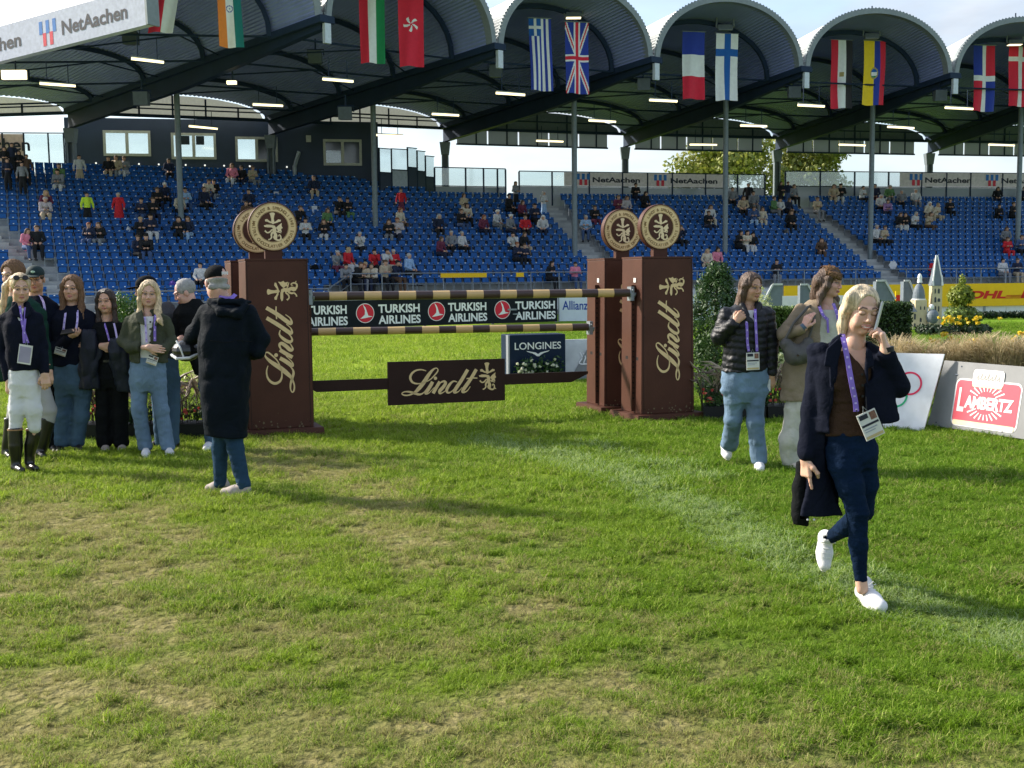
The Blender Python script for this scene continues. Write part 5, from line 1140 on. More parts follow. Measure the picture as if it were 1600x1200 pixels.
def topiary():
    c = at(1503, 520, 31.5); c.z = 0; root = empty('topiary_tree', 'small clipped two tier tree with yellow flowers on the far lawn', 'tree', c); rg = np.random.default_rng(6)
    z = lambda py: at(1503, py, 31.5).z
    f = MB(); leaf_cloud(f, (-.05, 0, z(462)), (.36, .3, .32), 1500, .045, 0, rg, .35, 1.2, .3, 2); leaf_cloud(f, (-.02, 0, z(440)), (.10, .1, .20), 150, .04, 0, rg, .3, 1.2); f.build('upper_crown', leafmat('gold_green', (.08, .13, .015), (.30, .34, .04), 4, .3), root)
    f = MB(); leaf_cloud(f, (0, 0, z(494)), (.52, .45, .34), 1900, .045, 0, rg, .35, 1.2, .35, 3); f.build('lower_crown', leafmat('topiary_green', (.05, .10, .015), (.18, .25, .04), 4, .3), root)
    f = MB(); f.tube([(0,0,0),(0,0,z(470))], .04, 7); f.build('trunk', MATS['bark'], root)
    c2 = at(1503, 524, 30.6); c2.z = 0; r2 = empty('flower_bed', 'dark green flower bed ringed round the topiary tree', 'flower bed', c2); f = MB()
    for s_ in range(26): a = s_/26*6.28; leaf_cloud(f, (math.cos(a)*.85, .6+math.sin(a)*.5, .13), (.17, .17, .16), 130, .05, 0, rg, .3, 1.3)
    f.build('foliage', leafmat('bed_dark_leaves', (.008, .022, .008), (.03, .06, .02), 4, .15), r2)
    f = MB()
    for s_ in range(26): leaf_cloud(f, (rg.normal()*.42, .2, .30+rg.random()*.22), (.05, .04, .035), 9, .035, 0, rg, .1, 1.8)
    f.build('blossom', leafmat('yellow_petals', (.75, .50, .01), (.90, .72, .05), 9, .3), r2)
    rg2 = np.random.default_rng(3)
    for q in range(14):
        px = 1540+q*9; c3 = at(px, 497, 41.5); f = MB(); leaf_cloud(f, (0, 0, .12), (.16, .14, .13), 90, .06, 0, rg2, .3, 1.4); o = f.build('low_shrub', leafmat('bed_dark_leaves', (.008, .022, .008), (.03, .06, .02), 4, .15)); o.location = (c3.x, 41.8, .04)
        tag(o, 'small dark shrub in the row against the white wall, %s from the left' % ['first','second','third','fourth','fifth','sixth','seventh','eighth','ninth','tenth','eleventh','twelfth','thirteenth','fourteenth'][q], 'shrub', 'low shrubs against the white wall')
topiary()
# ---- miniature cathedral (jump scenery) and grey wings
M_stone = mat('model_cream_stone', (.58, .50, .32), .7, 0, .08, 6); M_lead = mat('model_grey_roof', (.15, .18, .21), .6, 0, .12, 6); M_mw = mat('model_dark_window', (.05, .06, .07), .4)
def cathedral():
    c = at(1455, 511, 35.0); c.z = 0; r = empty('model_cathedral', 'miniature cream stone cathedral with dome and tall pointed spire on the far lawn', 'model building', c); s_ = 35/F
    def X(px): return (px-1455)*s_
    def Z(py): return (511-py)*s_
    def box(nm, x0, x1, y0, y1, ya, yb, m_): b = MB(); b.box((X(x0), ya, Z(y1)), (X(x1), yb, Z(y0))); return b.build(nm, m_, r)
    def wins(par, L_, yf):
        for (x0, x1, y0, y1) in L_: b = MB(); pts = [(X(x0), Z(y1)), (X(x1), Z(y1)), (X(x1), Z(y0+1)), (X((x0+x1)/2), Z(y0-1)), (X(x0), Z(y0+1))]; poly(b, pts, 0, yf-.008); b.build('window', M_mw, par)
    t = box('tower', 1455, 1470, 444, 511, -.05, .25, M_stone); wins(t, [(1458,1460,449,456),(1463,1466,449,456),(1458,1461,462,470),(1463,1467,464,469),(1459,1461,476,484),(1464,1466,476,484)], -.05)
    b = MB(); b.hexa([(X(1454),-.07,Z(444)),(X(1471),-.07,Z(444)),(X(1471),.27,Z(444)),(X(1454),.27,Z(444)),(X(1461.3),.08,Z(398)),(X(1463.3),.08,Z(398)),(X(1463.3),.12,Z(398)),(X(1461.3),.12,Z(398))]); b.build('spire', M_lead, r)
    for xa, xb, ya in ((1454.5, 1461.5, -.075), (1470.5, 1463.5, -.075)): b = MB(); b.tube([(X(xa), ya, Z(443)), (X(xb), .07, Z(397))], .022, 6); b.build('spire_edge', M_white, r)
    for x in (1455.5, 1469.5): b = MB(); b.tube([(X(x), -.06, Z(444)), (X(x), -.06, Z(428))], [.035, .006], 6); b.build('pinnacle', M_white, r)
    dr = box('drum', 1427, 1445, 466, 511, -.15, .3, M_stone); wins(dr, [(1434,1436,476,481),(1440,1442,476,481),(1434,1437,494,500),(1434,1437,504,508)], -.15)
    b = MB(); b.cyl((X(1436), .08, Z(465)), (0,0,1), 10.5*s_, .04, 20); b.build('cornice', M_white, r)
    b = MB(); b.sphere((X(1436), .08, Z(464)), (9.5*s_, 9.5*s_, 24*s_), 20, 14); b.build('dome', M_lead, r)
    b = MB(); b.cyl((X(1437), .08, Z(436)), (0,0,1), 4*s_, .12, 12, r2=3*s_); b.sphere((X(1437), .08, Z(431)), (3.4*s_, 3.4*s_, 6*s_), 12, 8); b.build('lantern', M_white, r)
    b = MB(); b.sphere((X(1452), -.25, Z(492)), (9.5*s_, 9.5*s_, 12*s_), 18, 12); b.build('small_dome', M_lead, r)
    b = MB(); b.sphere((X(1450), -.25, Z(477)), (4*s_, 4*s_, 5*s_), 12, 8); b.build('small_cap', M_white, r)
    box('chapel', 1446, 1460, 492, 512, -.33, .0, M_stone)
    n_ = box('nave', 1414, 1428, 484, 511, -.2, .3, M_stone); wins(n_, [(1418,1420,487,496),(1424,1427,487,496),(1418,1421,502,508),(1424,1427,502,508)], -.2)
    b = MB(); b.hexa([(X(1413),-.22,Z(484)),(X(1429),-.22,Z(484)),(X(1429),.32,Z(484)),(X(1413),.32,Z(484)),(X(1418),.0,Z(470)),(X(1424),.0,Z(470)),(X(1424),.1,Z(470)),(X(1418),.1,Z(470))]); b.build('nave_roof', M_lead, r)
    b = MB(); b.box((X(1412), -.5, 0), (X(1447), .4, .03)); b.build('plinth', M_white, r)
    # grey slanted scenery wings
    for (xa, xb, yt, yb, Y, lab) in ((1368, 1398, 440, 500, 34, 'grey model gable with a white slanted edge, left of the miniature cathedral'), (1411, 1430, 440, 490, 36, 'narrow grey gable with a white slanted edge against the miniature dome'),
                                     (1192, 1222, 446, 496, 34, 'grey gabled jump wing behind the low hedge, next to the flowering shrub'), (1250, 1276, 446, 470, 35, 'grey gabled jump wing half hidden behind the fur hatted woman')):
        A = at(xa, yb, Y); B = at(xb, yb, Y); zt = at(xa, yt, Y).z; w_ = B.x-A.x; zb = max(0, A.z); rr = empty('scenery_wing', lab, 'jump wing', (A.x, A.y, 0), 0, 'grey gabled scenery wings')
        b = MB(); flip = xa in (1192,)
        P = [(0, 0), (w_, 0), (w_, (zt-.0)*.62), (w_*.45, zt), (0, zt)] if not flip else [(0, 0), (w_, 0), (w_, zt), (w_*.5, zt), (0, zt*.6)]
        n = len(P); b.add([(x, 0, z) for x, z in P]+[(x, .3, z) for x, z in P], [tuple(range(n)), tuple(range(2*n-1, n-1, -1))]+[(i, i+n, (i+1) % n+n, (i+1) % n) for i in range(n)]); b.build('panel', M_lead, rr)
        q = (P[2], P[3]) if not flip else (P[3], P[4]); b = MB(); b.beam((q[0][0], -.03, q[0][1]+.03), (q[1][0], -.03, q[1][1]+.03), .05, .05); b.beam((P[-1][0] if not flip else P[2][0], -.03, P[-1][1]+.03 if not flip else P[2][1]+.03), (P[3][0], -.03, P[3][1]+.03), .05, .05); b.build('white_edge', mat('model_pale_edge', (.5, .52, .52), .6), rr)
        b = MB()
        for i in range(5): x = w_*(.12+.17*i); b.box((x, -.012, zt*.30), (x+w_*.07, -.003, zt*.52))
        b.build('window', M_mw, rr); b = MB(); b.box((0, -.02, .0), (w_, -.004, zt*.28)); b.build('lower_panel', M_stone, rr)
    A = at(1300, 500, 36); b = MB(); b.box((-.9, 0, 0), (2.6, .08, at(1300, 462, 36).z)); o = b.build('white_filler', M_white); o.location = (at(1222, 500, 36).x+.9, 36.2, 0); tag(o, 'low white ring patterned fence panel behind the beige coated woman', 'fence panel')
    A = at(1410, 460, 37.5); r = empty('marshal_board', 'orange and red round topped board beside the miniature cathedral', 'board', (A.x, A.y, 0)); zt = at(1410, 455, 37.5).z
    b = MB(); b.box((-.22, 0, zt-.75), (.22, .05, zt)); b.build('panel', M_yel, r); b = MB(); b.box((-.2, -.01, zt-.35), (.2, -.003, zt-.12)); b.box((-.2, -.01, zt-.55), (.15, -.003, zt-.42)); b.build('red_print', M_dred, r); b = MB(); b.box((-.03, .05, 0), (.03, .09, zt)); b.build('post', M_legs, r)
cathedral()
def yellow_cloths():
    for px0, px1, py, lab in ((688, 760, 446.5, 'strip of yellow cloth over the rail just above the striped pole'), (806, 818, 450, 'small yellow pennant hanging on the rail')):
        s0 = s_at_px(px0, -1.55, 1.9); s1 = s_at_px(px1, -1.55, 1.9); a = rowpt(s0, -1.6); b = rowpt(s1, -1.6); A = Vector((a[0], a[1], 1.5)); B = Vector((b[0], b[1], 1.5)); T = frame(A, B-A); m_ = MB(); m_.box((0, 0, .22), ((B-A).length, .02, .44), T=T); tag(m_.build('yellow_cloth', M_yel), lab, 'cloth')
yellow_cloths()
# ================================================================== PEOPLE : distance-field sculpting, meshed once per garment
def _n3(x, y, z, seed):
    xi = np.floor(x).astype(np.int32); yi = np.floor(y).astype(np.int32); zi = np.floor(z).astype(np.int32); fx = x-xi; fy = y-yi; fz = z-zi
    fx = fx*fx*(3-2*fx); fy = fy*fy*(3-2*fy); fz = fz*fz*(3-2*fz)
    T_ = _NT
    def h(a, b, c): return T_[(a*73+b*179+c*283+seed*37) & 4095]
    r = 0
    for dx in (0, 1):
        wx = fx if dx else 1-fx
        for dy in (0, 1):
            wy = fy if dy else 1-fy
            for dz in (0, 1): r = r+h(xi+dx, yi+dy, zi+dz)*wx*wy*(fz if dz else 1-fz)
    return r
_NT = np.random.default_rng(99).random(4096).astype(np.float32)*2-1
class SD:
    def __init__(s, lo, hi, h):
        s.h = h; s.lo = np.array(lo, np.float32); n = np.ceil((np.array(hi)-s.lo)/h).astype(int)+1; s.n = n
        s.ax = [s.lo[i]+h*np.arange(n[i], dtype=np.float32) for i in range(3)]; s.D = np.full(n, 1.0, np.float32)
    def _sl(s, lo, hi):
        r = []
        for i in range(3):
            a = int(max(0, math.floor((lo[i]-s.lo[i])/s.h))); b = int(min(s.n[i], math.ceil((hi[i]-s.lo[i])/s.h)+1))
            if b <= a: return None
            r.append(slice(a, b))
        return tuple(r)
    def put(s, fn, lo, hi, k=.0, op='u'):
        m = k+3*s.h; sl = s._sl(np.array(lo)-m, np.array(hi)+m)
        if sl is None: return s
        X = s.ax[0][sl[0]][:, None, None]; Y = s.ax[1][sl[1]][None, :, None]; Z = s.ax[2][sl[2]][None, None, :]
        d = fn(X, Y, Z).astype(np.float32); D = s.D[sl]; d = np.broadcast_to(d, D.shape)
        if op == 'u':
            if k > 0: h = np.clip(.5+.5*(D-d)/k, 0, 1); s.D[sl] = D*(1-h)+d*h-k*h*(1-h)
            else: s.D[sl] = np.minimum(D, d)
        elif op == 's':
            if k > 0: h = np.clip(.5-.5*(D+d)/k, 0, 1); s.D[sl] = D*(1-h)-d*h+k*h*(1-h)
            else: s.D[sl] = np.maximum(D, -d)
        return s
    def cone(s, a, b, ra, rb, k=.02, op='u', fl=None):
        a = np.array(a, np.float32); b = np.array(b, np.float32); R = max(ra, rb)
        def fn(X, Y, Z):
            ab = b-a; L2 = float(ab@ab)+1e-9; t = np.clip(((X-a[0])*ab[0]+(Y-a[1])*ab[1]+(Z-a[2])*ab[2])/L2, 0, 1)
            dx = X-a[0]-t*ab[0]; dy = Y-a[1]-t*ab[1]; dz = Z-a[2]-t*ab[2]
            if fl: dx = dx*fl[0]; dy = dy*fl[1]; dz = dz*fl[2]
            return np.sqrt(dx*dx+dy*dy+dz*dz)-(ra+(rb-ra)*t)
        return s.put(fn, np.minimum(a, b)-R*1.3, np.maximum(a, b)+R*1.3, k, op)
    def chain(s, P, R, k=.02, op='u', fl=None):
        for i in range(len(P)-1): s.cone(P[i], P[i+1], R[i], R[i+1], k, op, fl)
        return s
    def ell(s, c, r, k=.02, op='u', M_=None):
        c = np.array(c, np.float32); R = max(r)*1.05
        def fn(X, Y, Z):
            x, y, z = X-c[0], Y-c[1], Z-c[2]
            if M_ is not None: x, y, z = [M_[0][i]*x+M_[1][i]*y+M_[2][i]*z for i in range(3)]
            x, y, z = np.broadcast_arrays(x, y, z); k0 = np.sqrt((x/r[0])**2+(y/r[1])**2+(z/r[2])**2); k1 = np.sqrt((x/r[0]**2)**2+(y/r[1]**2)**2+(z/r[2]**2)**2)+1e-6; return k0*(k0-1)/k1
        return s.put(fn, c-R, c+R, k, op)
    def rings(s, R_, k=.015, op='u', cap=.004, pw=2.3):
        """stack of rounded cross sections (z, cx, cy, rx, ry), z rising"""
        R_ = sorted(R_, key=lambda q: q[0]); zs = [q[0] for q in R_]; A = np.array(R_)
        lo = (np.min(A[:, 1]-A[:, 3]), np.min(A[:, 2]-A[:, 4]), zs[0]); hi = (np.max(A[:, 1]+A[:, 3]), np.max(A[:, 2]+A[:, 4]), zs[-1])
        zz = np.linspace(zs[0], zs[-1], 64); 
        def fn(X, Y, Z):
            cx, cy, rx, ry = [np.interp(Z, zs, A[:, i]).astype(np.float32) for i in (1, 2, 3, 4)]
            q = (np.abs((X-cx)/rx)**pw+np.abs((Y-cy)/ry)**pw)**(1/pw); d = (q-1)*np.minimum(rx, ry)*.9; return np.maximum(d, np.maximum(zs[0]-Z, Z-zs[-1])+0*d)
        return s.put(fn, lo, hi, k, op)
    def boxcut(s, lo, hi): return s.put(lambda X, Y, Z: np.maximum(np.maximum(np.maximum(lo[0]-X, X-hi[0]), np.maximum(lo[1]-Y, Y-hi[1])), np.maximum(lo[2]-Z, Z-hi[2])), lo, hi, 0, 's')
    def cut(s, fn, lo, hi, k=0.0): return s.put(fn, lo, hi, k, 's')
    def wrinkle(s, amp, f, seed=1):
        X = s.ax[0][:, None, None]; Y = s.ax[1][None, :, None]; Z = s.ax[2][None, None, :]
        m = np.abs(s.D) < 5*s.h+amp*2; i = np.nonzero(m); x = s.ax[0][i[0]]; y = s.ax[1][i[1]]; z = s.ax[2][i[2]]
        f = f if isinstance(f, (tuple, list)) else (f, f, f)
        w1 = _n3(x*f[0], y*f[1], z*f[2], seed); n = 1-2*np.abs(w1+.5*_n3(x*f[0]*2.1+5, y*f[1]*2.1, z*f[2]*2.1, seed+3)); s.D[i] += amp*n; return s
    def mesh(s):
        D = s.D; ins = D < 0; n = np.array(D.shape)-1
        cs = np.zeros(n, np.int8)
        for dx in (0, 1):
            for dy in (0, 1):
                for dz in (0, 1): cs += ins[dx:dx+n[0], dy:dy+n[1], dz:dz+n[2]]
        act = (cs > 0) & (cs < 8); idx = np.nonzero(act); N = len(idx[0]); vid = np.full(n, -1, np.int64); vid[idx] = np.arange(N)
        I = np.stack(idx, 1); acc = np.zeros((N, 3)); cnt = np.zeros(N)
        C = [(0,0,0),(1,0,0),(0,1,0),(1,1,0),(0,0,1),(1,0,1),(0,1,1),(1,1,1)]
        for a in range(8):
            for b in range(a+1, 8):
                df = np.array(C[b])-np.array(C[a])
                if np.abs(df).sum() != 1 or df.sum() != 1: continue
                da = D[I[:, 0]+C[a][0], I[:, 1]+C[a][1], I[:, 2]+C[a][2]]; db = D[I[:, 0]+C[b][0], I[:, 1]+C[b][1], I[:, 2]+C[b][2]]
                m = (da < 0) != (db < 0); t = np.where(m, da/(da-db+1e-12), 0); acc[m] += (np.array(C[a])+t[:, None]*df)[m]; cnt[m] += 1
        V = s.lo+(I+acc/np.maximum(cnt, 1)[:, None])*s.h; Q = []
        for ax in range(3):
            sl0 = [slice(None)]*3; sl1 = [slice(None)]*3; sl0[ax] = slice(0, -1); sl1[ax] = slice(1, None); a = ins[tuple(sl0)]; b = ins[tuple(sl1)]; e = np.stack(np.nonzero(a != b), 1)
            u, v = [(1, 2), (2, 0), (0, 1)][ax]; e = e[(e[:, u] > 0) & (e[:, v] > 0) & (e[:, u] < n[u]) & (e[:, v] < n[v])]
            if not len(e): continue
            ea = a[e[:, 0], e[:, 1], e[:, 2]]; q = []
            for (du, dv) in ((-1, -1), (0, -1), (0, 0), (-1, 0)): c = e.copy(); c[:, u] += du; c[:, v] += dv; q.append(vid[c[:, 0], c[:, 1], c[:, 2]])
            q = np.stack(q, 1); q[~ea] = q[~ea][:, ::-1]; Q.append(q)
        Q = np.concatenate(Q) if Q else np.zeros((0, 4), int); Q = Q[(Q >= 0).all(1)]; return V, Q
def np_mesh(name, parts, mats, colour=None, smooth=True, mid=None):
    V = np.concatenate([p[0] for p in parts]); off = np.cumsum([0]+[len(p[0]) for p in parts]); Q = np.concatenate([p[1]+o for p, o in zip(parts, off)])
    me = bpy.data.meshes.new(name); me.vertices.add(len(V)); me.vertices.foreach_set('co', V.astype(np.float32).ravel()); me.loops.add(len(Q)*4); me.loops.foreach_set('vertex_index', Q.astype(np.int32).ravel())
    me.polygons.add(len(Q)); me.polygons.foreach_set('loop_start', np.arange(0, len(Q)*4, 4, dtype=np.int32)); me.polygons.foreach_set('loop_total', np.full(len(Q), 4, np.int32))
    for m_ in (mats if isinstance(mats, (list, tuple)) else [mats]): me.materials.append(m_)
    me.polygons.foreach_set('use_smooth', [smooth]*len(Q))
    if colour is not None: a = me.attributes.new('tint', 'FLOAT_COLOR', 'POINT'); a.data.foreach_set('color', np.concatenate([colour, np.ones((len(colour), 1))], 1).astype(np.float32).ravel())
    if mid is not None: me.polygons.foreach_set('material_index', mid.astype(np.int32))
    me.update(); me.validate(); return me
M_skin = mat('skin', (.5, .3, .2), .48, 0, .04, 20, .04, 220, sss=.12, attr='tint', spec=.4)
SK = {'fair': (.62, .38, .28), 'tan': (.50, .29, .19), 'mid': (.55, .33, .23), 'dark': (.20, .10, .06), 'rosy': (.60, .34, .27)}
def rotm(yaw, pitch, roll):
    """head turn: yaw + turns the face to the image right, pitch + looks down, roll + leans to image right"""
    return (Matrix.Rotation(math.radians(yaw), 3, 'Z') @ Matrix.Rotation(math.radians(roll), 3, 'Y') @ Matrix.Rotation(math.radians(pitch), 3, 'X'))
class Person:
    """local frame: x image right, -y towards the camera, z up, feet at z=0. px(x,y[,depth]) traces photo pixels."""
    def __init__(s, name, label, px, py, skin='fair', feet_z=0.0, scale=1.0):
        g = ground(px, py); s.root = empty('person', label, 'person', g); s.g = g; s.s = g.y/F; s.px0 = px; s.py0 = py; s.skin = SK[skin]; s.body = []; s.cols = []
    def P(s, x, y, d=0.0):
        a = at(x, y, s.g.y+d); return (a.x-s.g.x, d, a.z)
    def grid(s, pts, pad, h): A = np.array(pts); return SD(A.min(0)-pad, A.max(0)+pad, h)
    def part(s, name, sd, m_, par=None):
        V, Q = sd.mesh()
        if not len(Q): return None
        o = bpy.data.objects.new(name, np_mesh(name, [(V, Q)], m_)); COL.objects.link(o); o.parent = par or s.root; return o
    def skinpart(s, sd, paint=None):
        V, Q = sd.mesh(); c = np.tile(np.array(s.skin), (len(V), 1))
        if paint is not None: c = paint(V, c)
        s.body.append((V, Q)); s.cols.append(c)
    def head(s, c, yaw=0, pitch=0, roll=0, sc=1.0, h=.0042, neck=None, smile=0.0, male=False, eyes_closed=False, nr=.052, brow=(.09, .05, .03), lip=(.52, .17, .15), beard=None):
        """c : point between the eyes, on the head's axis"""
        R_ = rotm(yaw, pitch, roll); M_ = [[R_[i][j] for j in range(3)] for i in range(3)]; c = Vector(c); s.hc = c; s.hR = R_; s.hs = sc
        def W(x, y, z): return tuple(c+R_ @ Vector((x*sc, y*sc, z*sc)))
        lo = np.array(c)-.15*sc; hi = np.array(c)+.15*sc
        if neck: lo = np.minimum(lo, np.array(neck)-.08); hi = np.maximum(hi, np.array(neck)+.08)
        d = SD(lo, hi, h); E = lambda p, r, k=.012, op='u': d.ell(W(*p), tuple(v*sc for v in r), k, op, M_)
        E((0, .012, .035), (.074, .093, .084)); E((0, -.020, -.045), (.056 if not male else .060, .062, .074), .03); E((0, -.058, -.098), (.020 if not male else .026, .020, .016), .025)
        for q in (-1, 1):
            E((q*.036, -.052, -.032-.0*smile), (.024, .026, .022+.006*smile), .03); E((q*.040, -.005, -.075), (.020, .04, .03), .03)
            d.cone(W(0, -.086, .020), W(q*.046, -.072, .022), .0095*sc, .008*sc, .012)
            d.ell(W(q*.030, -.094, -.001), (.017*sc, .012*sc, .011*sc), .010, 's', M_); E((q*.031, -.0735, -.002), (.0145, .0125, .0125), .004)
            if eyes_closed: E((q*.031, -.076, .001), (.016, .0120, .009), .004)
            E((q*.076, .012, -.010), (.010, .020, .030), .006); E((q*.0115, -.090, -.040), (.0080, .008, .0065), .008)
            if smile: E((q*.030, -.078, -.072), (.008, .006, .010), .010, 's'); E((q*.043, -.062, -.058), (.018, .018, .018), .02)
        d.cone(W(0, -.084, .012), W(0, -.101, -.034), .0070*sc, .0100*sc, .012)
        E((0, -.0865, -.0655), (.022+.007*smile, .010, .0050), .005); E((0, -.0845, -.0760), (.019+.005*smile, .010, .0058), .005); d.cone(W(-.020-.006*smile, -.092, -.0705+.004*smile), W(.020+.006*smile, -.092, -.0705+.004*smile), .0018, .0018, .003, 's')
        if neck:
            nb = np.array(neck); top = np.array(W(0, .018, -.055)); d.cone(top, nb, nr*.98*sc, nr*1.08, .025); d.cone(nb, nb+np.array((0, .01, -.06)), nr*1.08, nr*1.5, .03)
        Ri = R_.inverted(); Ri_ = np.array([[Ri[i][j] for j in range(3)] for i in range(3)])
        def paint(V, col):
            L_ = ((V-np.array(c)) @ Ri_.T)/sc; x, y, z = L_[:, 0], L_[:, 1], L_[:, 2]; f = y < -.045; ax = np.abs(x)
            def mixc(m, cc): m = np.clip(m, 0, 1)[:, None]; return col*(1-m)+np.array(cc)*m
            sk = np.array(s.skin)
            ck = np.exp(-(((ax-.036)/.02)**2+((z+.035)/.018)**2))*f; col = mixc(ck*.35, sk*np.array((1.05, .72, .68)))
            lp = np.exp(-((x/(.022+.007*smile))**4+((z+.0705)/.0115)**4))*f; col = mixc(lp*.85, lip)
            ln = (np.abs(z+.0703-.10*ax*smile) < .0024) & (ax < .020+.007*smile) & f; col[ln] = np.array(lip)*.35 if smile < .9 else (.70, .64, .60)
            by = .0235-.012*np.clip((ax-.03)/.02, 0, 1)**2+.004*np.clip((ax-.012)/.02, 0, 1); br = np.exp(-((z-by-.002)/.0042)**4)*(ax > .012)*(ax < .050)*f; col = mixc(br*1., brow)
            ey = np.sqrt(((ax-.031)/.0138)**2+((z+.001)/.0055)**2); fe = f & (y < -.05)
            if eyes_closed:
                ll = np.exp(-((z+.0085-((ax-.031)/.0155)**2*.004)/.0028)**2)*(np.abs(ax-.031) < .0165)*fe; col = mixc(ll*.95, (.06, .03, .02)); sh = np.exp(-((ey/1.3)**4))*fe; col = mixc(sh*.3, sk*.6)
            else:
                col = mixc(np.exp(-(ey/1.9)**4)*fe*.55, sk*.40); col = mixc((ey < 1.0)*fe*1., (.33, .29, .27)); ir = np.sqrt((ax-.031)**2+(z+.001)**2) < .0056; col[ir & fe] = (.05, .035, .03); ul = (np.abs(z-.0045+.5*((ax-.031)/.0155)**2*.008) < .0030) & (np.abs(ax-.031) < .016) & fe; col[ul] = (.05, .03, .025)  # shade of the eye sockets painted into the skin tint
            if beard is not None: bm = np.clip((-.035-z)/.02, 0, 1)*(y < .02)*(z > -.125)*(1-lp); col = mixc(bm*beard[3], beard[:3])
            return col
        s.skinpart(d, paint); s.W = W; s.M_ = M_; return W
    def hand(s, wrist, dirv, palm, curl=.5, side=1, h=.0036, length=.175, spread=.0, fore=None, curls=None, ww=.026):
        fore = Vector(fore).normalized() if fore is not None else -Vector(dirv).normalized()
        """dirv: towards the fingertips; palm: normal the palm faces; side: +1 thumb towards dirv x palm"""
        w_ = Vector(wrist); d = Vector(dirv).normalized(); n = Vector(palm); n = (n-d*n.dot(d)).normalized(); t = d.cross(n)*side; k_ = length/.175
        pts = []; B = []
        for i in range(4):
            off = (.030, .010, -.010, -.028)[i]*k_; base = w_+d*(.086-.004*abs(i-1.2))*k_+t*off; L_ = (.070, .078, .073, .056)[i]*k_; cu = (curls[i] if curls else curl)*(1.0+.08*i); P_ = [base]; a = 0.0; dd = d+t*(off*spread*8); dd.normalize()
            for j, fr in enumerate((.45, .32, .23)):
                a += cu*(.75, 1.0, .8)[j]; P_.append(P_[-1]+(dd*math.cos(a)+n*math.sin(a))*L_*fr)
            B.append((P_, [.0092*k_, .0086*k_, .0078*k_, .0066*k_]))
        th = [w_+d*.018*k_+t*.020*k_, w_+d*.045*k_+t*.046*k_+n*.012*k_, w_+d*.072*k_+t*.055*k_+n*(.020+.02*curl)*k_, w_+d*.094*k_+t*(.050-.02*curl)*k_+n*(.028+.03*curl)*k_]
        allp = [p for P_, _ in B for p in P_]+th+[w_+fore*.06]; g = s.grid([tuple(p) for p in allp], .045, h)
        for i in range(4):
            off = (.030, .010, -.010, -.028)[i]*k_; g.cone(w_+t*off*.55, w_+d*.084*k_+t*off, .0150*k_, .0125*k_, .012)
        g.cone(w_+fore*.06, w_, ww*.95, ww*.95, .015); g.cone(w_, w_+d*.02, ww*.95, .022*k_, .015)
        for P_, R_ in B: g.chain(P_, R_, .003)
        g.chain(th, [.015*k_, .0125*k_, .0100*k_, .0082*k_], .006); s.skinpart(g)
        return w_+d*.10*k_+n*.02
    def limb(s, pts, rad, h=.008, k=.015): g = s.grid(pts, max(rad)+.02, h); g.chain(pts, rad, k); s.skinpart(g)
    def core(s, hip, chest, neck, knees, ankles):
        """slim continuous body under the clothes: one surface from neck to feet"""
        g = s.grid([hip, chest, neck]+list(knees)+list(ankles), .16, .013); g.chain([hip, chest], [.085, .085], .03); g.cone(chest, neck, .075, .045, .03)
        for kn, an in zip(knees, ankles): hp = (hip[0]*.4+kn[0]*.6, hip[1]*.5+kn[1]*.5, hip[2]-.03); g.cone(hip, hp, .035, .028, .01); g.chain([hp, kn, an], [.028, .026, .024], .01)
        s.skinpart(g)
    def finish(s):
        me = np_mesh('body', s.body, M_skin, np.concatenate(s.cols)); o = bpy.data.objects.new('body', me); COL.objects.link(o); o.parent = s.root; s.bo = o; return s.root
    # --- hair in head coordinates
    def hair(s, m_, style='long', lift=.010, face=(.060, .115), strands=(), h=.0040, amp=.0035, vol=1.0, name='hair', hairline=.0, capcut=None, ks=.024):
        W, M_, sc = s.W, s.M_, s.hs; c = s.hc; pts = [W(x, y, z) for x in (-.12, .12) for y in (-.12, .14) for z in (-.12, .15)]+[tuple(p) for st in strands for p in st[0]]; g = s.grid(pts, .035, h)
        E = lambda p, r, k=.012, op='u': g.ell(W(*p), tuple(v*sc for v in r), k, op, M_)
        E((0, .014, .040), (.078+lift*vol, .095+lift, .084+lift*1.1))
        if style in ('long', 'pulled', 'bob', 'short'):
            fz = .012+hairline
            E((0, -.115, -.045), (face[0]+.012, .118, face[1]+.01), .010, 's'); E((0, -.105, .028+hairline), (face[0]*.98, .070, .062), .014, 's')
        if style in ('pulled', 'short'):
            g.boxcut(tuple(np.array(c)+np.array((-.2, -.2, -.30))), tuple(np.array(c)+np.array((.2, .2, -.065 if style == 'pulled' else -.045))))
            for q in (-1, 1): E((q*.085, -.012, -.030), (.022, .030, .045), .006, 's')
        if capcut is not None:
            c0 = np.array(W(0, 0, capcut)); ax = np.array(W(0, 0, 1))-np.array(W(0, 0, 0)); g.cut(lambda X, Y, Z: -((X-c0[0])*ax[0]+(Y-c0[1])*ax[1]+(Z-c0[2])*ax[2]), (-3, -3, -3), (3, 3, 4))
        for P_, R_ in strands: g.chain(P_, R_, ks)
        g.wrinkle(amp, (62, 62, 7), 4); g.wrinkle(amp*.6, (120, 120, 14), 9); return s.part(name, g, m_)
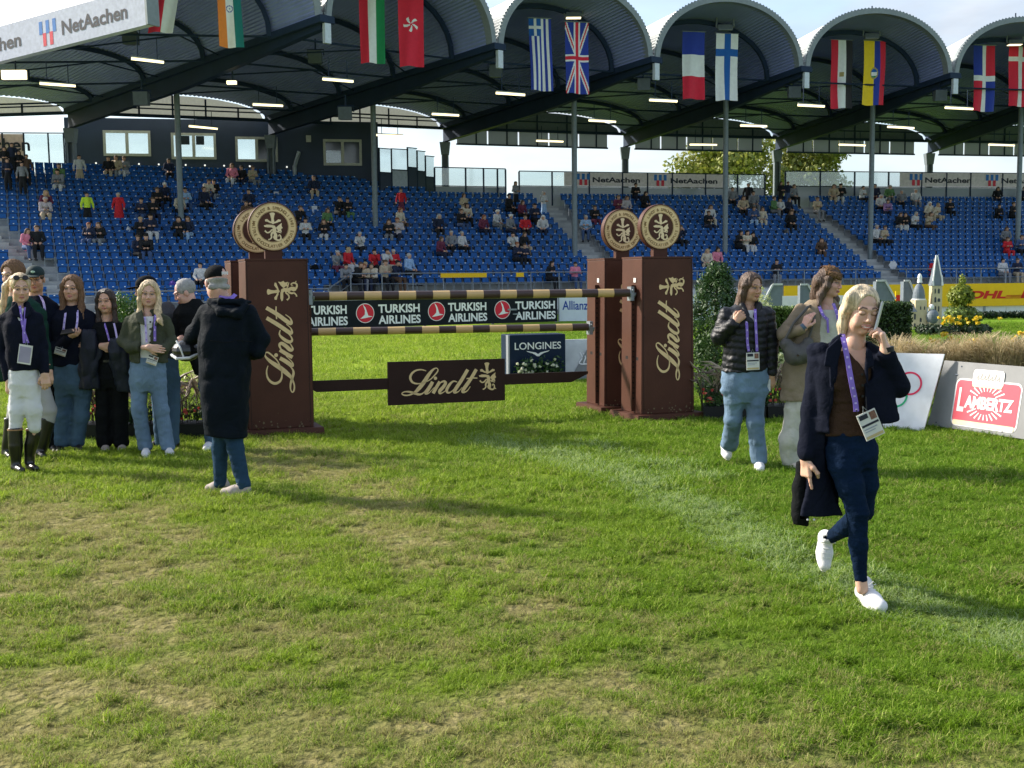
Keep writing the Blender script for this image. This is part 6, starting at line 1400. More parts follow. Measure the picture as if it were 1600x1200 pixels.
# cloth colours
def cloth(name, col, rough=.85, var=.10, bs=55, bump=.35, sheen=0.0, vs_=8, spec=.06, stretch=(1,1,1), fold=.22, fs=5.0):
    new = name not in MATS; m = mat(name, col, rough, 0, var, vs_, bump, bs, sheen, spec=spec, stretch=stretch)
    if new and fold and 'hair' not in name and 'fur' not in name:
        N = m.node_tree.nodes; k = m.node_tree.links.new; b = N['Principled BSDF']; old = b.inputs['Normal'].links[0].from_node if b.inputs['Normal'].links else None
        t = N.new('ShaderNodeTexCoord'); nz = N.new('ShaderNodeTexNoise'); nz.inputs['Scale'].default_value = fs; nz.inputs['Detail'].default_value = 3; nz.inputs['Distortion'].default_value = 1.6; nz.inputs['Roughness'].default_value = .45; k(t.outputs['Object'], nz.inputs['Vector'])
        r = N.new('ShaderNodeMath'); r.operation = 'SUBTRACT'; r.inputs[1].default_value = .5; k(nz.outputs[0], r.inputs[0]); a = N.new('ShaderNodeMath'); a.operation = 'ABSOLUTE'; k(r.outputs[0], a.inputs[0]); p_ = N.new('ShaderNodeMath'); p_.operation = 'POWER'; p_.inputs[1].default_value = .7; k(a.outputs[0], p_.inputs[0])
        bn = N.new('ShaderNodeBump'); bn.inputs['Strength'].default_value = fold; bn.inputs['Distance'].default_value = .05; k(p_.outputs[0], bn.inputs['Height'])
        if old: k(old.outputs[0], bn.inputs['Normal'])
        k(bn.outputs[0], b.inputs['Normal'])
    return m
C_navy = cloth('navy_wool', (.007, .009, .018)); C_black = cloth('black_cloth', (.008, .009, .010)); C_blackgreen = cloth('black_raincoat', (.0045, .008, .013), .75, bump=.2, spec=.07)
C_jean = cloth('mid_blue_denim', (.065, .115, .18), .9, .22, 90, .4, vs_=5, stretch=(1,1,.5)); C_jeanl = cloth('light_blue_denim', (.14, .21, .30), .9, .28, 90, .4, vs_=5, stretch=(1,1,.5)); C_jeand = cloth('dark_indigo_denim', (.005, .014, .036), .9, .25, 110, .35, vs_=6)
C_olive = cloth('olive_jacket', (.062, .068, .045), .7); C_brownk = cloth('brown_knit', (.052, .030, .020), .95, .1, 160, .6); C_white = cloth('white_breeches', (.62, .63, .65), .7, .05, 60, .15); C_cream = cloth('cream_trousers', (.47, .46, .40), .85); C_beige = cloth('beige_jacket', (.24, .19, .135), .8)
C_puff = cloth('black_puffer_nylon', (.007, .008, .012), .5, .1, 40, .25, spec=.35); C_wtop = cloth('white_top', (.68, .67, .64), .8); C_green = cloth('dark_green_jumper', (.012, .040, .030), .9); C_greyt = cloth('grey_tshirt', (.07, .075, .085), .9)
C_purple = mat('purple_lanyard', (.22, .14, .52), .6, 0, .12, 30); C_lil = mat('lanyard_print', (.50, .42, .72), .6); C_shoe = mat('white_shoe_leather', (.66, .66, .67), .5, 0, .06, 20, .1, 60); C_sole = mat('white_rubber_sole', (.70, .70, .68), .6); C_shoeg = mat('grey_shoe', (.36, .31, .28), .75, 0, .15, 20); C_boot = mat('black_riding_boot', (.006, .006, .007), .28, 0, .1, spec=.6); C_bshoe = mat('black_shoe', (.012, .012, .012), .5)
H_blond = cloth('blonde_hair', (.56, .42, .25), .5, .45, 60, .9, vs_=24, spec=.45, stretch=(3,3,.3)); H_ash = cloth('ash_blonde_hair', (.60, .48, .32), .5, .45, 60, .9, vs_=24, spec=.45, stretch=(3,3,.3)); H_brown = cloth('brown_hair', (.085, .048, .030), .5, .5, 60, .9, vs_=24, spec=.45, stretch=(3,3,.3)); H_dark = cloth('dark_brown_hair', (.028, .017, .012), .45, .45, 60, .9, vs_=24, spec=.45, stretch=(3,3,.3)); H_grey = cloth('grey_hair', (.32, .31, .30), .6, .2, 70, .5, vs_=30); H_lb = cloth('light_brown_hair', (.17, .10, .06), .55, .3, 70, .5, vs_=24, stretch=(6,6,.6))
def ribbon(p, pts, wd, name, m_, m2=None, nrm=(0, -1, 0)):
    """flat band along points, facing the camera side"""
    C = [Vector(q) for q in catmull(pts, 6)]; mb = MB(); N_ = Vector(nrm); vs = []
    for i, c in enumerate(C):
        d = (C[min(i+1, len(C)-1)]-C[max(i-1, 0)]).normalized(); sd_ = d.cross(N_).normalized()*wd/2; n_ = sd_.cross(d).normalized()*.0015; vs += [c-sd_-n_, c+sd_-n_, c+sd_+n_, c-sd_+n_]
    for i in range(len(C)-1):
        for j in range(4): a = 4*i+j; b = 4*i+(j+1) % 4; mb.f.append((a, b, b+4, a+4)); mb.m.append(0)
    mb.v = [tuple(v) for v in vs]; o = mb.build(name, m_, p.root, smooth=False)
    if m2:
        mb = MB(); L_ = len(C)
        for i in range(1, L_-2, 3):
            a = C[i]; b = C[i+1]; d = (b-a).normalized(); sd_ = d.cross(N_).normalized(); n_ = N_*.0035; q = (b-a)*.7; mb.add([a+sd_*wd*.22+n_, a-sd_*wd*.22+n_, a-sd_*wd*.22+q+n_, a+sd_*wd*.22+q+n_], [(0,1,2,3)])
        mb.build('print', m2, o)
    return o
def badge(p, c, w_, h_, roll=0, yaw=0, style=0):
    T = Matrix.Translation(Vector(c)) @ Matrix.Rotation(math.radians(yaw), 4, 'Z') @ Matrix.Rotation(math.radians(roll), 4, 'Y'); mb = MB(); mb.box((-w_/2, -.003, -h_), (w_/2, .003, 0), T=T); o = mb.build('badge', mat('badge_plastic', (.62, .62, .58), .3), p.root)
    def r(nm, x0, x1, z0, z1, m_): q = MB(); q.box((x0*w_/2, -.005, -h_*z1), (x1*w_/2, -.0035, -h_*z0), T=T); q.build(nm, m_, o)
    if style == 0:
        r('dark_block', -.85, .05, .05, .22, M_ink); r('photo', .25, .9, .05, .34, mat('badge_photo', (.20, .10, .07), .5, 0, .5, 60)); r('strip', -.9, .9, .42, .50, M_ink); r('text_block', -.8, .6, .58, .62, mat('badge_text_grey', (.30, .33, .38), .5)); r('text_block', -.8, .3, .68, .71, MATS['badge_text_grey']); r('gold_strip', -.9, .9, .86, .96, mat('badge_gold', (.5, .40, .2), .5))
    elif style == 1: r('dark_panel', -.85, .85, .10, .92, mat('badge_back', (.30, .28, .38), .4))
    q = MB(); q.tube([T @ Vector((-.012, 0, 0)), T @ Vector((0, 0, .03)), T @ Vector((.012, 0, 0))], .0025, 5); q.build('clip', M_legs, o)
def shoe(p, heel, toe, m_=None, wd=.040, ht=.075, sole=None, up=(0, 0, 1), h=.0055, lace=True):
    m_ = m_ or C_shoe; H = Vector(heel); T_ = Vector(toe); d = (T_-H).normalized(); L_ = (T_-H).length; u = Vector(up); u = (u-d*u.dot(d)).normalized(); s_ = d.cross(u)
    g = p.grid([tuple(H-d*.02), tuple(T_+d*.02), tuple(H+u*ht*1.5)], .07, h); w2 = wd
    g.chain([tuple(H+d*.03+u*.03), tuple(H+d*L_*.55+u*.028), tuple(T_-d*.035+u*.022)], [w2*.82, w2*.98, w2*.80], .02); g.chain([tuple(H+d*.035+u*.05), tuple(H+d*.05+u*(ht+.012))], [w2*.85, w2*.90], .02); g.cone(tuple(H+d*.06+u*.06), tuple(H+d*L_*.62+u*.032), w2*.72, w2*.6, .02)
    Hn = np.array(H); un = np.array(u); g.cut(lambda X, Y, Z: (X-Hn[0])*un[0]+(Y-Hn[1])*un[1]+(Z-Hn[2])*un[2]-.006, tuple(np.array(H)-.5), tuple(np.array(H)+.5)); a_ = np.array(H+d*.05+u*(ht+.022)); g.ell(tuple(a_), (w2*.72, w2*.72, .014), .004, 's')
    o = p.part('shoe', g, m_)
    if o is None: return
    mb = MB(); n = 20; R_ = []
    for i in range(n):
        a = 2*math.pi*i/n; e = math.cos(a); wv = w2*(1.02-.12*abs(e))*(1.0 if e > 0 else .88); R_.append(H+d*(L_/2+e*L_/2)+s_*math.sin(a)*wv)
    vs = [v-u*.004 for v in R_]+[v+u*.020+d*.0 for v in R_]; mb.add(vs, [tuple(range(n-1, -1, -1)), tuple(range(n, 2*n))]+[(i, (i+1) % n, (i+1) % n+n, i+n) for i in range(n)]); mb.build('sole', sole or C_sole, o)
    if lace:
        mb = MB()
        for q in range(4): c = H+d*(L_*.40+q*.022)+u*(.083-q*.008); mb.tube([c-s_*.022, c+u*.004, c+s_*.022], .003, 5)
        for q in (-1, 1): c = H+d*L_*.36+u*.088; mb.tube([c, c+s_*q*.025+u*.02, c+s_*q*.04+u*.005, c+s_*q*.012-u*.003], .0025, 5)
        mb.build('lace', sole or C_sole, o)
    return o
def _poly2(X, Z, P):
    n = len(P); d = None; s_ = 1.0
    for i in range(n):
        ax, az = P[i]; bx, bz = P[(i+1) % n]; ex, ez = bx-ax, bz-az; wx, wz = X-ax, Z-az; t = np.clip((wx*ex+wz*ez)/(ex*ex+ez*ez+1e-12), 0, 1); q = (wx-ex*t)**2+(wz-ez*t)**2; d = q if d is None else np.minimum(d, q)
        c1 = Z >= az; c2 = Z < bz; c3 = ex*wz > ez*wx; fl = (c1 & c2 & c3) | (~c1 & ~c2 & ~c3); s_ = np.where(fl, -s_, s_)
    return s_*np.sqrt(d)
def plate(sd, pts, th, k=.006, rnd=.006, op='u', fold=0.0, ff=30):
    """sheet of cloth: outline points (x, y, z) seen from the front, thickness 2*th, lying on the plane that best fits them"""
    A = np.array(pts); M_ = np.c_[np.ones(len(A)), A[:, 0], A[:, 2]]; co = np.linalg.lstsq(M_, A[:, 1], rcond=None)[0]; P_ = [(a[0], a[2]) for a in A]; c0 = A.mean(0)
    def fn(X, Y, Z):
        d2 = _poly2(X+0*Z, Z+0*X, P_)+rnd; yy = co[0]+co[1]*X+co[2]*Z
        if fold: yy = yy+fold*np.sin(X*ff+Z*4)
        dy = np.abs(Y-yy)-th; return np.minimum(np.maximum(d2, dy), 0)+np.sqrt(np.maximum(d2, 0)**2+np.maximum(dy, 0)**2)-rnd
    lo = A.min(0)-th-fold-.01; hi = A.max(0)+th+fold+.01; return sd.put(fn, lo, hi, k, op)
def between(P_L, P_R, ymax):
    """cut function: keeps free the strip between two edges given as (x, z) lists, in front of depth ymax"""
    L_ = sorted([(p[2], p[0]) for p in P_L]); R_ = sorted([(p[2], p[0]) for p in P_R])
    def fn(X, Y, Z):
        xl = np.interp(Z, [a for a, b in L_], [b for a, b in L_]); xr = np.interp(Z, [a for a, b in R_], [b for a, b in R_]); z0 = max(L_[0][0], R_[0][0]); z1 = min(L_[-1][0], R_[-1][0])
        return np.maximum(np.maximum(np.maximum(xl-X, X-xr), Y-ymax), np.maximum(z0-Z, Z-z1))
    return fn
def ringsP(p, L_):
    """rows of (py, px centre, half width px, depth centre, half depth)"""
    o = []
    for py, px, hw, d, hd in L_: q = p.P(px, py, d); o.append((q[2], q[0], d, hw*(p.g.y+d)/F, hd))
    return o
BIG = ((-2, -2, -2), (2, 2, 3))
def gridP(p, L_, pad, h): return p.grid([p.P(*q) for q in L_], pad, h)
# ---------------------------------------------------------------- woman on the phone, nearest
def phone_woman():
    p = Person('person', 'smiling blonde woman striding with a phone at her ear, black coat and brown cardigan', 1357, 941, 'fair'); P = p.P
    p.head(P(1347, 484, 0), yaw=7, pitch=12, roll=3, sc=.96, neck=P(1334, 540, .035), smile=1.0, eyes_closed=True, h=.0034, nr=.046)
    p.core(P(1328, 690, .04), P(1326, 585, .05), P(1333, 548, .04), [P(1340, 797, -.05), P(1350, 795, .09)], [P(1343, 890, -.05), P(1297, 838, .36)])
    g = gridP(p, [(1280, 520, -.15), (1390, 620, .15)], .03, .006); g.rings(ringsP(p, [(620, 1322, 38, .03, .095), (590, 1325, 44, .03, .100), (566, 1326, 47, .035, .092), (548, 1328, 36, .04, .065), (538, 1331, 18, .04, .045)]), .02); p.skinpart(g)
    # cardigan
    g = gridP(p, [(1270, 530, -.16), (1375, 690, .2)], .05, .0065); R_ = [(678, 1320, 41, .03, .118), (660, 1318, 37, .03, .112), (630, 1319, 36, .03, .108), (600, 1322, 42, .025, .120), (575, 1325, 46, .03, .118), (553, 1327, 42, .04, .085), (543, 1330, 26, .045, .06)]
    g.rings(ringsP(p, R_), .01); g.ell(P(1306, 592, -.045), (.055, .05, .058), .03); g.ell(P(1341, 592, -.045), (.055, .05, .058), .03)
    g.cut(between([P(1346, 580), P(1322, 545), P(1315, 520)], [P(1347, 580), P(1353, 545), P(1356, 520)], .02), *BIG, k=.004); g.wrinkle(.0035, (14, 14, 30), 3); o = p.part('cardigan', g, C_brownk)
    for q, (x, y) in enumerate(((1347, 585), (1348, 602), (1348, 619), (1348, 636))): b = MB(); c = P(x, y, -.105+.0*q); b.cyl(c, (0, 1, 0), .0065, .006, 10); b.build('button', C_bshoe, o)
    # coat: back panel, body with open front, sleeves, swinging flap
    g = gridP(p, [(1232, 525, -.22), (1432, 825, .30)], .06, .0085)
    g.rings(ringsP(p, [(820, 1285, 32, .10, .075), (780, 1284, 31, .09, .08), (730, 1286, 33, .08, .09), (690, 1297, 44, .07, .11), (650, 1315, 56, .05, .13)]), .03)
    g.rings(ringsP(p, [(672, 1322, 57, .035, .145), (630, 1322, 54, .035, .14), (590, 1325, 60, .03, .15), (560, 1325, 62, .035, .13), (545, 1326, 52, .045, .10), (533, 1328, 30, .055, .07)]), .02)
    g.cut(between([P(1290, 860), P(1288, 675), P(1298, 600), P(1308, 545), P(1314, 525)], [P(1420, 860), P(1362, 675), P(1353, 600), P(1353, 550), P(1352, 525)], .045), *BIG, k=.006)
    g.cut(lambda X, Y, Z: np.maximum(np.maximum(P(1318, 700)[0]-X, Y-.30), Z-P(1300, 672)[2]), *BIG, k=.006)
    g.chain([P(1280, 556, .045), P(1268, 640, .05), P(1261, 706, .0)], [.056, .054, .050], .02); g.ell(P(1279, 546, .045), (.056, .07, .040), .02)
    g.chain([P(1371, 560, .04), P(1405, 604, -.02), P(1386, 556, -.085)], [.060, .056, .047], .02)
    plate(g, [P(1350, 600, -.10), P(1385, 572, -.06), P(1402, 625, -.06), P(1407, 657, -.06), P(1357, 668, -.12)], .010, .02, fold=.008)
    plate(g, [P(1258, 770, .0), P(1264, 700, .02), P(1280, 690, .02), P(1319, 812, .0), P(1250, 822, -.01)], .012, .03, fold=.010, ff=38)
    g.wrinkle(.0065, (9, 9, 7), 8); g.cut(lambda X, Y, Z: Z-P(0, 819)[2]+0*X+0*Y, (-1, -1, -1), (1, 1, 1)); c = p.part('coat', g, C_navy)
    for nm, pts in (('lapel', [P(1309, 528, -.075), P(1292, 545, -.115), P(1287, 572, -.125), P(1297, 573, -.127), P(1296, 610, -.120), P(1306, 580, -.125), P(1316, 540, -.085)]), ('lapel', [P(1352, 542, -.07), P(1363, 550, -.10), P(1366, 572, -.115), P(1357, 576, -.12), P(1356, 615, -.12), P(1352, 580, -.12)]), ('collar', [P(1314, 520, -.02), P(1300, 530, -.05), P(1294, 541, -.09), P(1306, 545, -.10), P(1319, 530, -.05)])):
        g = p.grid(pts, .03, .005); plate(g, pts, .006, 0, .004); p.part(nm, g, C_navy, c)
    g = p.grid([P(1242, 715, .10), P(1266, 825, .10)], .05, .008); g.rings(ringsP(p, [(820, 1250, 11, .10, .035), (806, 1249, 14, .10, .05), (760, 1251, 13, .10, .05), (722, 1254, 8, .09, .03)]), .01); g.wrinkle(.004, 10, 2); o = p.part('tote', g, C_black); o.parent = None; o.name = 'tote_bag'; o.location = p.root.location; tag(o, 'black tote bag hanging from the lowered hand of the woman on the phone', 'bag')
    for x in (1262, 1272): b = MB(); b.sphere(P(x, 812, -.02), .006, 8, 6); b.build('cuff_button', C_white, c)
    # jeans
    g = gridP(p, [(1270, 665, -.18), (1385, 915, .52)], .05, .0068)
    g.rings(ringsP(p, [(728, 1330, 31, .0, .078), (712, 1330, 39, .0, .096), (695, 1329, 41, .01, .104), (672, 1322, 38, .02, .104)]), .01); g.chain([P(1314, 704, -.01), P(1319, 728, -.035), P(1329, 760, -.055), P(1340, 800, -.07), P(1341, 850, -.055), P(1345, 902, -.05)], [.074, .074, .065, .052, .046, .032], .025)
    g.chain([P(1347, 704, .01), P(1351, 755, .04), P(1347, 797, .08), P(1322, 824, .22), P(1298, 840, .36)], [.074, .066, .055, .047, .034], .025); g.wrinkle(.0026, (18, 18, 38), 12); p.part('jeans', g, C_jeand)
    p.limb([P(1344, 893, -.05), P(1347, 920, -.05)], [.028, .030]); p.limb([P(1298, 838, .37), P(1291, 850, .42)], [.030, .032])
    shoe(p, (-.025, .07, .008), (.018, -.185, .0), wd=.043); shoe(p, P(1286, 832, .46), P(1287, 894, .36), up=(0, -1, .25), wd=.041)
    # hands
    p.hand(P(1259, 716, .0), (.03, -.02, -1), (1, .35, 0), side=1, curls=[.12, .75, .9, 1.0], h=.0034, ww=.026)
    wr = P(1384, 549, -.095); p.hand(wr, (-.20, .05, 1), (-.85, .35, 0), side=-1, fore=Vector(P(1405, 604, -.02))-Vector(wr), curls=[.65, .75, .8, .85], h=.0034)
    p.finish(); p.hair(H_ash, 'pulled', lift=.006, hairline=.008, face=(.054, .108), amp=.0009, h=.0042, strands=[([P(1329, 468, .015), P(1322, 488, .02), P(1317, 508, .035), P(1313, 540, .04)], [.034, .032, .026, .008]), ([P(1340, 450, -.035), P(1328, 464, -.045), P(1322, 484, -.025)], [.014, .018, .016])])
    ribbon(p, [P(1316, 522, -.03), P(1320, 540, -.085), P(1325, 566, -.105), P(1331, 600, -.128), P(1336, 625, -.125), P(1338, 643, -.128)], .026, 'lanyard', C_purple, C_lil); badge(p, P(1352, 644, -.15), .098, .135, roll=-24, yaw=5)
    b = MB(); b.tube([P(1338, 640, -.128), P(1342, 652, -.14), P(1353, 643, -.15)], .003, 5); b.tube([P(1353, 620, -.13), P(1354, 642, -.15)], .003, 5); b.build('clip_cord', C_bshoe, p.root)
    b = MB(); c = Vector(P(1386, 546, -.095)); d = Vector((-.15, .0, 1)).normalized(); b.tube([c-d*.012, c+d*.012], [.034, .034], 16); b.build('watch_strap', C_bshoe, p.root)
    ph = empty('mobile_phone', 'pale mobile phone held at the ear of the smiling blonde woman', 'phone', p.root.location+Vector(P(1373, 495, -.055)), 0); T = Matrix.Rotation(math.radians(14), 4, 'Y') @ Matrix.Rotation(math.radians(-112), 4, 'Z'); b = MB(); b.box((-.036, -.005, -.075), (.036, .005, .075), T=T); o = b.build('case', mat('phone_case_pale', (.55, .56, .60), .3), ph); m_ = o.modifiers.new('b', 'BEVEL'); m_.width = .003; b = MB(); b.box((-.033, -.0066, -.072), (.033, -.0053, .072), T=T); b.build('screen', C_bshoe, ph)
phone_woman()

def garment(p, name, rows, limbs, m_, wr=.004, wf=(11, 11, 9), h=.0095, cuts=(), k=.02, seed=5, pad=.12, flatcuts=(), pw=2.3, plates=(), kl=.022):
    R_ = ringsP(p, rows) if rows else []; pts = [(a[1]-a[3], a[2]-a[4], a[0]) for a in R_]+[(a[1]+a[3], a[2]+a[4], a[0]) for a in R_]+[q for L_, r in limbs for q in L_]+[q for L_ in plates for q in L_[0]]
    g = p.grid(pts, pad, h)
    if R_ and limbs and name in ('jeans', 'trousers', 'breeches'):
        b0 = min(R_, key=lambda q: q[0]); R_.append((b0[0]-.10, b0[1], b0[2], b0[3]*.70, b0[4]*.72)); kl = max(kl, .035)
    if R_: g.rings(R_, k, pw=pw)
    sc_ = .90 if name in ('jeans', 'trousers', 'breeches') else .93
    for L_, r in limbs: g.chain(L_, [q*sc_ for q in r] if len(r) > 2 else r, kl)
    for L_, th in plates: plate(g, L_, th, .02, .008, fold=.007, ff=34)
    for c in cuts: g.cut(c, *BIG, k=.005)
    if wr: g.wrinkle(wr, wf, seed)
    for c in flatcuts: g.cut(c, *BIG)
    return p.part(name, g, m_)
def below(z): return lambda X, Y, Z: Z-z+0*X+0*Y
def above(z): return lambda X, Y, Z: z-Z+0*X+0*Y
def chestskin(p, x, y, hw=16, r=.075):
    g = gridP(p, [(x-hw*2, y-25, -.1), (x+hw*2, y+35, .1)], .05, .007); g.rings(ringsP(p, [(y+32, x, hw*1.5, .02, r*1.1), (y+12, x, hw*1.6, .025, r*1.05), (y, x, hw*1.1, .03, r*.8), (y-8, x, hw*.7, .03, r*.6)]), .02); p.skinpart(g)
def mousy(p, a, b, w_): pass
# ---------------------------------------------------------------- man in the long raincoat, from behind
def coat_man():
    p = Person('person', 'man seen from behind in a long black hooded raincoat, dark cap and jeans', 366, 772, 'rosy'); P = p.P
    W = p.head(P(338, 441, .02), yaw=-152, pitch=10, sc=1.06, neck=P(345, 470, .03), male=True, h=.005, nr=.062)
    p.core(P(350, 600, 0), P(350, 510, 0), P(345, 478, .0), [P(344, 700, .06), P(364, 700, -.03)], [P(346, 752, .09), P(376, 756, -.07)])
    rows = [(694, 362, 22, -.02, .12), (680, 354, 33, .0, .15), (640, 352, 37, .0, .155), (590, 351, 41, .0, .155), (545, 352, 42, .0, .155), (510, 353, 40, .0, .15), (488, 354, 41, .0, .13), (474, 352, 28, .01, .10), (466, 350, 17, .02, .07)]
    garment(p, 'raincoat', rows, [([P(322, 487, .0), P(303, 520, .08), P(291, 545, .20)], [.068, .063, .052]), ([P(388, 487, .0), P(410, 530, .03), P(403, 549, -.0), P(396, 552, .18)], [.070, .068, .060, .050])], C_blackgreen, .008, (7, 7, 5), .011, seed=3,
            flatcuts=[lambda X, Y, Z: Z-(P(0, 688)[2]+.0)-.10*np.abs(X-P(366, 0)[0]) ])
    g = gridP(p, [(320, 462, -.2), (398, 505, .1)], .06, .008); g.chain([P(326, 472, -.04), P(345, 488, -.13), P(372, 490, -.135), P(385, 478, -.10)], [.020, .032, .040, .022], .03); g.chain([P(327, 468, .0), P(345, 470, -.085), P(378, 472, -.08), P(390, 472, -.02)], [.018, .022, .026, .016], .03); g.wrinkle(.004, 16, 5); p.part('hood', g, C_blackgreen)
    b = MB(); b.tube([P(328, 532, -.165), P(350, 535, -.172), P(365, 534, -.17), P(366, 531, -.172), P(394, 534, -.15)], .003, 5); b.build('back_seam', C_black, p.root)
    garment(p, 'jeans', [], [([P(346, 655, .02), P(344, 700, .06), P(344, 754, .09)], [.085, .070, .056]), ([P(360, 655, .0), P(368, 700, -.03), P(381, 758, -.07)], [.085, .074, .058])], cloth('deep_blue_denim', (.022, .050, .088), .9, .25, 90, .4, vs_=5), .004, (13, 13, 18), .009)
    shoe(p, P(358, 767, .10)[:2]+(.012,), P(321, 768, .13)[:2]+(.0,), C_shoeg, wd=.045, ht=.07); shoe(p, P(391, 770, -.08)[:2]+(.012,), P(345, 775, -.05)[:2]+(.0,), C_shoeg, wd=.045, ht=.07)
    g = p.grid([W(-.12, -.20, -.02), W(.12, .14, .17)], .05, .0055); g.ell(W(0, .012, .050), (.088, .106, .078), .01, 'u', p.M_); c0 = np.array(W(0, 0, .022)); ax = np.array(W(0, 0, 1))-np.array(W(0, 0, 0)); g.cut(lambda X, Y, Z: (X-c0[0])*ax[0]+(Y-c0[1])*ax[1]+(Z-c0[2])*ax[2], *BIG); g.ell(W(0, -.115, .030), (.062, .075, .008), .01, 'u', p.M_); cp = p.part('cap', g, C_black)
    b = MB(); 
    for q in range(5): b.box((-.006+q*.010, -.001, -.012+.004*(q % 2)), (.002+q*.010, .001, .012))
    o = b.build('cap_print', C_white, cp); o.location = Vector(W(-.02, .118, .045)); 
    p.finish(); p.hair(H_grey, 'short', lift=.006, amp=.0016, capcut=.016, strands=[([W(-.06, .065, -.045), W(.06, .065, -.045)], [.022, .022])])
    ribbon(p, [P(335, 461, .02), P(346, 465, -.075), P(360, 466, -.07), P(368, 460, .0)], .03, 'lanyard', C_purple)
    p2 = p.hand(P(290, 530, .20), (-.9, .0, .1), (0, -.3, -1), side=1, curl=.5, h=.005, fore=(1, -.3, -.2)) if False else None
    return p
def helmet_bundle(p):
    c = p.g+Vector(p.P(291, 548, .14)); r = empty('riding_helmet', 'black riding helmet with white trim held in front of the man in the raincoat', 'helmet', c); b = MB(); b.sphere((0, 0, 0), (.11, .09, .085), 18, 10); b.build('shell', C_boot, r); b = MB(); b.tube([(-.11, -.02, -.03), (-.05, -.09, -.055), (.05, -.09, -.05), (.10, -.02, -.02)], .012, 6); b.tube([(-.06, -.05, .08), (-.02, -.09, .03), (.0, -.08, -.04)], .008, 6); b.build('trim', C_white, r)
# ---------------------------------------------------------------- group on the left
def rider_woman():
    p = Person('person', 'young blonde woman in navy jacket, white breeches and black riding boots at the left edge', 38, 738, 'fair'); P = p.P
    W = p.head(P(32, 450, 0), yaw=28, pitch=8, sc=1.0, neck=P(29, 482, .03), h=.0042, brow=(.16, .09, .05), nr=.05)
    p.core(P(38, 585, 0), P(36, 520, 0), P(32, 485, 0), [P(25, 660, 0), P(54, 660, 0)], [P(25, 730, 0), P(50, 725, .1)])
    chestskin(p, 33, 490, 8)
    garment(p, 'shirt_front', [(520, 36, 12, -.03, .09), (490, 34, 10, -.02, .07), (478, 33, 9, .0, .055)], [], C_wtop, .001, h=.007, flatcuts=[above(P(0, 482)[2])])
    garment(p, 'jacket', [(578, 39, 24, .0, .115), (560, 38, 26, .0, .125), (530, 37, 28, .0, .13), (505, 36, 29, .0, .125), (490, 34, 23, .01, .10), (478, 33, 15, .02, .07), (471, 32, 13, .03, .065)], [([P(10, 498, .0), P(2, 540, .03), P(13, 592, -.03)], [.062, .055, .045]), ([P(57, 498, .0), P(66, 540, .03), P(69, 580, -.02)], [.060, .054, .045])], C_navy, .0045, (11, 11, 8), .009,
            cuts=[between([P(38, 500), P(30, 485), P(26, 468)], [P(40, 500), P(40, 485), P(42, 468)], .0)])
    for pts in ([P(26, 472, -.05), P(17, 482, -.07), P(20, 492, -.09), P(33, 498, -.115), P(30, 484, -.08)], [P(42, 472, -.05), P(50, 480, -.07), P(47, 492, -.10), P(39, 499, -.12), P(40, 484, -.08)]): g = p.grid(pts, .03, .006); plate(g, pts, .006, 0, .004); p.part('collar', g, C_navy)
    garment(p, 'breeches', [(600, 38, 24, .01, .115), (585, 38, 24, .01, .115), (572, 38, 22, .01, .11)], [([P(29, 603, .0), P(27, 640, -.02), P(24, 668, -.02)], [.086, .074, .058]), ([P(48, 603, .0), P(52, 640, .0), P(54, 668, .02)], [.086, .076, .060])], C_white, .0022, (14, 14, 20), .009, kl=.03)
    for kx, ky, ax_, ay, d, tx, ty in ((24, 672, 25, 733, -.02, 34, 742), (52, 672, 46, 726, .06, 56, 734)):
        garment(p, 'riding_boot', [(ay-2, ax_, 7.5, d, .045), (ay-14, ax_, 7.5, d, .044), ((ky+ay)/2-6, (kx+ax_)/2, 10.5, d, .062), (ky+8, kx, 10.5, d, .060), (ky-4, kx, 10.5, d, .060)], [(lambda H, T_: ([H, T_], [.036, .030]))(P(ax_, ay, d)[:2]+(.045,), P(tx, ty, d-.09)[:2]+(.036,))], C_boot, .0012, h=.008, flatcuts=[below(.004)])
        b = MB(); b.cyl(P(kx, ky-1, d), (0, 0, 1), .067, .010, 20); b.build('boot_band', mat('bronze_band', (.30, .17, .08), .5), p.root)
    p.hand(P(14, 596, -.04), (.02, -.1, -1), (.4, .9, 0), side=1, curl=.5, h=.0048, fore=(-.1, .1, 1)); p.hand(P(70, 584, -.03), (.10, -.1, -1), (-.4, .9, 0), side=-1, curl=.5, h=.0048, fore=(0, .1, 1))
    p.finish(); p.hair(H_blond, 'pulled', lift=.009, amp=.0016, strands=[([P(20, 435, .08), P(10, 448, .09), P(5, 475, .09), P(3, 500, .08)], [.030, .034, .026, .010])])
    b = MB(); 
    for q in (-1, 1): b.cyl(W(q*.035, -.062, .098), Vector(W(0, -.6, .8))-Vector(W(0, 0, 0)), .027, .006, 16)
    b.tube([W(-.02, -.066, .10), W(.02, -.066, .10)], .003, 5)
    for q in (-1, 1): b.tube([W(q*.062, -.055, .095), W(q*.080, .0, .075)], .003, 5)
    sg = b.build('sunglasses', C_bshoe); sg.location = p.root.location; tag(sg, 'dark sunglasses pushed up on the hair of the woman in white breeches', 'sunglasses')
    ribbon(p, [P(31, 478, -.06), P(33, 495, -.11), P(37, 515, -.135), P(44, 536, -.135)], .022, 'lanyard', C_purple, C_lil); ribbon(p, [P(40, 480, -.06), P(39, 500, -.115), P(37, 520, -.138), P(38, 536, -.14)], .022, 'lanyard', C_purple); badge(p, P(41, 539, -.15), .115, .165, roll=10, style=1)
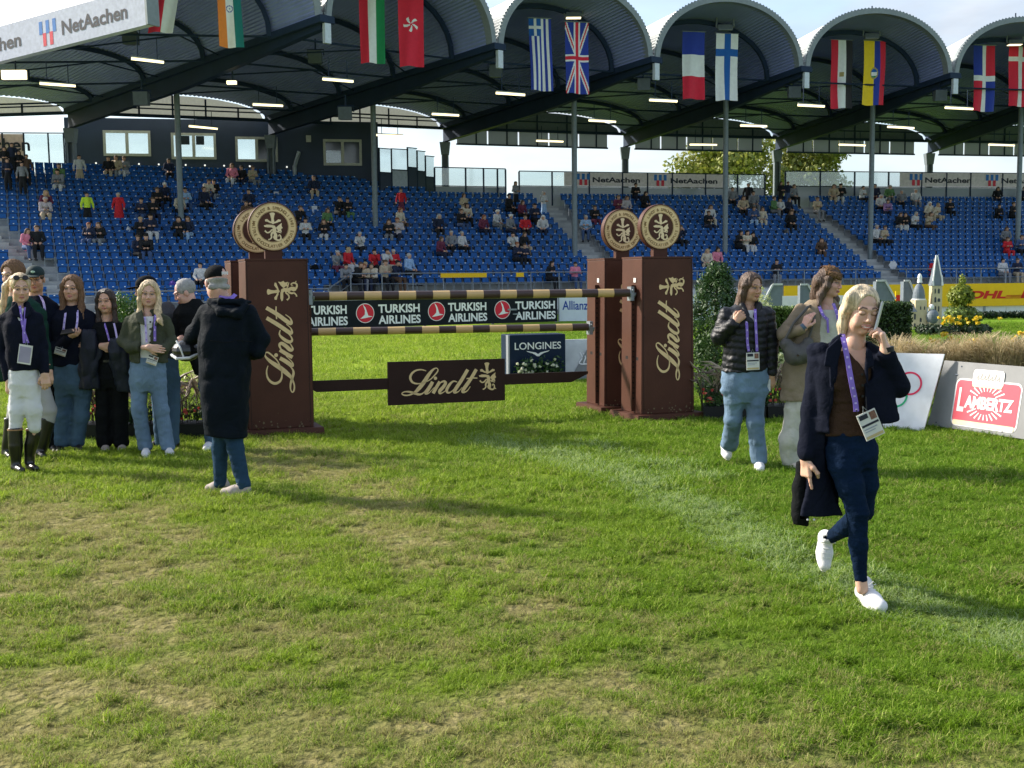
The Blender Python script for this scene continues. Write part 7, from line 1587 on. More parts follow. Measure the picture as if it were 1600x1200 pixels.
def green_jumper():
    p = Person('person', 'brown haired rider in dark green jumper, mostly hidden behind the blonde woman in white breeches', 45, 716, 'fair'); P = p.P
    W = p.head(P(20, 430, 0), yaw=-20, pitch=5, sc=1.06, neck=P(26, 462, .03), male=True, h=.006, nr=.06)
    p.core(P(45, 570, 0), P(40, 500, 0), P(28, 465, 0), [P(20, 640, 0), P(72, 640, 0)], [P(12, 705, 0), P(68, 705, 0)])
    garment(p, 'jumper', [(582, 45, 27, 0, .12), (530, 42, 28, 0, .13), (495, 38, 33, 0, .13), (475, 34, 28, .0, .10), (462, 29, 14, .01, .07)], [([P(8, 485, 0), P(0, 540, .02), P(2, 590, 0)], [.06, .055, .05]), ([P(62, 490, 0), P(70, 540, .03), P(76, 575, 0)], [.062, .054, .045])], C_green, .005, (10, 10, 8), .011)
    garment(p, 'breeches', [(600, 45, 27, 0, .12), (575, 45, 27, 0, .12)], [([P(32, 600, 0), P(20, 655, 0)], [.09, .06]), ([P(62, 600, 0), P(76, 640, 0), P(76, 660, 0)], [.095, .078, .062])], mat('pale_grey_breeches', (.34, .34, .34), .8), .003, (12, 12, 14), .010)
    for kx, ax_ in ((18, 10), (74, 62)): garment(p, 'riding_boot', [(712, ax_, 8, 0, .045), (690, (kx+ax_)/2, 10, 0, .055), (660, kx, 11, 0, .062), (652, kx, 11, 0, .062)], [([P(ax_, 706, .0)[:2]+(.045,), P(ax_+6, 712, -.12)[:2]+(.035,)], [.036, .030])], C_boot, .001, h=.009, flatcuts=[below(.004)])
    p.hand(P(77, 580, -.01), (.0, -.1, -1), (-.4, .9, 0), side=-1, curl=.4, h=.0055, fore=(0, 0, 1)); p.finish(); p.hair(H_lb, 'short', lift=.016, amp=.004)
def cap_man():
    p = Person('person', 'man with dark green cap and purple lanyard behind the left group', 62, 706, 'tan'); P = p.P
    W = p.head(P(55, 436, 0), yaw=12, pitch=6, sc=1.04, neck=P(56, 466, .03), male=True, h=.0048, nr=.058)
    p.core(P(65, 570, 0), P(63, 500, 0), P(58, 470, 0), [P(55, 640, 0), P(82, 640, 0)], [P(52, 700, 0), P(84, 700, 0)])
    garment(p, 'jacket', [(585, 66, 25, 0, .12), (530, 66, 27, 0, .13), (490, 64, 32, 0, .13), (474, 62, 27, .0, .10), (462, 58, 14, .01, .07)], [([P(38, 488, 0), P(34, 540, .02), P(40, 575, 0)], [.06, .055, .05]), ([P(88, 488, 0), P(92, 540, .03), P(86, 580, 0)], [.06, .052, .045])], C_navy, .005, (10, 10, 8), .011)
    garment(p, 'trousers', [(600, 66, 25, 0, .12), (575, 66, 25, 0, .12)], [([P(56, 600, 0), P(54, 650, 0), P(52, 702, 0)], [.09, .066, .055]), ([P(78, 600, 0), P(82, 650, 0), P(84, 702, 0)], [.09, .066, .055])], C_black, .003, (12, 12, 14), .011)
    for x in (50, 84): shoe(p, P(x, 702, .05)[:2]+(0,), P(x+3, 708, -.18)[:2]+(0,), C_bshoe, sole=C_bshoe, lace=False)
    g = p.grid([W(-.12, -.20, -.02), W(.12, .14, .17)], .05, .0055); g.ell(W(0, .012, .052), (.086, .104, .080), .01, 'u', p.M_); c0 = np.array(W(0, 0, .034)); ax = np.array(W(0, 0, 1))-np.array(W(0, 0, 0)); g.cut(lambda X, Y, Z: (X-c0[0])*ax[0]+(Y-c0[1])*ax[1]+(Z-c0[2])*ax[2], *BIG); g.ell(W(0, -.118, .036), (.064, .070, .009), .01, 'u', p.M_); cp = p.part('cap', g, mat('dark_green_cap', (.010, .028, .030), .8)); b = MB(); b.sphere(W(0, -.088, .075), (.022, .006, .012), 12, 8); b.build('cap_emblem', mat('pale_green_emblem', (.4, .6, .45), .6), cp)
    p.finish(); p.hair(H_dark, 'short', lift=.004, amp=.0012, capcut=.03); ribbon(p, [P(60, 462, -.05), P(67, 470, -.09), P(70, 490, -.14), P(66, 530, -.145)], .022, 'lanyard', C_lil, C_purple)
def navy_woman():
    p = Person('person', 'long brown haired woman in navy jumper and wide blue jeans holding a dark phone', 108, 706, 'mid'); P = p.P
    W = p.head(P(113, 451, 0), yaw=2, pitch=0, roll=2, sc=1.02, neck=P(113, 482, .03), h=.0042, nr=.05)
    p.core(P(115, 585, 0), P(113, 520, 0), P(113, 484, 0), [P(98, 640, 0), P(125, 640, 0)], [P(97, 700, 0), P(120, 700, 0)])
    garment(p, 'jumper', [(571, 114, 32, .0, .13), (540, 113, 31, 0, .135), (515, 112, 31, .0, .135), (497, 112, 33, .0, .125), (486, 113, 27, .01, .10), (477, 113, 12, .02, .062)], [([P(85, 498, 0), P(76, 537, .0), P(88, 548, -.09), P(106, 528, -.17)], [.068, .066, .058, .046]), ([P(141, 498, 0), P(152, 535, .0), P(146, 541, -.09)], [.068, .064, .050])], C_navy, .006, (10, 10, 8), .0095)
    garment(p, 'carried_coat', [(608, 139, 15, -.10, .05), (575, 139, 18, -.11, .06), (545, 140, 17, -.12, .065), (520, 139, 13, -.10, .06), (514, 139, 9, -.10, .05)], [], mat('quilted_dark_navy', (.009, .012, .024), .6, 0, .15, 12, .4, 50), .010, (12, 12, 6), .0095)
    garment(p, 'jeans', [(600, 115, 31, .0, .12), (585, 115, 32, .0, .12), (566, 115, 30, 0, .12)], [([P(101, 605, 0), P(99, 650, -.01), P(97, 690, .0)], [.098, .088, .088]), ([P(130, 605, 0), P(126, 650, 0), P(120, 690, .02)], [.096, .086, .084])], C_jean, .005, (11, 11, 14), .0095, flatcuts=[below(.05)], kl=.03)
    for x in (93, 122): shoe(p, P(x, 700, .06)[:2]+(0,), P(x+(2 if x > 100 else -1), 706, -.18)[:2]+(0,), C_bshoe, sole=C_bshoe, lace=False)
    p.hand(P(106, 527, -.17), (1, -.25, .35), (.1, .3, 1), side=-1, curls=[.5, .6, .7, .8], h=.0046, fore=Vector(P(88, 548, -.09))-Vector(P(106, 527, -.17))); p.hand(P(146, 540, -.12), (-1, -.3, .25), (.1, .9, -.3), side=1, curls=[.5, .6, .6, .7], h=.0046, fore=Vector(P(152, 535, 0))-Vector(P(146, 540, -.12)))
    ph = empty('mobile_phone', 'dark mobile phone in the hand of the woman in the navy jumper', 'phone', p.g+Vector(P(107, 518, -.20)), 0); b = MB(); T = Matrix.Rotation(math.radians(-8), 4, 'Y') @ Matrix.Rotation(math.radians(35), 4, 'X'); b.box((-.07, -.036, -.005), (.065, .036, .005), T=T); b.build('case', C_boot, ph); b = MB(); b.box((-.066, -.033, .0055), (.061, .033, .0065), T=T); b.build('screen', C_bshoe, ph)
    p.finish(); p.hair(H_lb, 'long', lift=.013, amp=.003, strands=[([W(q*.055, -.030, .085), W(q*.083, -.020, .02), W(q*.088, -.015, -.06), P(113+q*14, 484, -.03), P(113+q*17, 498, -.075)], [.020, .024, .028, .030, .016]) for q in (-1, 1)]+[([W(0, .06, -.02), P(104, 480, .07), P(96, 492, .03)], [.07, .06, .03]), ([W(0, .06, -.02), P(123, 480, .07), P(131, 492, .03)], [.07, .06, .03])])
    ribbon(p, [P(103, 485, -.07), P(101, 500, -.14), P(99, 517, -.155)], .020, 'lanyard', C_lil, C_purple); ribbon(p, [P(121, 485, -.07), P(121, 500, -.14), P(118, 520, -.17)], .020, 'lanyard', C_lil, C_purple); badge(p, P(96, 544, -.165), .11, .07, roll=18)
def black_woman():
    p = Person('person', 'dark haired woman in black top and black trousers with a jacket over her arm', 172, 705, 'mid'); P = p.P
    W = p.head(P(166, 471, 0), yaw=0, pitch=-2, roll=-3, sc=.96, neck=P(167, 500, .03), h=.0044, smile=.4, nr=.048)
    p.core(P(174, 585, 0), P(170, 530, 0), P(167, 502, 0), [P(162, 640, 0), P(188, 640, 0)], [P(164, 700, 0), P(190, 700, 0)]); chestskin(p, 168, 505, 9, .07)
    garment(p, 'top', [(566, 172, 24, .0, .115), (545, 171, 24, .0, .12), (525, 170, 26, .0, .12), (511, 169, 28, .0, .11), (502, 169, 22, .01, .085)], [([P(147, 512, 0), P(143, 545, .0), P(157, 541, -.13)], [.055, .050, .040]), ([P(192, 512, 0), P(197, 545, 0), P(178, 541, -.13)], [.055, .050, .040])], C_black, .004, (11, 11, 9), .0095, cuts=[lambda X, Y, Z: np.sqrt((X-P(168, 0)[0])**2+((Z-P(0, 498)[2])*1.2)**2)-.055])
    garment(p, 'carried_jacket', [(612, 193, 12, -.08, .05), (580, 190, 17, -.11, .06), (550, 185, 18, -.15, .06), (533, 182, 14, -.15, .05), (527, 181, 9, -.14, .04)], [], mat('dark_navy_nylon', (.010, .014, .028), .5, 0, .15, 12, .3, 50), .010, (12, 12, 6), .0095)
    garment(p, 'trousers', [(590, 174, 26, .0, .12), (575, 174, 26, .0, .12), (562, 174, 23, 0, .11)], [([P(162, 600, 0), P(162, 650, -.01), P(163, 690, .0)], [.090, .084, .088]), ([P(187, 600, 0), P(188, 650, 0), P(189, 690, .0)], [.090, .084, .086])], C_black, .004, (11, 11, 14), .0095, flatcuts=[below(.035)], kl=.03)
    for x in (165, 191): shoe(p, P(x, 700, .06)[:2]+(0,), P(x, 704, -.17)[:2]+(0,), C_shoeg, lace=False)
    p.hand(P(158, 541, -.14), (1, -.2, .0), (0, 1, 0), side=-1, curl=.4, h=.005, fore=Vector(P(143, 545, 0))-Vector(P(158, 541, -.14)))
    b = MB(); b.cyl(P(173, 563, -.0), (0, 0, 1), .128, .022, 24); b.v = [(v[0], v[1]*.93, v[2]) for v in b.v]; b.build('belt', C_boot, p.root)
    p.finish(); p.hair(H_dark, 'long', lift=.011, amp=.0025, strands=[([W(q*.05, -.030, .085), W(q*.080, -.018, .02), W(q*.082, -.015, -.06), P(167+q*13, 502, -.03), P(167+q*16, 522, -.08)], [.020, .022, .026, .026, .014]) for q in (-1, 1)]+[([W(0, .06, -.02), P(160, 498, .07)], [.07, .05]), ([W(0, .06, -.02), P(176, 498, .07)], [.07, .05])])
    ribbon(p, [P(163, 505, -.08), P(167, 518, -.13), P(171, 533, -.15)], .018, 'lanyard', C_purple, C_lil); ribbon(p, [P(178, 505, -.08), P(181, 518, -.13), P(183, 530, -.17)], .018, 'lanyard', C_lil)
def olive_woman():
    p = Person('person', 'blonde woman in olive jacket and light jeans with her forearm across her waist', 245, 711, 'fair'); P = p.P
    W = p.head(P(233, 459, 0), yaw=14, pitch=2, roll=3, sc=1.0, neck=P(232, 490, .03), h=.0042, brow=(.16, .10, .06), lip=(.50, .20, .17), nr=.048)
    p.core(P(232, 585, 0), P(232, 520, 0), P(232, 492, 0), [P(219, 635, 0), P(250, 635, 0)], [P(227, 700, 0), P(262, 700, 0)]); chestskin(p, 233, 494, 9, .07)
    o = garment(p, 'white_top', [(562, 234, 20, .0, .105), (530, 234, 22, .0, .115), (505, 233, 24, .0, .11), (494, 233, 18, .01, .08)], [], C_wtop, .002, (11, 11, 9), .008, cuts=[lambda X, Y, Z: np.sqrt((X-P(233, 0)[0])**2+((Z-P(0, 488)[2])*1.2)**2)-.055])
    for y in (503, 514, 525, 535): b = MB(); b.cyl(P(235, y, -.118), (0, 1, 0), .009, .008, 10); b.build('button', C_bshoe, o)
    garment(p, 'jacket', [(566, 233, 29, .0, .13), (545, 232, 29, .0, .135), (520, 231, 30, .0, .135), (503, 231, 32, .0, .125), (492, 231, 26, .01, .10), (483, 231, 15, .03, .07)], [([P(203, 502, 0), P(192, 533, -.0), P(204, 543, -.11), P(230, 543, -.17)], [.062, .058, .054, .046]), ([P(259, 502, 0), P(268, 533, 0), P(256, 545, -.10), P(246, 549, -.14)], [.060, .056, .050, .045])], C_olive, .0055, (11, 11, 9), .009,
            cuts=[between([P(224, 590), P(226, 520), P(223, 495), P(222, 478)], [P(247, 590), P(241, 520), P(244, 495), P(246, 478)], -.02)])
    for pts in ([P(222, 484, -.05), P(211, 490, -.085), P(214, 503, -.115), P(226, 508, -.145), P(224, 494, -.10)], [P(246, 484, -.05), P(254, 491, -.085), P(252, 502, -.12), P(242, 510, -.145), P(243, 494, -.10)]): g = p.grid(pts, .03, .006); plate(g, pts, .006, 0, .004); p.part('collar', g, C_olive)
    garment(p, 'jeans', [(595, 231, 29, .0, .118), (580, 231, 29, .0, .12), (557, 231, 25, 0, .11)], [([P(217, 600, 0), P(217, 640, -.03), P(227, 697, .0)], [.092, .076, .078]), ([P(246, 600, 0), P(252, 640, -.02), P(262, 697, .0)], [.092, .074, .076])], C_jeanl, .0045, (12, 12, 18), .009, flatcuts=[below(.05)], kl=.03)
    for x, tx in ((228, 228), (263, 267)): shoe(p, P(x, 702, .04)[:2]+(0,), P(tx, 711, -.19)[:2]+(0,))
    p.hand(P(232, 543, -.18), (1, -.12, -.12), (0, 1, -.1), side=-1, curls=[.15, .25, .35, .5], h=.0042, fore=Vector(P(204, 543, -.11))-Vector(P(232, 543, -.18)), spread=.04)
    p.finish(); p.hair(H_blond, 'long', lift=.012, amp=.003, strands=[([W(-.045, -.035, .090), W(-.078, -.025, .02), W(-.082, -.015, -.06), P(219, 487, -.02), P(216, 501, -.06)], [.018, .022, .026, .026, .014]), ([W(.045, -.035, .090), W(.080, -.020, .02), W(.085, -.020, -.06), P(247, 487, -.06), P(250, 501, -.12), P(254, 508, -.13)], [.018, .024, .030, .032, .024, .010])]+[([W(0, .06, -.02), P(224, 488, .07)], [.07, .05]), ([W(0, .06, -.02), P(243, 488, .07)], [.07, .05])])
    ribbon(p, [P(226, 495, -.10), P(228, 515, -.135), P(229, 535, -.14)], .020, 'lanyard', C_lil, C_purple); ribbon(p, [P(243, 492, -.10), P(242, 510, -.14), P(242, 533, -.15)], .024, 'lanyard', C_purple, C_lil); badge(p, P(240, 556, -.16), .10, .085, roll=20)
def back_pair():
    p = Person('person', 'person in black cap and grey t-shirt hidden behind the blonde olive jacketed woman', 258, 700, 'mid'); P = p.P
    W = p.head(P(228, 452, 0), yaw=-60, pitch=10, sc=1.05, neck=P(238, 474, .03), male=True, h=.006, nr=.058); p.core(P(256, 585, 0), P(250, 520, 0), P(240, 480, 0), [P(252, 640, 0), P(268, 640, 0)], [P(252, 695, 0), P(270, 695, 0)])
    garment(p, 'grey_tshirt', [(560, 256, 22, .0, .12), (520, 252, 25, .0, .13), (490, 247, 28, .0, .12), (474, 243, 20, .01, .09)], [([P(262, 480, .0), P(270, 494, -.02)], [.062, .060])], C_greyt, .004, (11, 11, 9), .011)
    p.limb([P(268, 490, -.01), P(275, 508, -.02), P(262, 535, -.05)], [.048, .042, .030]); garment(p, 'jeans', [(590, 258, 22, .0, .12), (558, 257, 21, .0, .12)], [([P(248, 595, 0), P(252, 690, 0)], [.085, .065]), ([P(268, 595, 0), P(270, 690, 0)], [.085, .065])], C_jean, .004, (12, 12, 16), .011)
    for x in (250, 272): shoe(p, P(x+8, 697, .0)[:2]+(0,), P(x-22, 698, .0)[:2]+(0,), C_bshoe, sole=C_bshoe, lace=False)
    g = p.grid([W(-.12, -.20, -.02), W(.12, .14, .17)], .05, .0055); g.ell(W(0, .012, .052), (.086, .104, .080), .01, 'u', p.M_); c0 = np.array(W(0, 0, .034)); ax = np.array(W(0, 0, 1))-np.array(W(0, 0, 0)); g.cut(lambda X, Y, Z: (X-c0[0])*ax[0]+(Y-c0[1])*ax[1]+(Z-c0[2])*ax[2], *BIG); g.ell(W(0, -.118, .036), (.064, .070, .009), .01, 'u', p.M_); p.part('cap', g, C_black); p.finish()
    p = Person('person', 'balding grey haired man in black leaning to the left beside the raincoat man', 346, 702, 'rosy'); P = p.P
    W = p.head(P(289, 457, 0), yaw=-75, pitch=18, sc=1.05, neck=P(298, 477, .03), male=True, h=.0048, nr=.058); p.core(P(330, 590, 0), P(312, 520, 0), P(300, 482, 0), [P(330, 640, 0), P(362, 640, 0)], [P(330, 695, 0), P(366, 695, 0)])
    garment(p, 'black_jacket', [(585, 328, 24, .0, .12), (550, 320, 27, .0, .13), (515, 310, 32, .0, .13), (490, 302, 32, .0, .12), (475, 300, 20, .01, .08), (466, 301, 12, .02, .06)], [([P(280, 490, .0), P(274, 520, -.02), P(285, 538, -.05)], [.058, .054, .045])], C_black, .006, (10, 10, 8), .010)
    garment(p, 'jeans', [(600, 334, 24, .0, .12), (580, 332, 22, .0, .12)], [([P(324, 605, 0), P(327, 650, 0), P(329, 690, 0)], [.085, .068, .062]), ([P(350, 605, 0), P(362, 650, 0), P(368, 690, 0)], [.085, .068, .062])], C_jean, .004, (12, 12, 16), .010)
    shoe(p, P(331, 704, .05)[:2]+(0,), P(321, 707, -.17)[:2]+(0,), wd=.048); shoe(p, P(366, 704, .05)[:2]+(0,), P(374, 707, -.17)[:2]+(0,), wd=.048)
    p.hand(P(284, 528, -.10), (-.5, -.3, -.2), (0, .2, -1), side=1, curl=.6, h=.005, fore=(.6, .5, -.1)); p.finish(); p.hair(H_grey, 'short', lift=.005, amp=.001, hairline=.04)
# ---------------------------------------------------------------- two women on the right
def puffer_woman():
    p = Person('person', 'long haired woman in black puffer jacket and blue jeans, hand at her lanyard', 1180, 733, 'tan'); P = p.P
    W = p.head(P(1174, 449, 0), yaw=30, pitch=4, roll=0, sc=.98, neck=P(1168, 478, .03), h=.0042, lip=(.45, .17, .14), nr=.048)
    p.core(P(1165, 590, 0), P(1166, 525, 0), P(1168, 482, 0), [P(1146, 650, 0), P(1179, 650, 0)], [P(1138, 700, .25), P(1186, 722, 0)]); chestskin(p, 1171, 484, 10, .08)
    garment(p, 'white_top', [(530, 1170, 20, .0, .115), (500, 1170, 22, .0, .115), (484, 1170, 17, .01, .08)], [], C_wtop, .002, h=.009, cuts=[lambda X, Y, Z: np.sqrt((X-P(1171, 0)[0])**2+((Z-P(0, 477)[2])*1.2)**2)-.055])
    g = gridP(p, [(1105, 460, -.3), (1215, 600, .2)], .06, .0085); g.rings(ringsP(p, [(580, 1163, 34, .0, .14), (555, 1164, 34, .0, .15), (525, 1165, 34, .0, .155), (500, 1166, 36, .0, .15), (485, 1167, 32, .01, .12), (474, 1168, 18, .03, .085), (468, 1168, 15, .03, .08)]), .02)
    g.chain([P(1136, 492, .0), P(1124, 526, -.02), P(1145, 507, -.15)], [.072, .070, .052], .02); g.chain([P(1198, 492, .0), P(1205, 535, .03), P(1205, 582, .0)], [.072, .066, .050], .02)
    g.cut(between([P(1173, 505), P(1164, 485), P(1160, 466)], [P(1175, 505), P(1180, 485), P(1183, 466)], .0), *BIG, k=.005)
    i = np.nonzero(np.abs(g.D) < .06); z = g.ax[2][i[2]]; x = g.ax[0][i[0]]; ph = (z*1.0-.12*np.abs(x-.0))*2*math.pi/.058; g.D[i] -= .0075*(np.abs(np.cos(ph/2))**.6-.6); g.wrinkle(.004, 18, 4); p.part('puffer_jacket', g, C_puff)
    g = p.grid([P(1152, 462, -.1), P(1190, 495, -.1)], .06, .006); g.chain([P(1156, 472, .05), P(1160, 478, -.05), P(1168, 492, -.11)], [.026, .026, .018], .01); g.chain([P(1186, 468, .05), P(1186, 478, -.05), P(1180, 494, -.11)], [.026, .028, .020], .01); p.part('collar', g, C_puff)
    garment(p, 'jeans', [(610, 1163, 37, .0, .125), (590, 1164, 37, .0, .128), (573, 1164, 34, .0, .12)], [([P(1148, 615, 0), P(1146, 655, .05), P(1140, 693, .28)], [.098, .080, .088]), ([P(1181, 615, 0), P(1180, 660, -.04), P(1186, 718, .0)], [.096, .082, .080])], C_jeanl, .0055, (10, 10, 12), .009, flatcuts=[below(.05)], kl=.03)
    shoe(p, P(1130, 698, .40), P(1138, 719, .24), wd=.044, up=(.1, -.4, 1)); shoe(p, P(1184, 726, .07)[:2]+(.0,), P(1189, 735, -.17)[:2]+(0,), wd=.042)
    p.hand(P(1148, 504, -.16), (.55, -.1, .6), (.3, .9, -.1), side=1, curls=[.9, 1, 1.1, 1.1], h=.0044, fore=Vector(P(1124, 526, -.02))-Vector(P(1148, 504, -.16))); p.hand(P(1205, 585, -.01), (.05, -.1, -1), (-.4, .9, 0), side=-1, curl=.5, h=.005, fore=(0, .1, 1))
    p.finish(); p.hair(H_lb if False else H_brown, 'long', lift=.012, amp=.003, strands=[([W(-.05, -.02, .085), W(-.082, -.01, .02), W(-.085, .01, -.06), P(1156, 480, .0), P(1146, 487, .0), P(1136, 492, .02)], [.020, .026, .032, .036, .028, .012]), ([W(0, .06, -.02), P(1158, 478, .08), P(1148, 490, .09)], [.07, .055, .03]), ([W(.045, -.02, .09), W(.078, .0, .02), P(1182, 472, .02)], [.018, .020, .016])])
    ribbon(p, [P(1165, 487, -.10), P(1167, 510, -.165), P(1168, 535, -.17), P(1170, 549, -.17)], .022, 'lanyard', C_purple, C_lil); ribbon(p, [P(1180, 483, -.10), P(1181, 510, -.165), P(1183, 549, -.17)], .022, 'lanyard', C_purple, C_lil); badge(p, P(1176, 551, -.178), .108, .145, roll=-2)
    b = MB(); b.box((-.02, -.003, -.05), (.02, .003, .05)); o = b.build('folded_paper', C_white); o.location = p.g+Vector(P(1200, 602, -.04)); tag(o, 'small folded white paper in the hand of the woman in the puffer jacket', 'paper')
def beige_woman():
    p = Person('person', 'woman with fur headband, beige jacket and cream trousers carrying a grey shoulder bag', 1262, 733, 'rosy'); P = p.P
    W = p.head(P(1297, 441, 0), yaw=52, pitch=6, roll=4, sc=1.0, neck=P(1290, 472, .03), h=.0042, nr=.05)
    p.core(P(1268, 600, 0), P(1275, 530, 0), P(1288, 482, 0), [P(1245, 660, 0), P(1290, 660, 0)], [P(1238, 715, 0), P(1300, 715, 0)]); chestskin(p, 1293, 484, 12, .08)
    garment(p, 'blouse', [(600, 1278, 34, .0, .12), (540, 1284, 30, .0, .12), (505, 1290, 28, .0, .12), (484, 1292, 20, .01, .085)], [], C_cream, .004, h=.010, cuts=[lambda X, Y, Z: np.sqrt((X-P(1296, 0)[0])**2+((Z-P(0, 484)[2])*.8)**2)-.055])
    g = gridP(p, [(1195, 455, -.25), (1345, 640, .2)], .06, .009); g.rings(ringsP(p, [(626, 1262, 44, .02, .15), (600, 1264, 44, .02, .15), (560, 1270, 43, .02, .15), (520, 1277, 42, .02, .145), (495, 1282, 42, .02, .14), (478, 1284, 32, .03, .11), (466, 1286, 17, .04, .075)]), .02); g.chain([P(1251, 486, .0), P(1224, 523, -.03), P(1253, 514, -.17)], [.060, .060, .044], .015); g.chain([P(1318, 490, .05), P(1330, 540, .06), P(1330, 590, .05)], [.066, .06, .05], .02)
    g.cut(between([P(1279, 640), P(1277, 520), P(1279, 490), P(1284, 462)], [P(1330, 640), P(1316, 520), P(1314, 490), P(1308, 462)], .0), *BIG, k=.006); g.wrinkle(.008, (9, 9, 8), 6); p.part('jacket', g, C_beige)
    garment(p, 'trousers', [(640, 1264, 36, .0, .125), (600, 1266, 35, .0, .12)], [([P(1244, 645, 0), P(1234, 690, -.02), P(1236, 722, .0)], [.105, .098, .090]), ([P(1286, 645, 0), P(1296, 690, .0), P(1302, 722, .0)], [.10, .09, .088])], C_cream, .008, (9, 9, 7), .010, flatcuts=[below(.035)], kl=.03)
    for x in (1226, 1296): shoe(p, P(x, 728, .02)[:2]+(0,), P(x+28, 735, -.12)[:2]+(0,), mat('cream_shoe', (.5, .44, .38), .7), lace=False)
    p.hand(P(1256, 512, -.18), (.35, -.1, .9), (.7, .6, 0), side=-1, curls=[.3, .4, .5, .6], h=.0044, fore=Vector(P(1220, 524, -.03))-Vector(P(1256, 512, -.18)))
    b = MB(); c = Vector(P(1256, 511, -.18)); d = Vector((.5, -.1, .45)).normalized(); b.tube([c-d*.014, c+d*.014], [.034, .034], 14); b.build('watch_strap', mat('blue_grey_watch', (.06, .10, .15), .4), p.root)
    g = p.grid([P(1215, 515, -.2), P(1268, 580, -.2)], .05, .008); g.chain([P(1228, 538, -.15), P(1242, 555, -.16), P(1256, 552, -.15), P(1262, 535, -.14)], [.055, .085, .080, .050], .03); g.wrinkle(.004, 12, 3); o = p.part('bag_body', g, mat('grey_leather', (.075, .072, .068), .45, 0, .15, 14, .2, 80))
    if o: o.parent = None; o.name = 'shoulder_bag'; o.location = p.root.location; tag(o, 'soft grey shoulder bag hanging at the beige jacketed woman', 'bag'); b = MB(); b.tube([P(1226, 532, -.15), P(1240, 505, -.15), P(1262, 480, -.10), P(1270, 476, .0)], .012, 6); b.tube([P(1264, 528, -.15), P(1272, 500, -.14), P(1272, 478, -.03)], .012, 6); b.build('strap', MATS['grey_leather'], o)
    p.finish(); p.hair(H_brown, 'long', lift=.013, amp=.003, strands=[([W(-.03, -.03, .09), W(-.083, -.02, .03), W(-.088, -.01, -.04), P(1282, 462, -.06), P(1279, 476, -.09)], [.02, .024, .032, .034, .016]), ([W(-.06, .06, -.0), P(1276, 462, .04), P(1272, 474, .03)], [.07, .055, .03]), ([W(.06, .05, -.02), P(1304, 468, .06), P(1306, 478, .03)], [.055, .04, .02])])
    g = p.grid([W(-.14, -.14, .0), W(.14, .16, .2)], .05, .005); L_ = []
    for q in range(17): a = 2*math.pi*q/16; L_.append(W(.082*math.cos(a), .010+.098*math.sin(a), .072+.020*math.sin(a)))
    g.chain(L_, [.030]*17, .01); g.ell(W(0, .02, .098), (.075, .09, .045), .02, 'u', p.M_); g.wrinkle(.006, 70, 6); p.part('fur_headband', g, cloth('brown_fur', (.17, .10, .055), .95, .35, 150, 1.0, vs_=50))
    ribbon(p, [P(1280, 478, -.08), P(1286, 492, -.125), P(1294, 500, -.13)], .024, 'lanyard', C_purple, C_lil); ribbon(p, [P(1302, 474, -.08), P(1307, 488, -.12), P(1310, 502, -.13)], .024, 'lanyard', C_purple, C_lil); ribbon(p, [P(1293, 499, -.13), P(1294, 520, -.135)], .018, 'lanyard', C_purple)
import time as _t
_t0 = _t.time(); helmet_bundle(coat_man())
for fn in (rider_woman, green_jumper, cap_man, navy_woman, black_woman, olive_woman, back_pair, puffer_woman, beige_woman): fn()
print('people', _t.time()-_t0)
# ================================================================== SPECTATORS
def spec_mesh(name, groups, h=.026):
    """groups: list of (slot, [(points, radii)]) -> one continuous low mesh with a material slot for each garment"""
    allp = np.array([q for _, L_ in groups for P_, R_ in L_ for q in P_]); sds = []
    for slot, L_ in groups:
        g = SD(allp.min(0)-.22, allp.max(0)+.22, h)
        for P_, R_ in L_: g.chain(P_, R_, .03) if len(P_) > 1 else g.ell(P_[0], R_[0] if isinstance(R_[0], tuple) else (R_[0],)*3, .02)
        sds.append(g)
    u = sds[0]; D = np.stack([g.D for g in sds]); u.D = D.min(0); V, Q = u.mesh(); c = V[Q].mean(1); I = np.clip(((c-u.lo)/u.h).round().astype(int), 0, np.array(u.D.shape)-1); lab = D[:, I[:, 0], I[:, 1], I[:, 2]].argmin(0); slots = np.array([s_ for s_, _ in groups])[lab]
    return np_mesh(name, [(V, Q)], [C_black]*5, mid=slots)
SKIN, TOP, BOT, HAIR, SHOE = range(5)
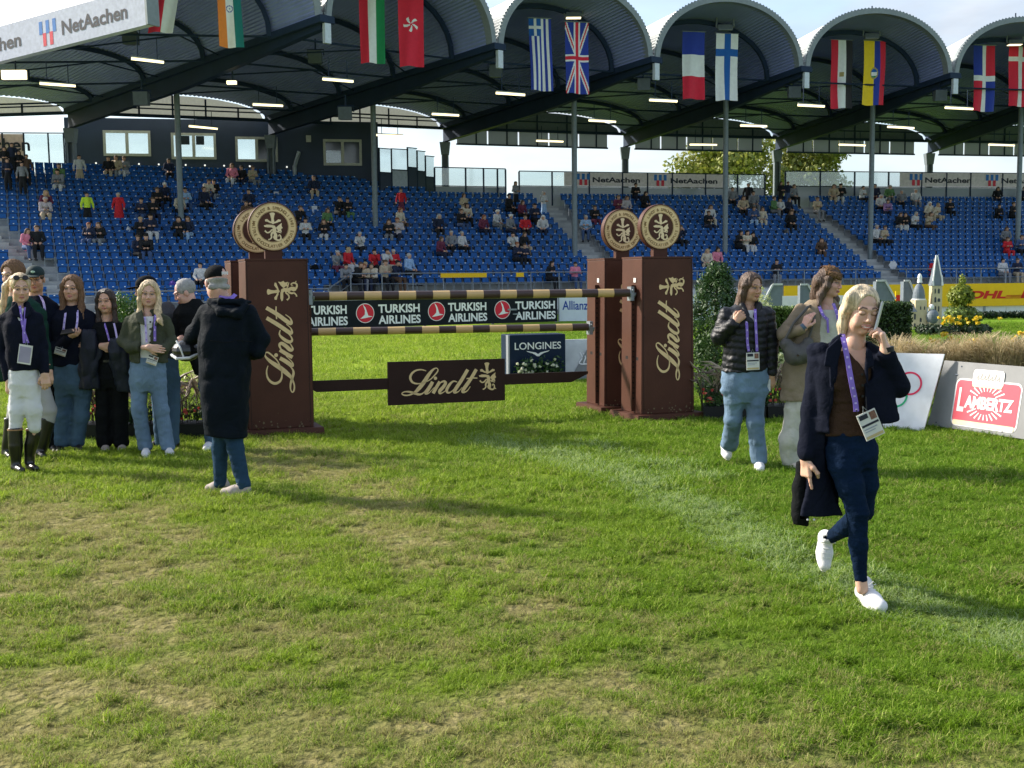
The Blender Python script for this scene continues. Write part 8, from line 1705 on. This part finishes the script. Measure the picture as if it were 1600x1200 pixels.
def seated(lean=0.0, arms='lap', hair='short', turn=0.0, hat=False):
    ch = (0, -.10-lean*.25, .98-lean*.06); nk = (0, -.10-lean*.34, 1.12-lean*.08); hd = (turn*.02, -.12-lean*.42, 1.25-lean*.10); sh = lambda q: (q*.17, -.09-lean*.30, 1.06-lean*.07)
    T_ = [([(0, -.05, .56), (0, -.06, .75), ch], [.15, .145, .14]), ([sh(-1), sh(1)], [.075, .075])]
    S_ = [([hd, (hd[0], hd[1]-.01, hd[2]-.06)], [.085, .068]), ([nk, hd], [.05, .05])]
    if arms == 'lap': ha = lambda q: (q*.06, -.42, .66); el = lambda q: (q*.25, -.12-lean*.2, .80)
    elif arms == 'knees': ha = lambda q: (q*.05, -.58, .74); el = lambda q: (q*.20, -.42, .72)
    elif arms == 'cross': ha = lambda q: (-q*.10, -.30, .86); el = lambda q: (q*.24, -.14, .84)
    elif arms == 'face': ha = lambda q: (q*.05, -.22-lean*.4, 1.14) if q > 0 else (-.08, -.36, .76); el = lambda q: (q*.20, -.30, .86)
    for q in (-1, 1): T_.append(([sh(q), el(q), tuple((np.array(el(q))+(np.array(ha(q))-el(q))*.75).tolist())], [.07, .055, .045])); S_.append(([tuple((np.array(el(q))+(np.array(ha(q))-el(q))*.78).tolist()), ha(q)], [.036, .042]))
    B_ = []; Z_ = []
    for q in (-1, 1): B_.append(([(q*.09, -.05, .56), (q*.12, -.48, .55), (q*.12, -.50, .14)], [.105, .078, .058])); Z_.append(([(q*.12, -.50, .06), (q*.125, -.64, .035)], [.050, .042]))
    H_ = [([(hd[0], hd[1]+.025, hd[2]+.030)], [(.098, .105, .092)])]
    if hair == 'long': H_ += [([(q*.075+hd[0], hd[1]+.01, hd[2]+.02), (q*.085, hd[1]+.05, hd[2]-.12), (q*.07, hd[1]+.06, hd[2]-.22)], [.04, .045, .03]) for q in (-1, 1)]
    if hat: H_ += [([(hd[0], hd[1]-.13, hd[2]+.05), (hd[0], hd[1]-.05, hd[2]+.06)], [.02, .05])]
    return [(SKIN, S_), (TOP, T_), (BOT, B_), (HAIR, H_), (SHOE, Z_)]
def standing(hair='short', dress=False, arms='down'):
    hd = (0, -.02, 1.58); S_ = [([hd, (0, -.03, 1.52)], [.088, .07]), ([(0, 0, 1.42), hd], [.05, .05])]; T_ = [([(0, 0, .98), (0, 0, 1.15), (0, 0, 1.32)], [.15, .145, .15]), ([(-.17, 0, 1.38), (.17, 0, 1.38)], [.08, .08])]
    for q in (-1, 1):
        el = (q*.26, .0, 1.12); ha = (q*.27, -.06, .88) if arms == 'down' else (q*.05, -.26, 1.10); T_.append(([(q*.17, 0, 1.36), el, tuple((np.array(el)+(np.array(ha)-el)*.7).tolist())], [.07, .055, .045])); S_.append(([tuple((np.array(el)+(np.array(ha)-el)*.75).tolist()), ha], [.036, .045]))
    B_ = [([(0, 0, .95), (q*.10, 0, .50), (q*.11, 0, .12)], [.14, .10, .07]) for q in (-1, 1)] if not dress else []
    if dress: T_.append(([(0, 0, 1.0), (0, 0, .6), (0, 0, .22)], [.17, .21, .24])); B_ = [([(-.08, 0, .3), (-.08, 0, .1)], [.05, .05]), ([(.08, 0, .3), (.08, 0, .1)], [.05, .05])]
    Z_ = [([(q*.11, 0, .05), (q*.12, -.14, .035)], [.05, .042]) for q in (-1, 1)]; H_ = [([(0, .01, 1.61)], [(.10, .108, .095)])]
    if hair == 'long': H_ += [([(q*.08, .0, 1.6), (q*.085, .04, 1.42), (q*.07, .05, 1.32)], [.04, .045, .03]) for q in (-1, 1)]
    return [(SKIN, S_), (TOP, T_), (BOT, B_), (HAIR, H_), (SHOE, Z_)]
VAR = {}
for nm, gr in (('a', seated(.0, 'lap')), ('b', seated(.7, 'knees')), ('c', seated(.1, 'cross')), ('d', seated(.35, 'face')), ('e', seated(.15, 'lap', 'long', 1)), ('f', seated(.5, 'lap', 'long', -1)), ('g', seated(.2, 'lap', hat=True)), ('h', seated(.3, 'cross', 'long')), ('S', standing()), ('T', standing('long', arms='front')), ('D', standing('short', True))): VAR[nm] = spec_mesh('spectator_'+nm, gr)
CC = {'white': (.52, .52, .53), 'black': (.012, .013, .016), 'navy': (.015, .022, .05), 'grey': (.20, .21, .23), 'red': (.50, .02, .03), 'pink': (.62, .20, .28), 'beige': (.42, .34, .24), 'light blue': (.28, .42, .62), 'maroon': (.14, .03, .06), 'yellow': (.55, .75, .05), 'orange': (.6, .22, .05), 'green': (.10, .20, .08), 'cream': (.55, .48, .38), 'brown': (.10, .06, .04), 'blue': (.05, .09, .20), 'lilac': (.30, .18, .38), 'striped': (.45, .40, .42)}
def cm(c): return mat('spectator_cloth_'+c.replace(' ', '_'), CC[c], .85, 0, .15, 14)
HC = {'d': ('dark haired', (.02, .014, .01)), 'b': ('brown haired', (.10, .06, .035)), 'y': ('blond', (.38, .28, .15)), 'g': ('grey haired', (.40, .39, .38)), 'w': ('white capped', (.72, .72, .70)), 'k': ('black capped', (.012, .012, .014)), 'r': ('red haired', (.25, .09, .04))}
SP_ = []
def S(s):
    for ln in s.strip().split('\n'):
        for it in ln.split(';'):
            it = it.strip()
            if it: a = it.split(','); SP_.append((float(a[0]), float(a[1]), a[2].strip(), a[3].strip(), a[4].strip(), a[5].strip()))
S('''167,252,black,beige,a,b; 184,254,beige,grey,a,b; 201,254,grey,white,c,b; 264,254,navy,black,a,d; 91,268,green,grey,b,b; 100,275,grey,white,b,d; 123,250,white,beige,S,d
364,262,pink,white,e,b; 378,262,black,navy,a,d; 394,267,beige,grey,c,b; 316,288,cream,navy,b,b; 331,288,black,grey,c,d; 253,296,navy,black,g,w; 250,305,black,navy,c,b
75,303,maroon,blue,f,y; 73,318,striped,beige,b,g; 135,310,yellow,black,S,d; 184,304,red,red,D,g; 229,314,navy,blue,c,d; 243,317,black,navy,c,b; 274,312,cream,black,e,b; 292,304,light blue,blue,c,d; 310,302,navy,black,a,b
216,342,black,black,c,y; 234,343,navy,white,c,d; 280,344,black,black,h,d; 293,345,navy,light blue,e,b; 134,357,navy,blue,c,r; 157,358,black,grey,h,b; 34,369,pink,blue,e,b; 50,368,black,black,a,b; 206,372,navy,black,c,b; 224,376,black,blue,b,d; 310,414,white,black,a,k; 390,301,navy,black,a,d; 389,322,brown,beige,a,b
483,286,navy,beige,a,b; 523,314,black,black,d,b; 536,312,black,green,c,d; 471,333,black,navy,d,b; 478,345,white,black,c,d; 504,334,green,black,e,b; 508,346,black,white,h,b; 569,366,white,black,d,g
625,303,red,maroon,S,b; 628,334,cream,brown,e,r; 612,347,black,grey,h,b; 625,348,striped,navy,c,r; 682,342,navy,black,e,g; 706,366,grey,black,a,g; 717,367,white,black,a,g; 686,376,maroon,navy,e,b
524,400,grey,maroon,d,g; 541,399,red,white,e,y; 587,400,red,black,d,d; 602,399,white,cream,d,d; 618,397,red,beige,c,g; 639,410,light blue,black,a,g; 557,424,black,black,b,b; 572,421,black,navy,c,y; 589,424,cream,black,b,b; 602,428,beige,black,c,b; 620,425,navy,brown,d,k; 545,447,grey,black,b,d; 566,444,beige,grey,b,r
723,310,beige,white,T,b; 725,323,white,black,c,d; 730,330,cream,black,f,d; 716,333,black,blue,c,b; 755,342,maroon,navy,e,r; 768,333,white,grey,g,w; 796,344,grey,navy,g,w; 795,367,white,black,d,d; 810,370,black,beige,e,b; 806,388,navy,black,c,r; 820,389,navy,black,c,b; 789,309,black,black,a,k; 804,288,grey,black,T,b; 806,322,maroon,black,e,b
820,342,red,black,a,b; 842,341,white,navy,e,w; 848,303,white,light blue,T,g; 833,327,navy,black,c,d; 850,434,black,black,h,d; 893,432,pink,blue,c,d; 915,340,grey,navy,a,d; 909,341,light blue,blue,c,g; 921,331,black,maroon,c,b; 968,315,maroon,black,c,b; 991,295,black,navy,c,d; 1007,306,black,black,e,d; 1062,360,navy,black,d,b; 980,312,striped,navy,e,b
1098,333,black,navy,c,b; 1110,330,white,cream,e,b; 1152,366,black,black,h,d; 1160,365,cream,white,h,d; 1175,367,black,white,e,d; 1098,396,cream,beige,e,y; 1112,393,pink,navy,e,d; 1143,303,grey,black,a,b; 1167,295,black,black,S,d; 1165,313,beige,black,e,b; 1180,306,grey,grey,a,d; 1175,328,blue,light blue,c,b; 1187,329,cream,cream,e,b
1218,280,black,black,T,d; 1229,282,navy,blue,S,d; 1237,296,grey,black,e,b; 1207,312,green,grey,a,b; 1219,313,white,black,e,d; 1233,316,navy,black,e,b; 1238,336,black,black,e,b; 1278,374,brown,brown,f,b; 1275,314,beige,grey,c,b; 1304,296,beige,beige,e,b; 1315,295,black,white,c,d; 1346,295,white,black,c,d; 1369,293,navy,maroon,a,k; 1383,295,green,grey,e,g; 1377,312,white,black,e,g; 1388,314,lilac,navy,b,b; 1408,303,grey,black,a,g; 1426,304,white,grey,a,g
1403,335,black,white,e,b; 1417,337,black,white,h,d; 1430,336,white,black,h,g; 1444,324,cream,beige,e,w; 1455,327,cream,beige,h,y; 1447,336,beige,brown,h,b; 1367,362,white,black,a,g; 1379,363,beige,black,c,b; 1479,317,black,black,c,b; 1561,292,black,navy,e,d; 1562,326,black,black,b,d; 1575,327,black,black,c,b; 1574,360,grey,brown,e,b; 1567,376,red,red,c,b; 1589,380,blue,black,c,b; 1568,428,white,grey,a,k; 1581,426,navy,beige,c,b; 1452,427,red,red,g,w; 1213,436,black,grey,c,d; 1597,295,navy,black,a,d''')
occ = []; rows_ = {}; objs = []
for px, py, top, bot, v, hc in SP_:
    st = v in 'STD'; hz = 1.60 if st else 1.27; b = find_row(px, py, hz); e, k, s_, x, y, a = b
    off = k*TREAD+(.10 if not st else -.05)
    if st: x, y, a = rowpt(s_, k*TREAD-.12)
    else:
        s_ = round((s_-3.0)/.505)*.505+3.0; x, y, a = rowpt(s_, k*TREAD+.02); occ.append((k, s_))
    me = VAR[v]; o = inst('person', me, None, (x, y, Z0+k*RISE-(0 if st else .06)), a+random.uniform(-.6, .6)); q_ = random.uniform(1.14, 1.26) if not st else random.uniform(1.02, 1.12); o.scale = (q_*random.uniform(1, 1.1), q_, q_)
    sk = mat('spectator_skin', (.50, .29, .20), .5, 0, .1)
    for i, m_ in enumerate((sk, cm(top), cm(bot), mat('spectator_hair_'+hc, HC[hc][1], .7, 0, .15), mat('spectator_shoe', (.03, .03, .035), .6))): o.material_slots[i].link = 'OBJECT'; o.material_slots[i].material = m_
    blk = 'left' if px < 500 else 'centre left' if px < 880 else 'centre right' if px < 1240 else 'right'
    ht = 'top rows' if py < 300 else 'upper rows' if py < 335 else 'middle rows' if py < 385 else 'lowest rows'
    objs.append((px, py, o, top, bot, v, hc, blk, ht))
ordn = ['leftmost', 'second from left', 'third from left', 'fourth from left', 'fifth from left', 'sixth from left', 'seventh from left', 'eighth from left', 'ninth from left', 'tenth from left', 'eleventh from left', 'twelfth from left', 'thirteenth from left', 'fourteenth from left', 'fifteenth from left', 'sixteenth from left', 'seventeenth from left', 'eighteenth from left']
from collections import defaultdict
G_ = defaultdict(list)
for q in objs: G_[(q[7], q[8])].append(q)
for key, L_ in G_.items():
    for i, (px, py, o, top, bot, v, hc, blk, ht) in enumerate(sorted(L_, key=lambda t: t[0])):
        act = 'standing' if v in 'ST' else ('in long dress' if v == 'D' else 'seated'); dr = '%s top' % top
        tag(o, '%s %s spectator, %s, %s of the %s %s' % (HC[hc][0], act, dr, ordn[i], blk, ht), 'person', 'spectators in the grandstand')
lay_seats(occ)
# loose things left on seats, crowd at the top left corner and passers-by behind the glass
def on_seat(px, py, fn, label, cat, hz=.6):
    e, k, s_, x, y, a = find_row(px, py, hz); o = fn(); o.location = (x, y-.15, Z0+k*RISE+hz-.1); tag(o, label, cat); return o
def blob(nm, r, m_):
    g = SD((-.4, -.4, -.3), (.4, .4, .3), .025); g.ell((0, 0, 0), r, 0); g.wrinkle(.03, 6, 3); V, Q = g.mesh(); o = bpy.data.objects.new(nm, np_mesh(nm, [(V, Q)], m_)); COL.objects.link(o); return o
on_seat(112, 360, lambda: blob('backpack', (.30, .2, .16), C_black), 'black bag lying on a seat right of the couple in maroon and stripes', 'bag')
on_seat(202, 360, lambda: blob('jacket', (.14, .1, .16), C_white), 'pale jacket draped over a seat beside two seated men', 'jacket')
on_seat(272, 436, lambda: blob('jacket', (.2, .12, .18), cloth('purple_cloth', (.10, .06, .30))), 'purple jacket lying over a seat near the white shirted person', 'jacket')
on_seat(492, 322, lambda: MB().box((-.16, -.02, -.2), (.16, .02, .2)).build('poster', C_white), 'white paper sheet on a seat in the centre left upper rows', 'paper')
on_seat(433, 297, lambda: MB().box((-.16, -.02, -.05), (.12, .02, .1)).build('paper', C_white), 'small white paper on a seat right of the golden disc', 'paper')
on_seat(493, 414, lambda: blob('jacket', (.22, .15, .26), C_black), 'black jacket with white lining heaped on a seat right of the left wing', 'jacket')
on_seat(1228, 360, lambda: blob('backpack', (.16, .15, .30), mat('bag_black_white', (.10, .10, .10), .7, 0, .6, 8)), 'black and white bag on a seat in the right block below the stairs', 'bag')
on_seat(1394, 416, lambda: MB().cyl((0, 0, 0), (0, 1, 0), .26, .04, 6).build('round_sign', C_white), 'white hexagonal disc standing beside the right aisle', 'sign')
for q, (px, py, c_) in enumerate(((8, 232, 'black'), (20, 226, 'navy'), (30, 238, 'black'), (42, 244, 'brown'), (12, 250, 'navy'), (35, 256, 'grey'))):
    e, k, s_, x, y, a = find_row(px, max(262, py+20), 1.6); o = inst('person', VAR['S' if q % 2 else 'T'], None, (x, y, at(px, py, y).z-1.6), a)
    for i, m_ in enumerate((mat('spectator_skin', (.50, .29, .20), .5), cm(c_), cm('black'), mat('spectator_hair_d', HC['d'][1], .7), mat('spectator_shoe', (.03, .03, .035), .6))): o.material_slots[i].link = 'OBJECT'; o.material_slots[i].material = m_
    tag(o, 'standing spectator in %s at the far left edge before the pink cloth, %s of six' % (c_, ordn[q].split(' ')[0] if q else 'first'), 'person', 'people standing at the far left')
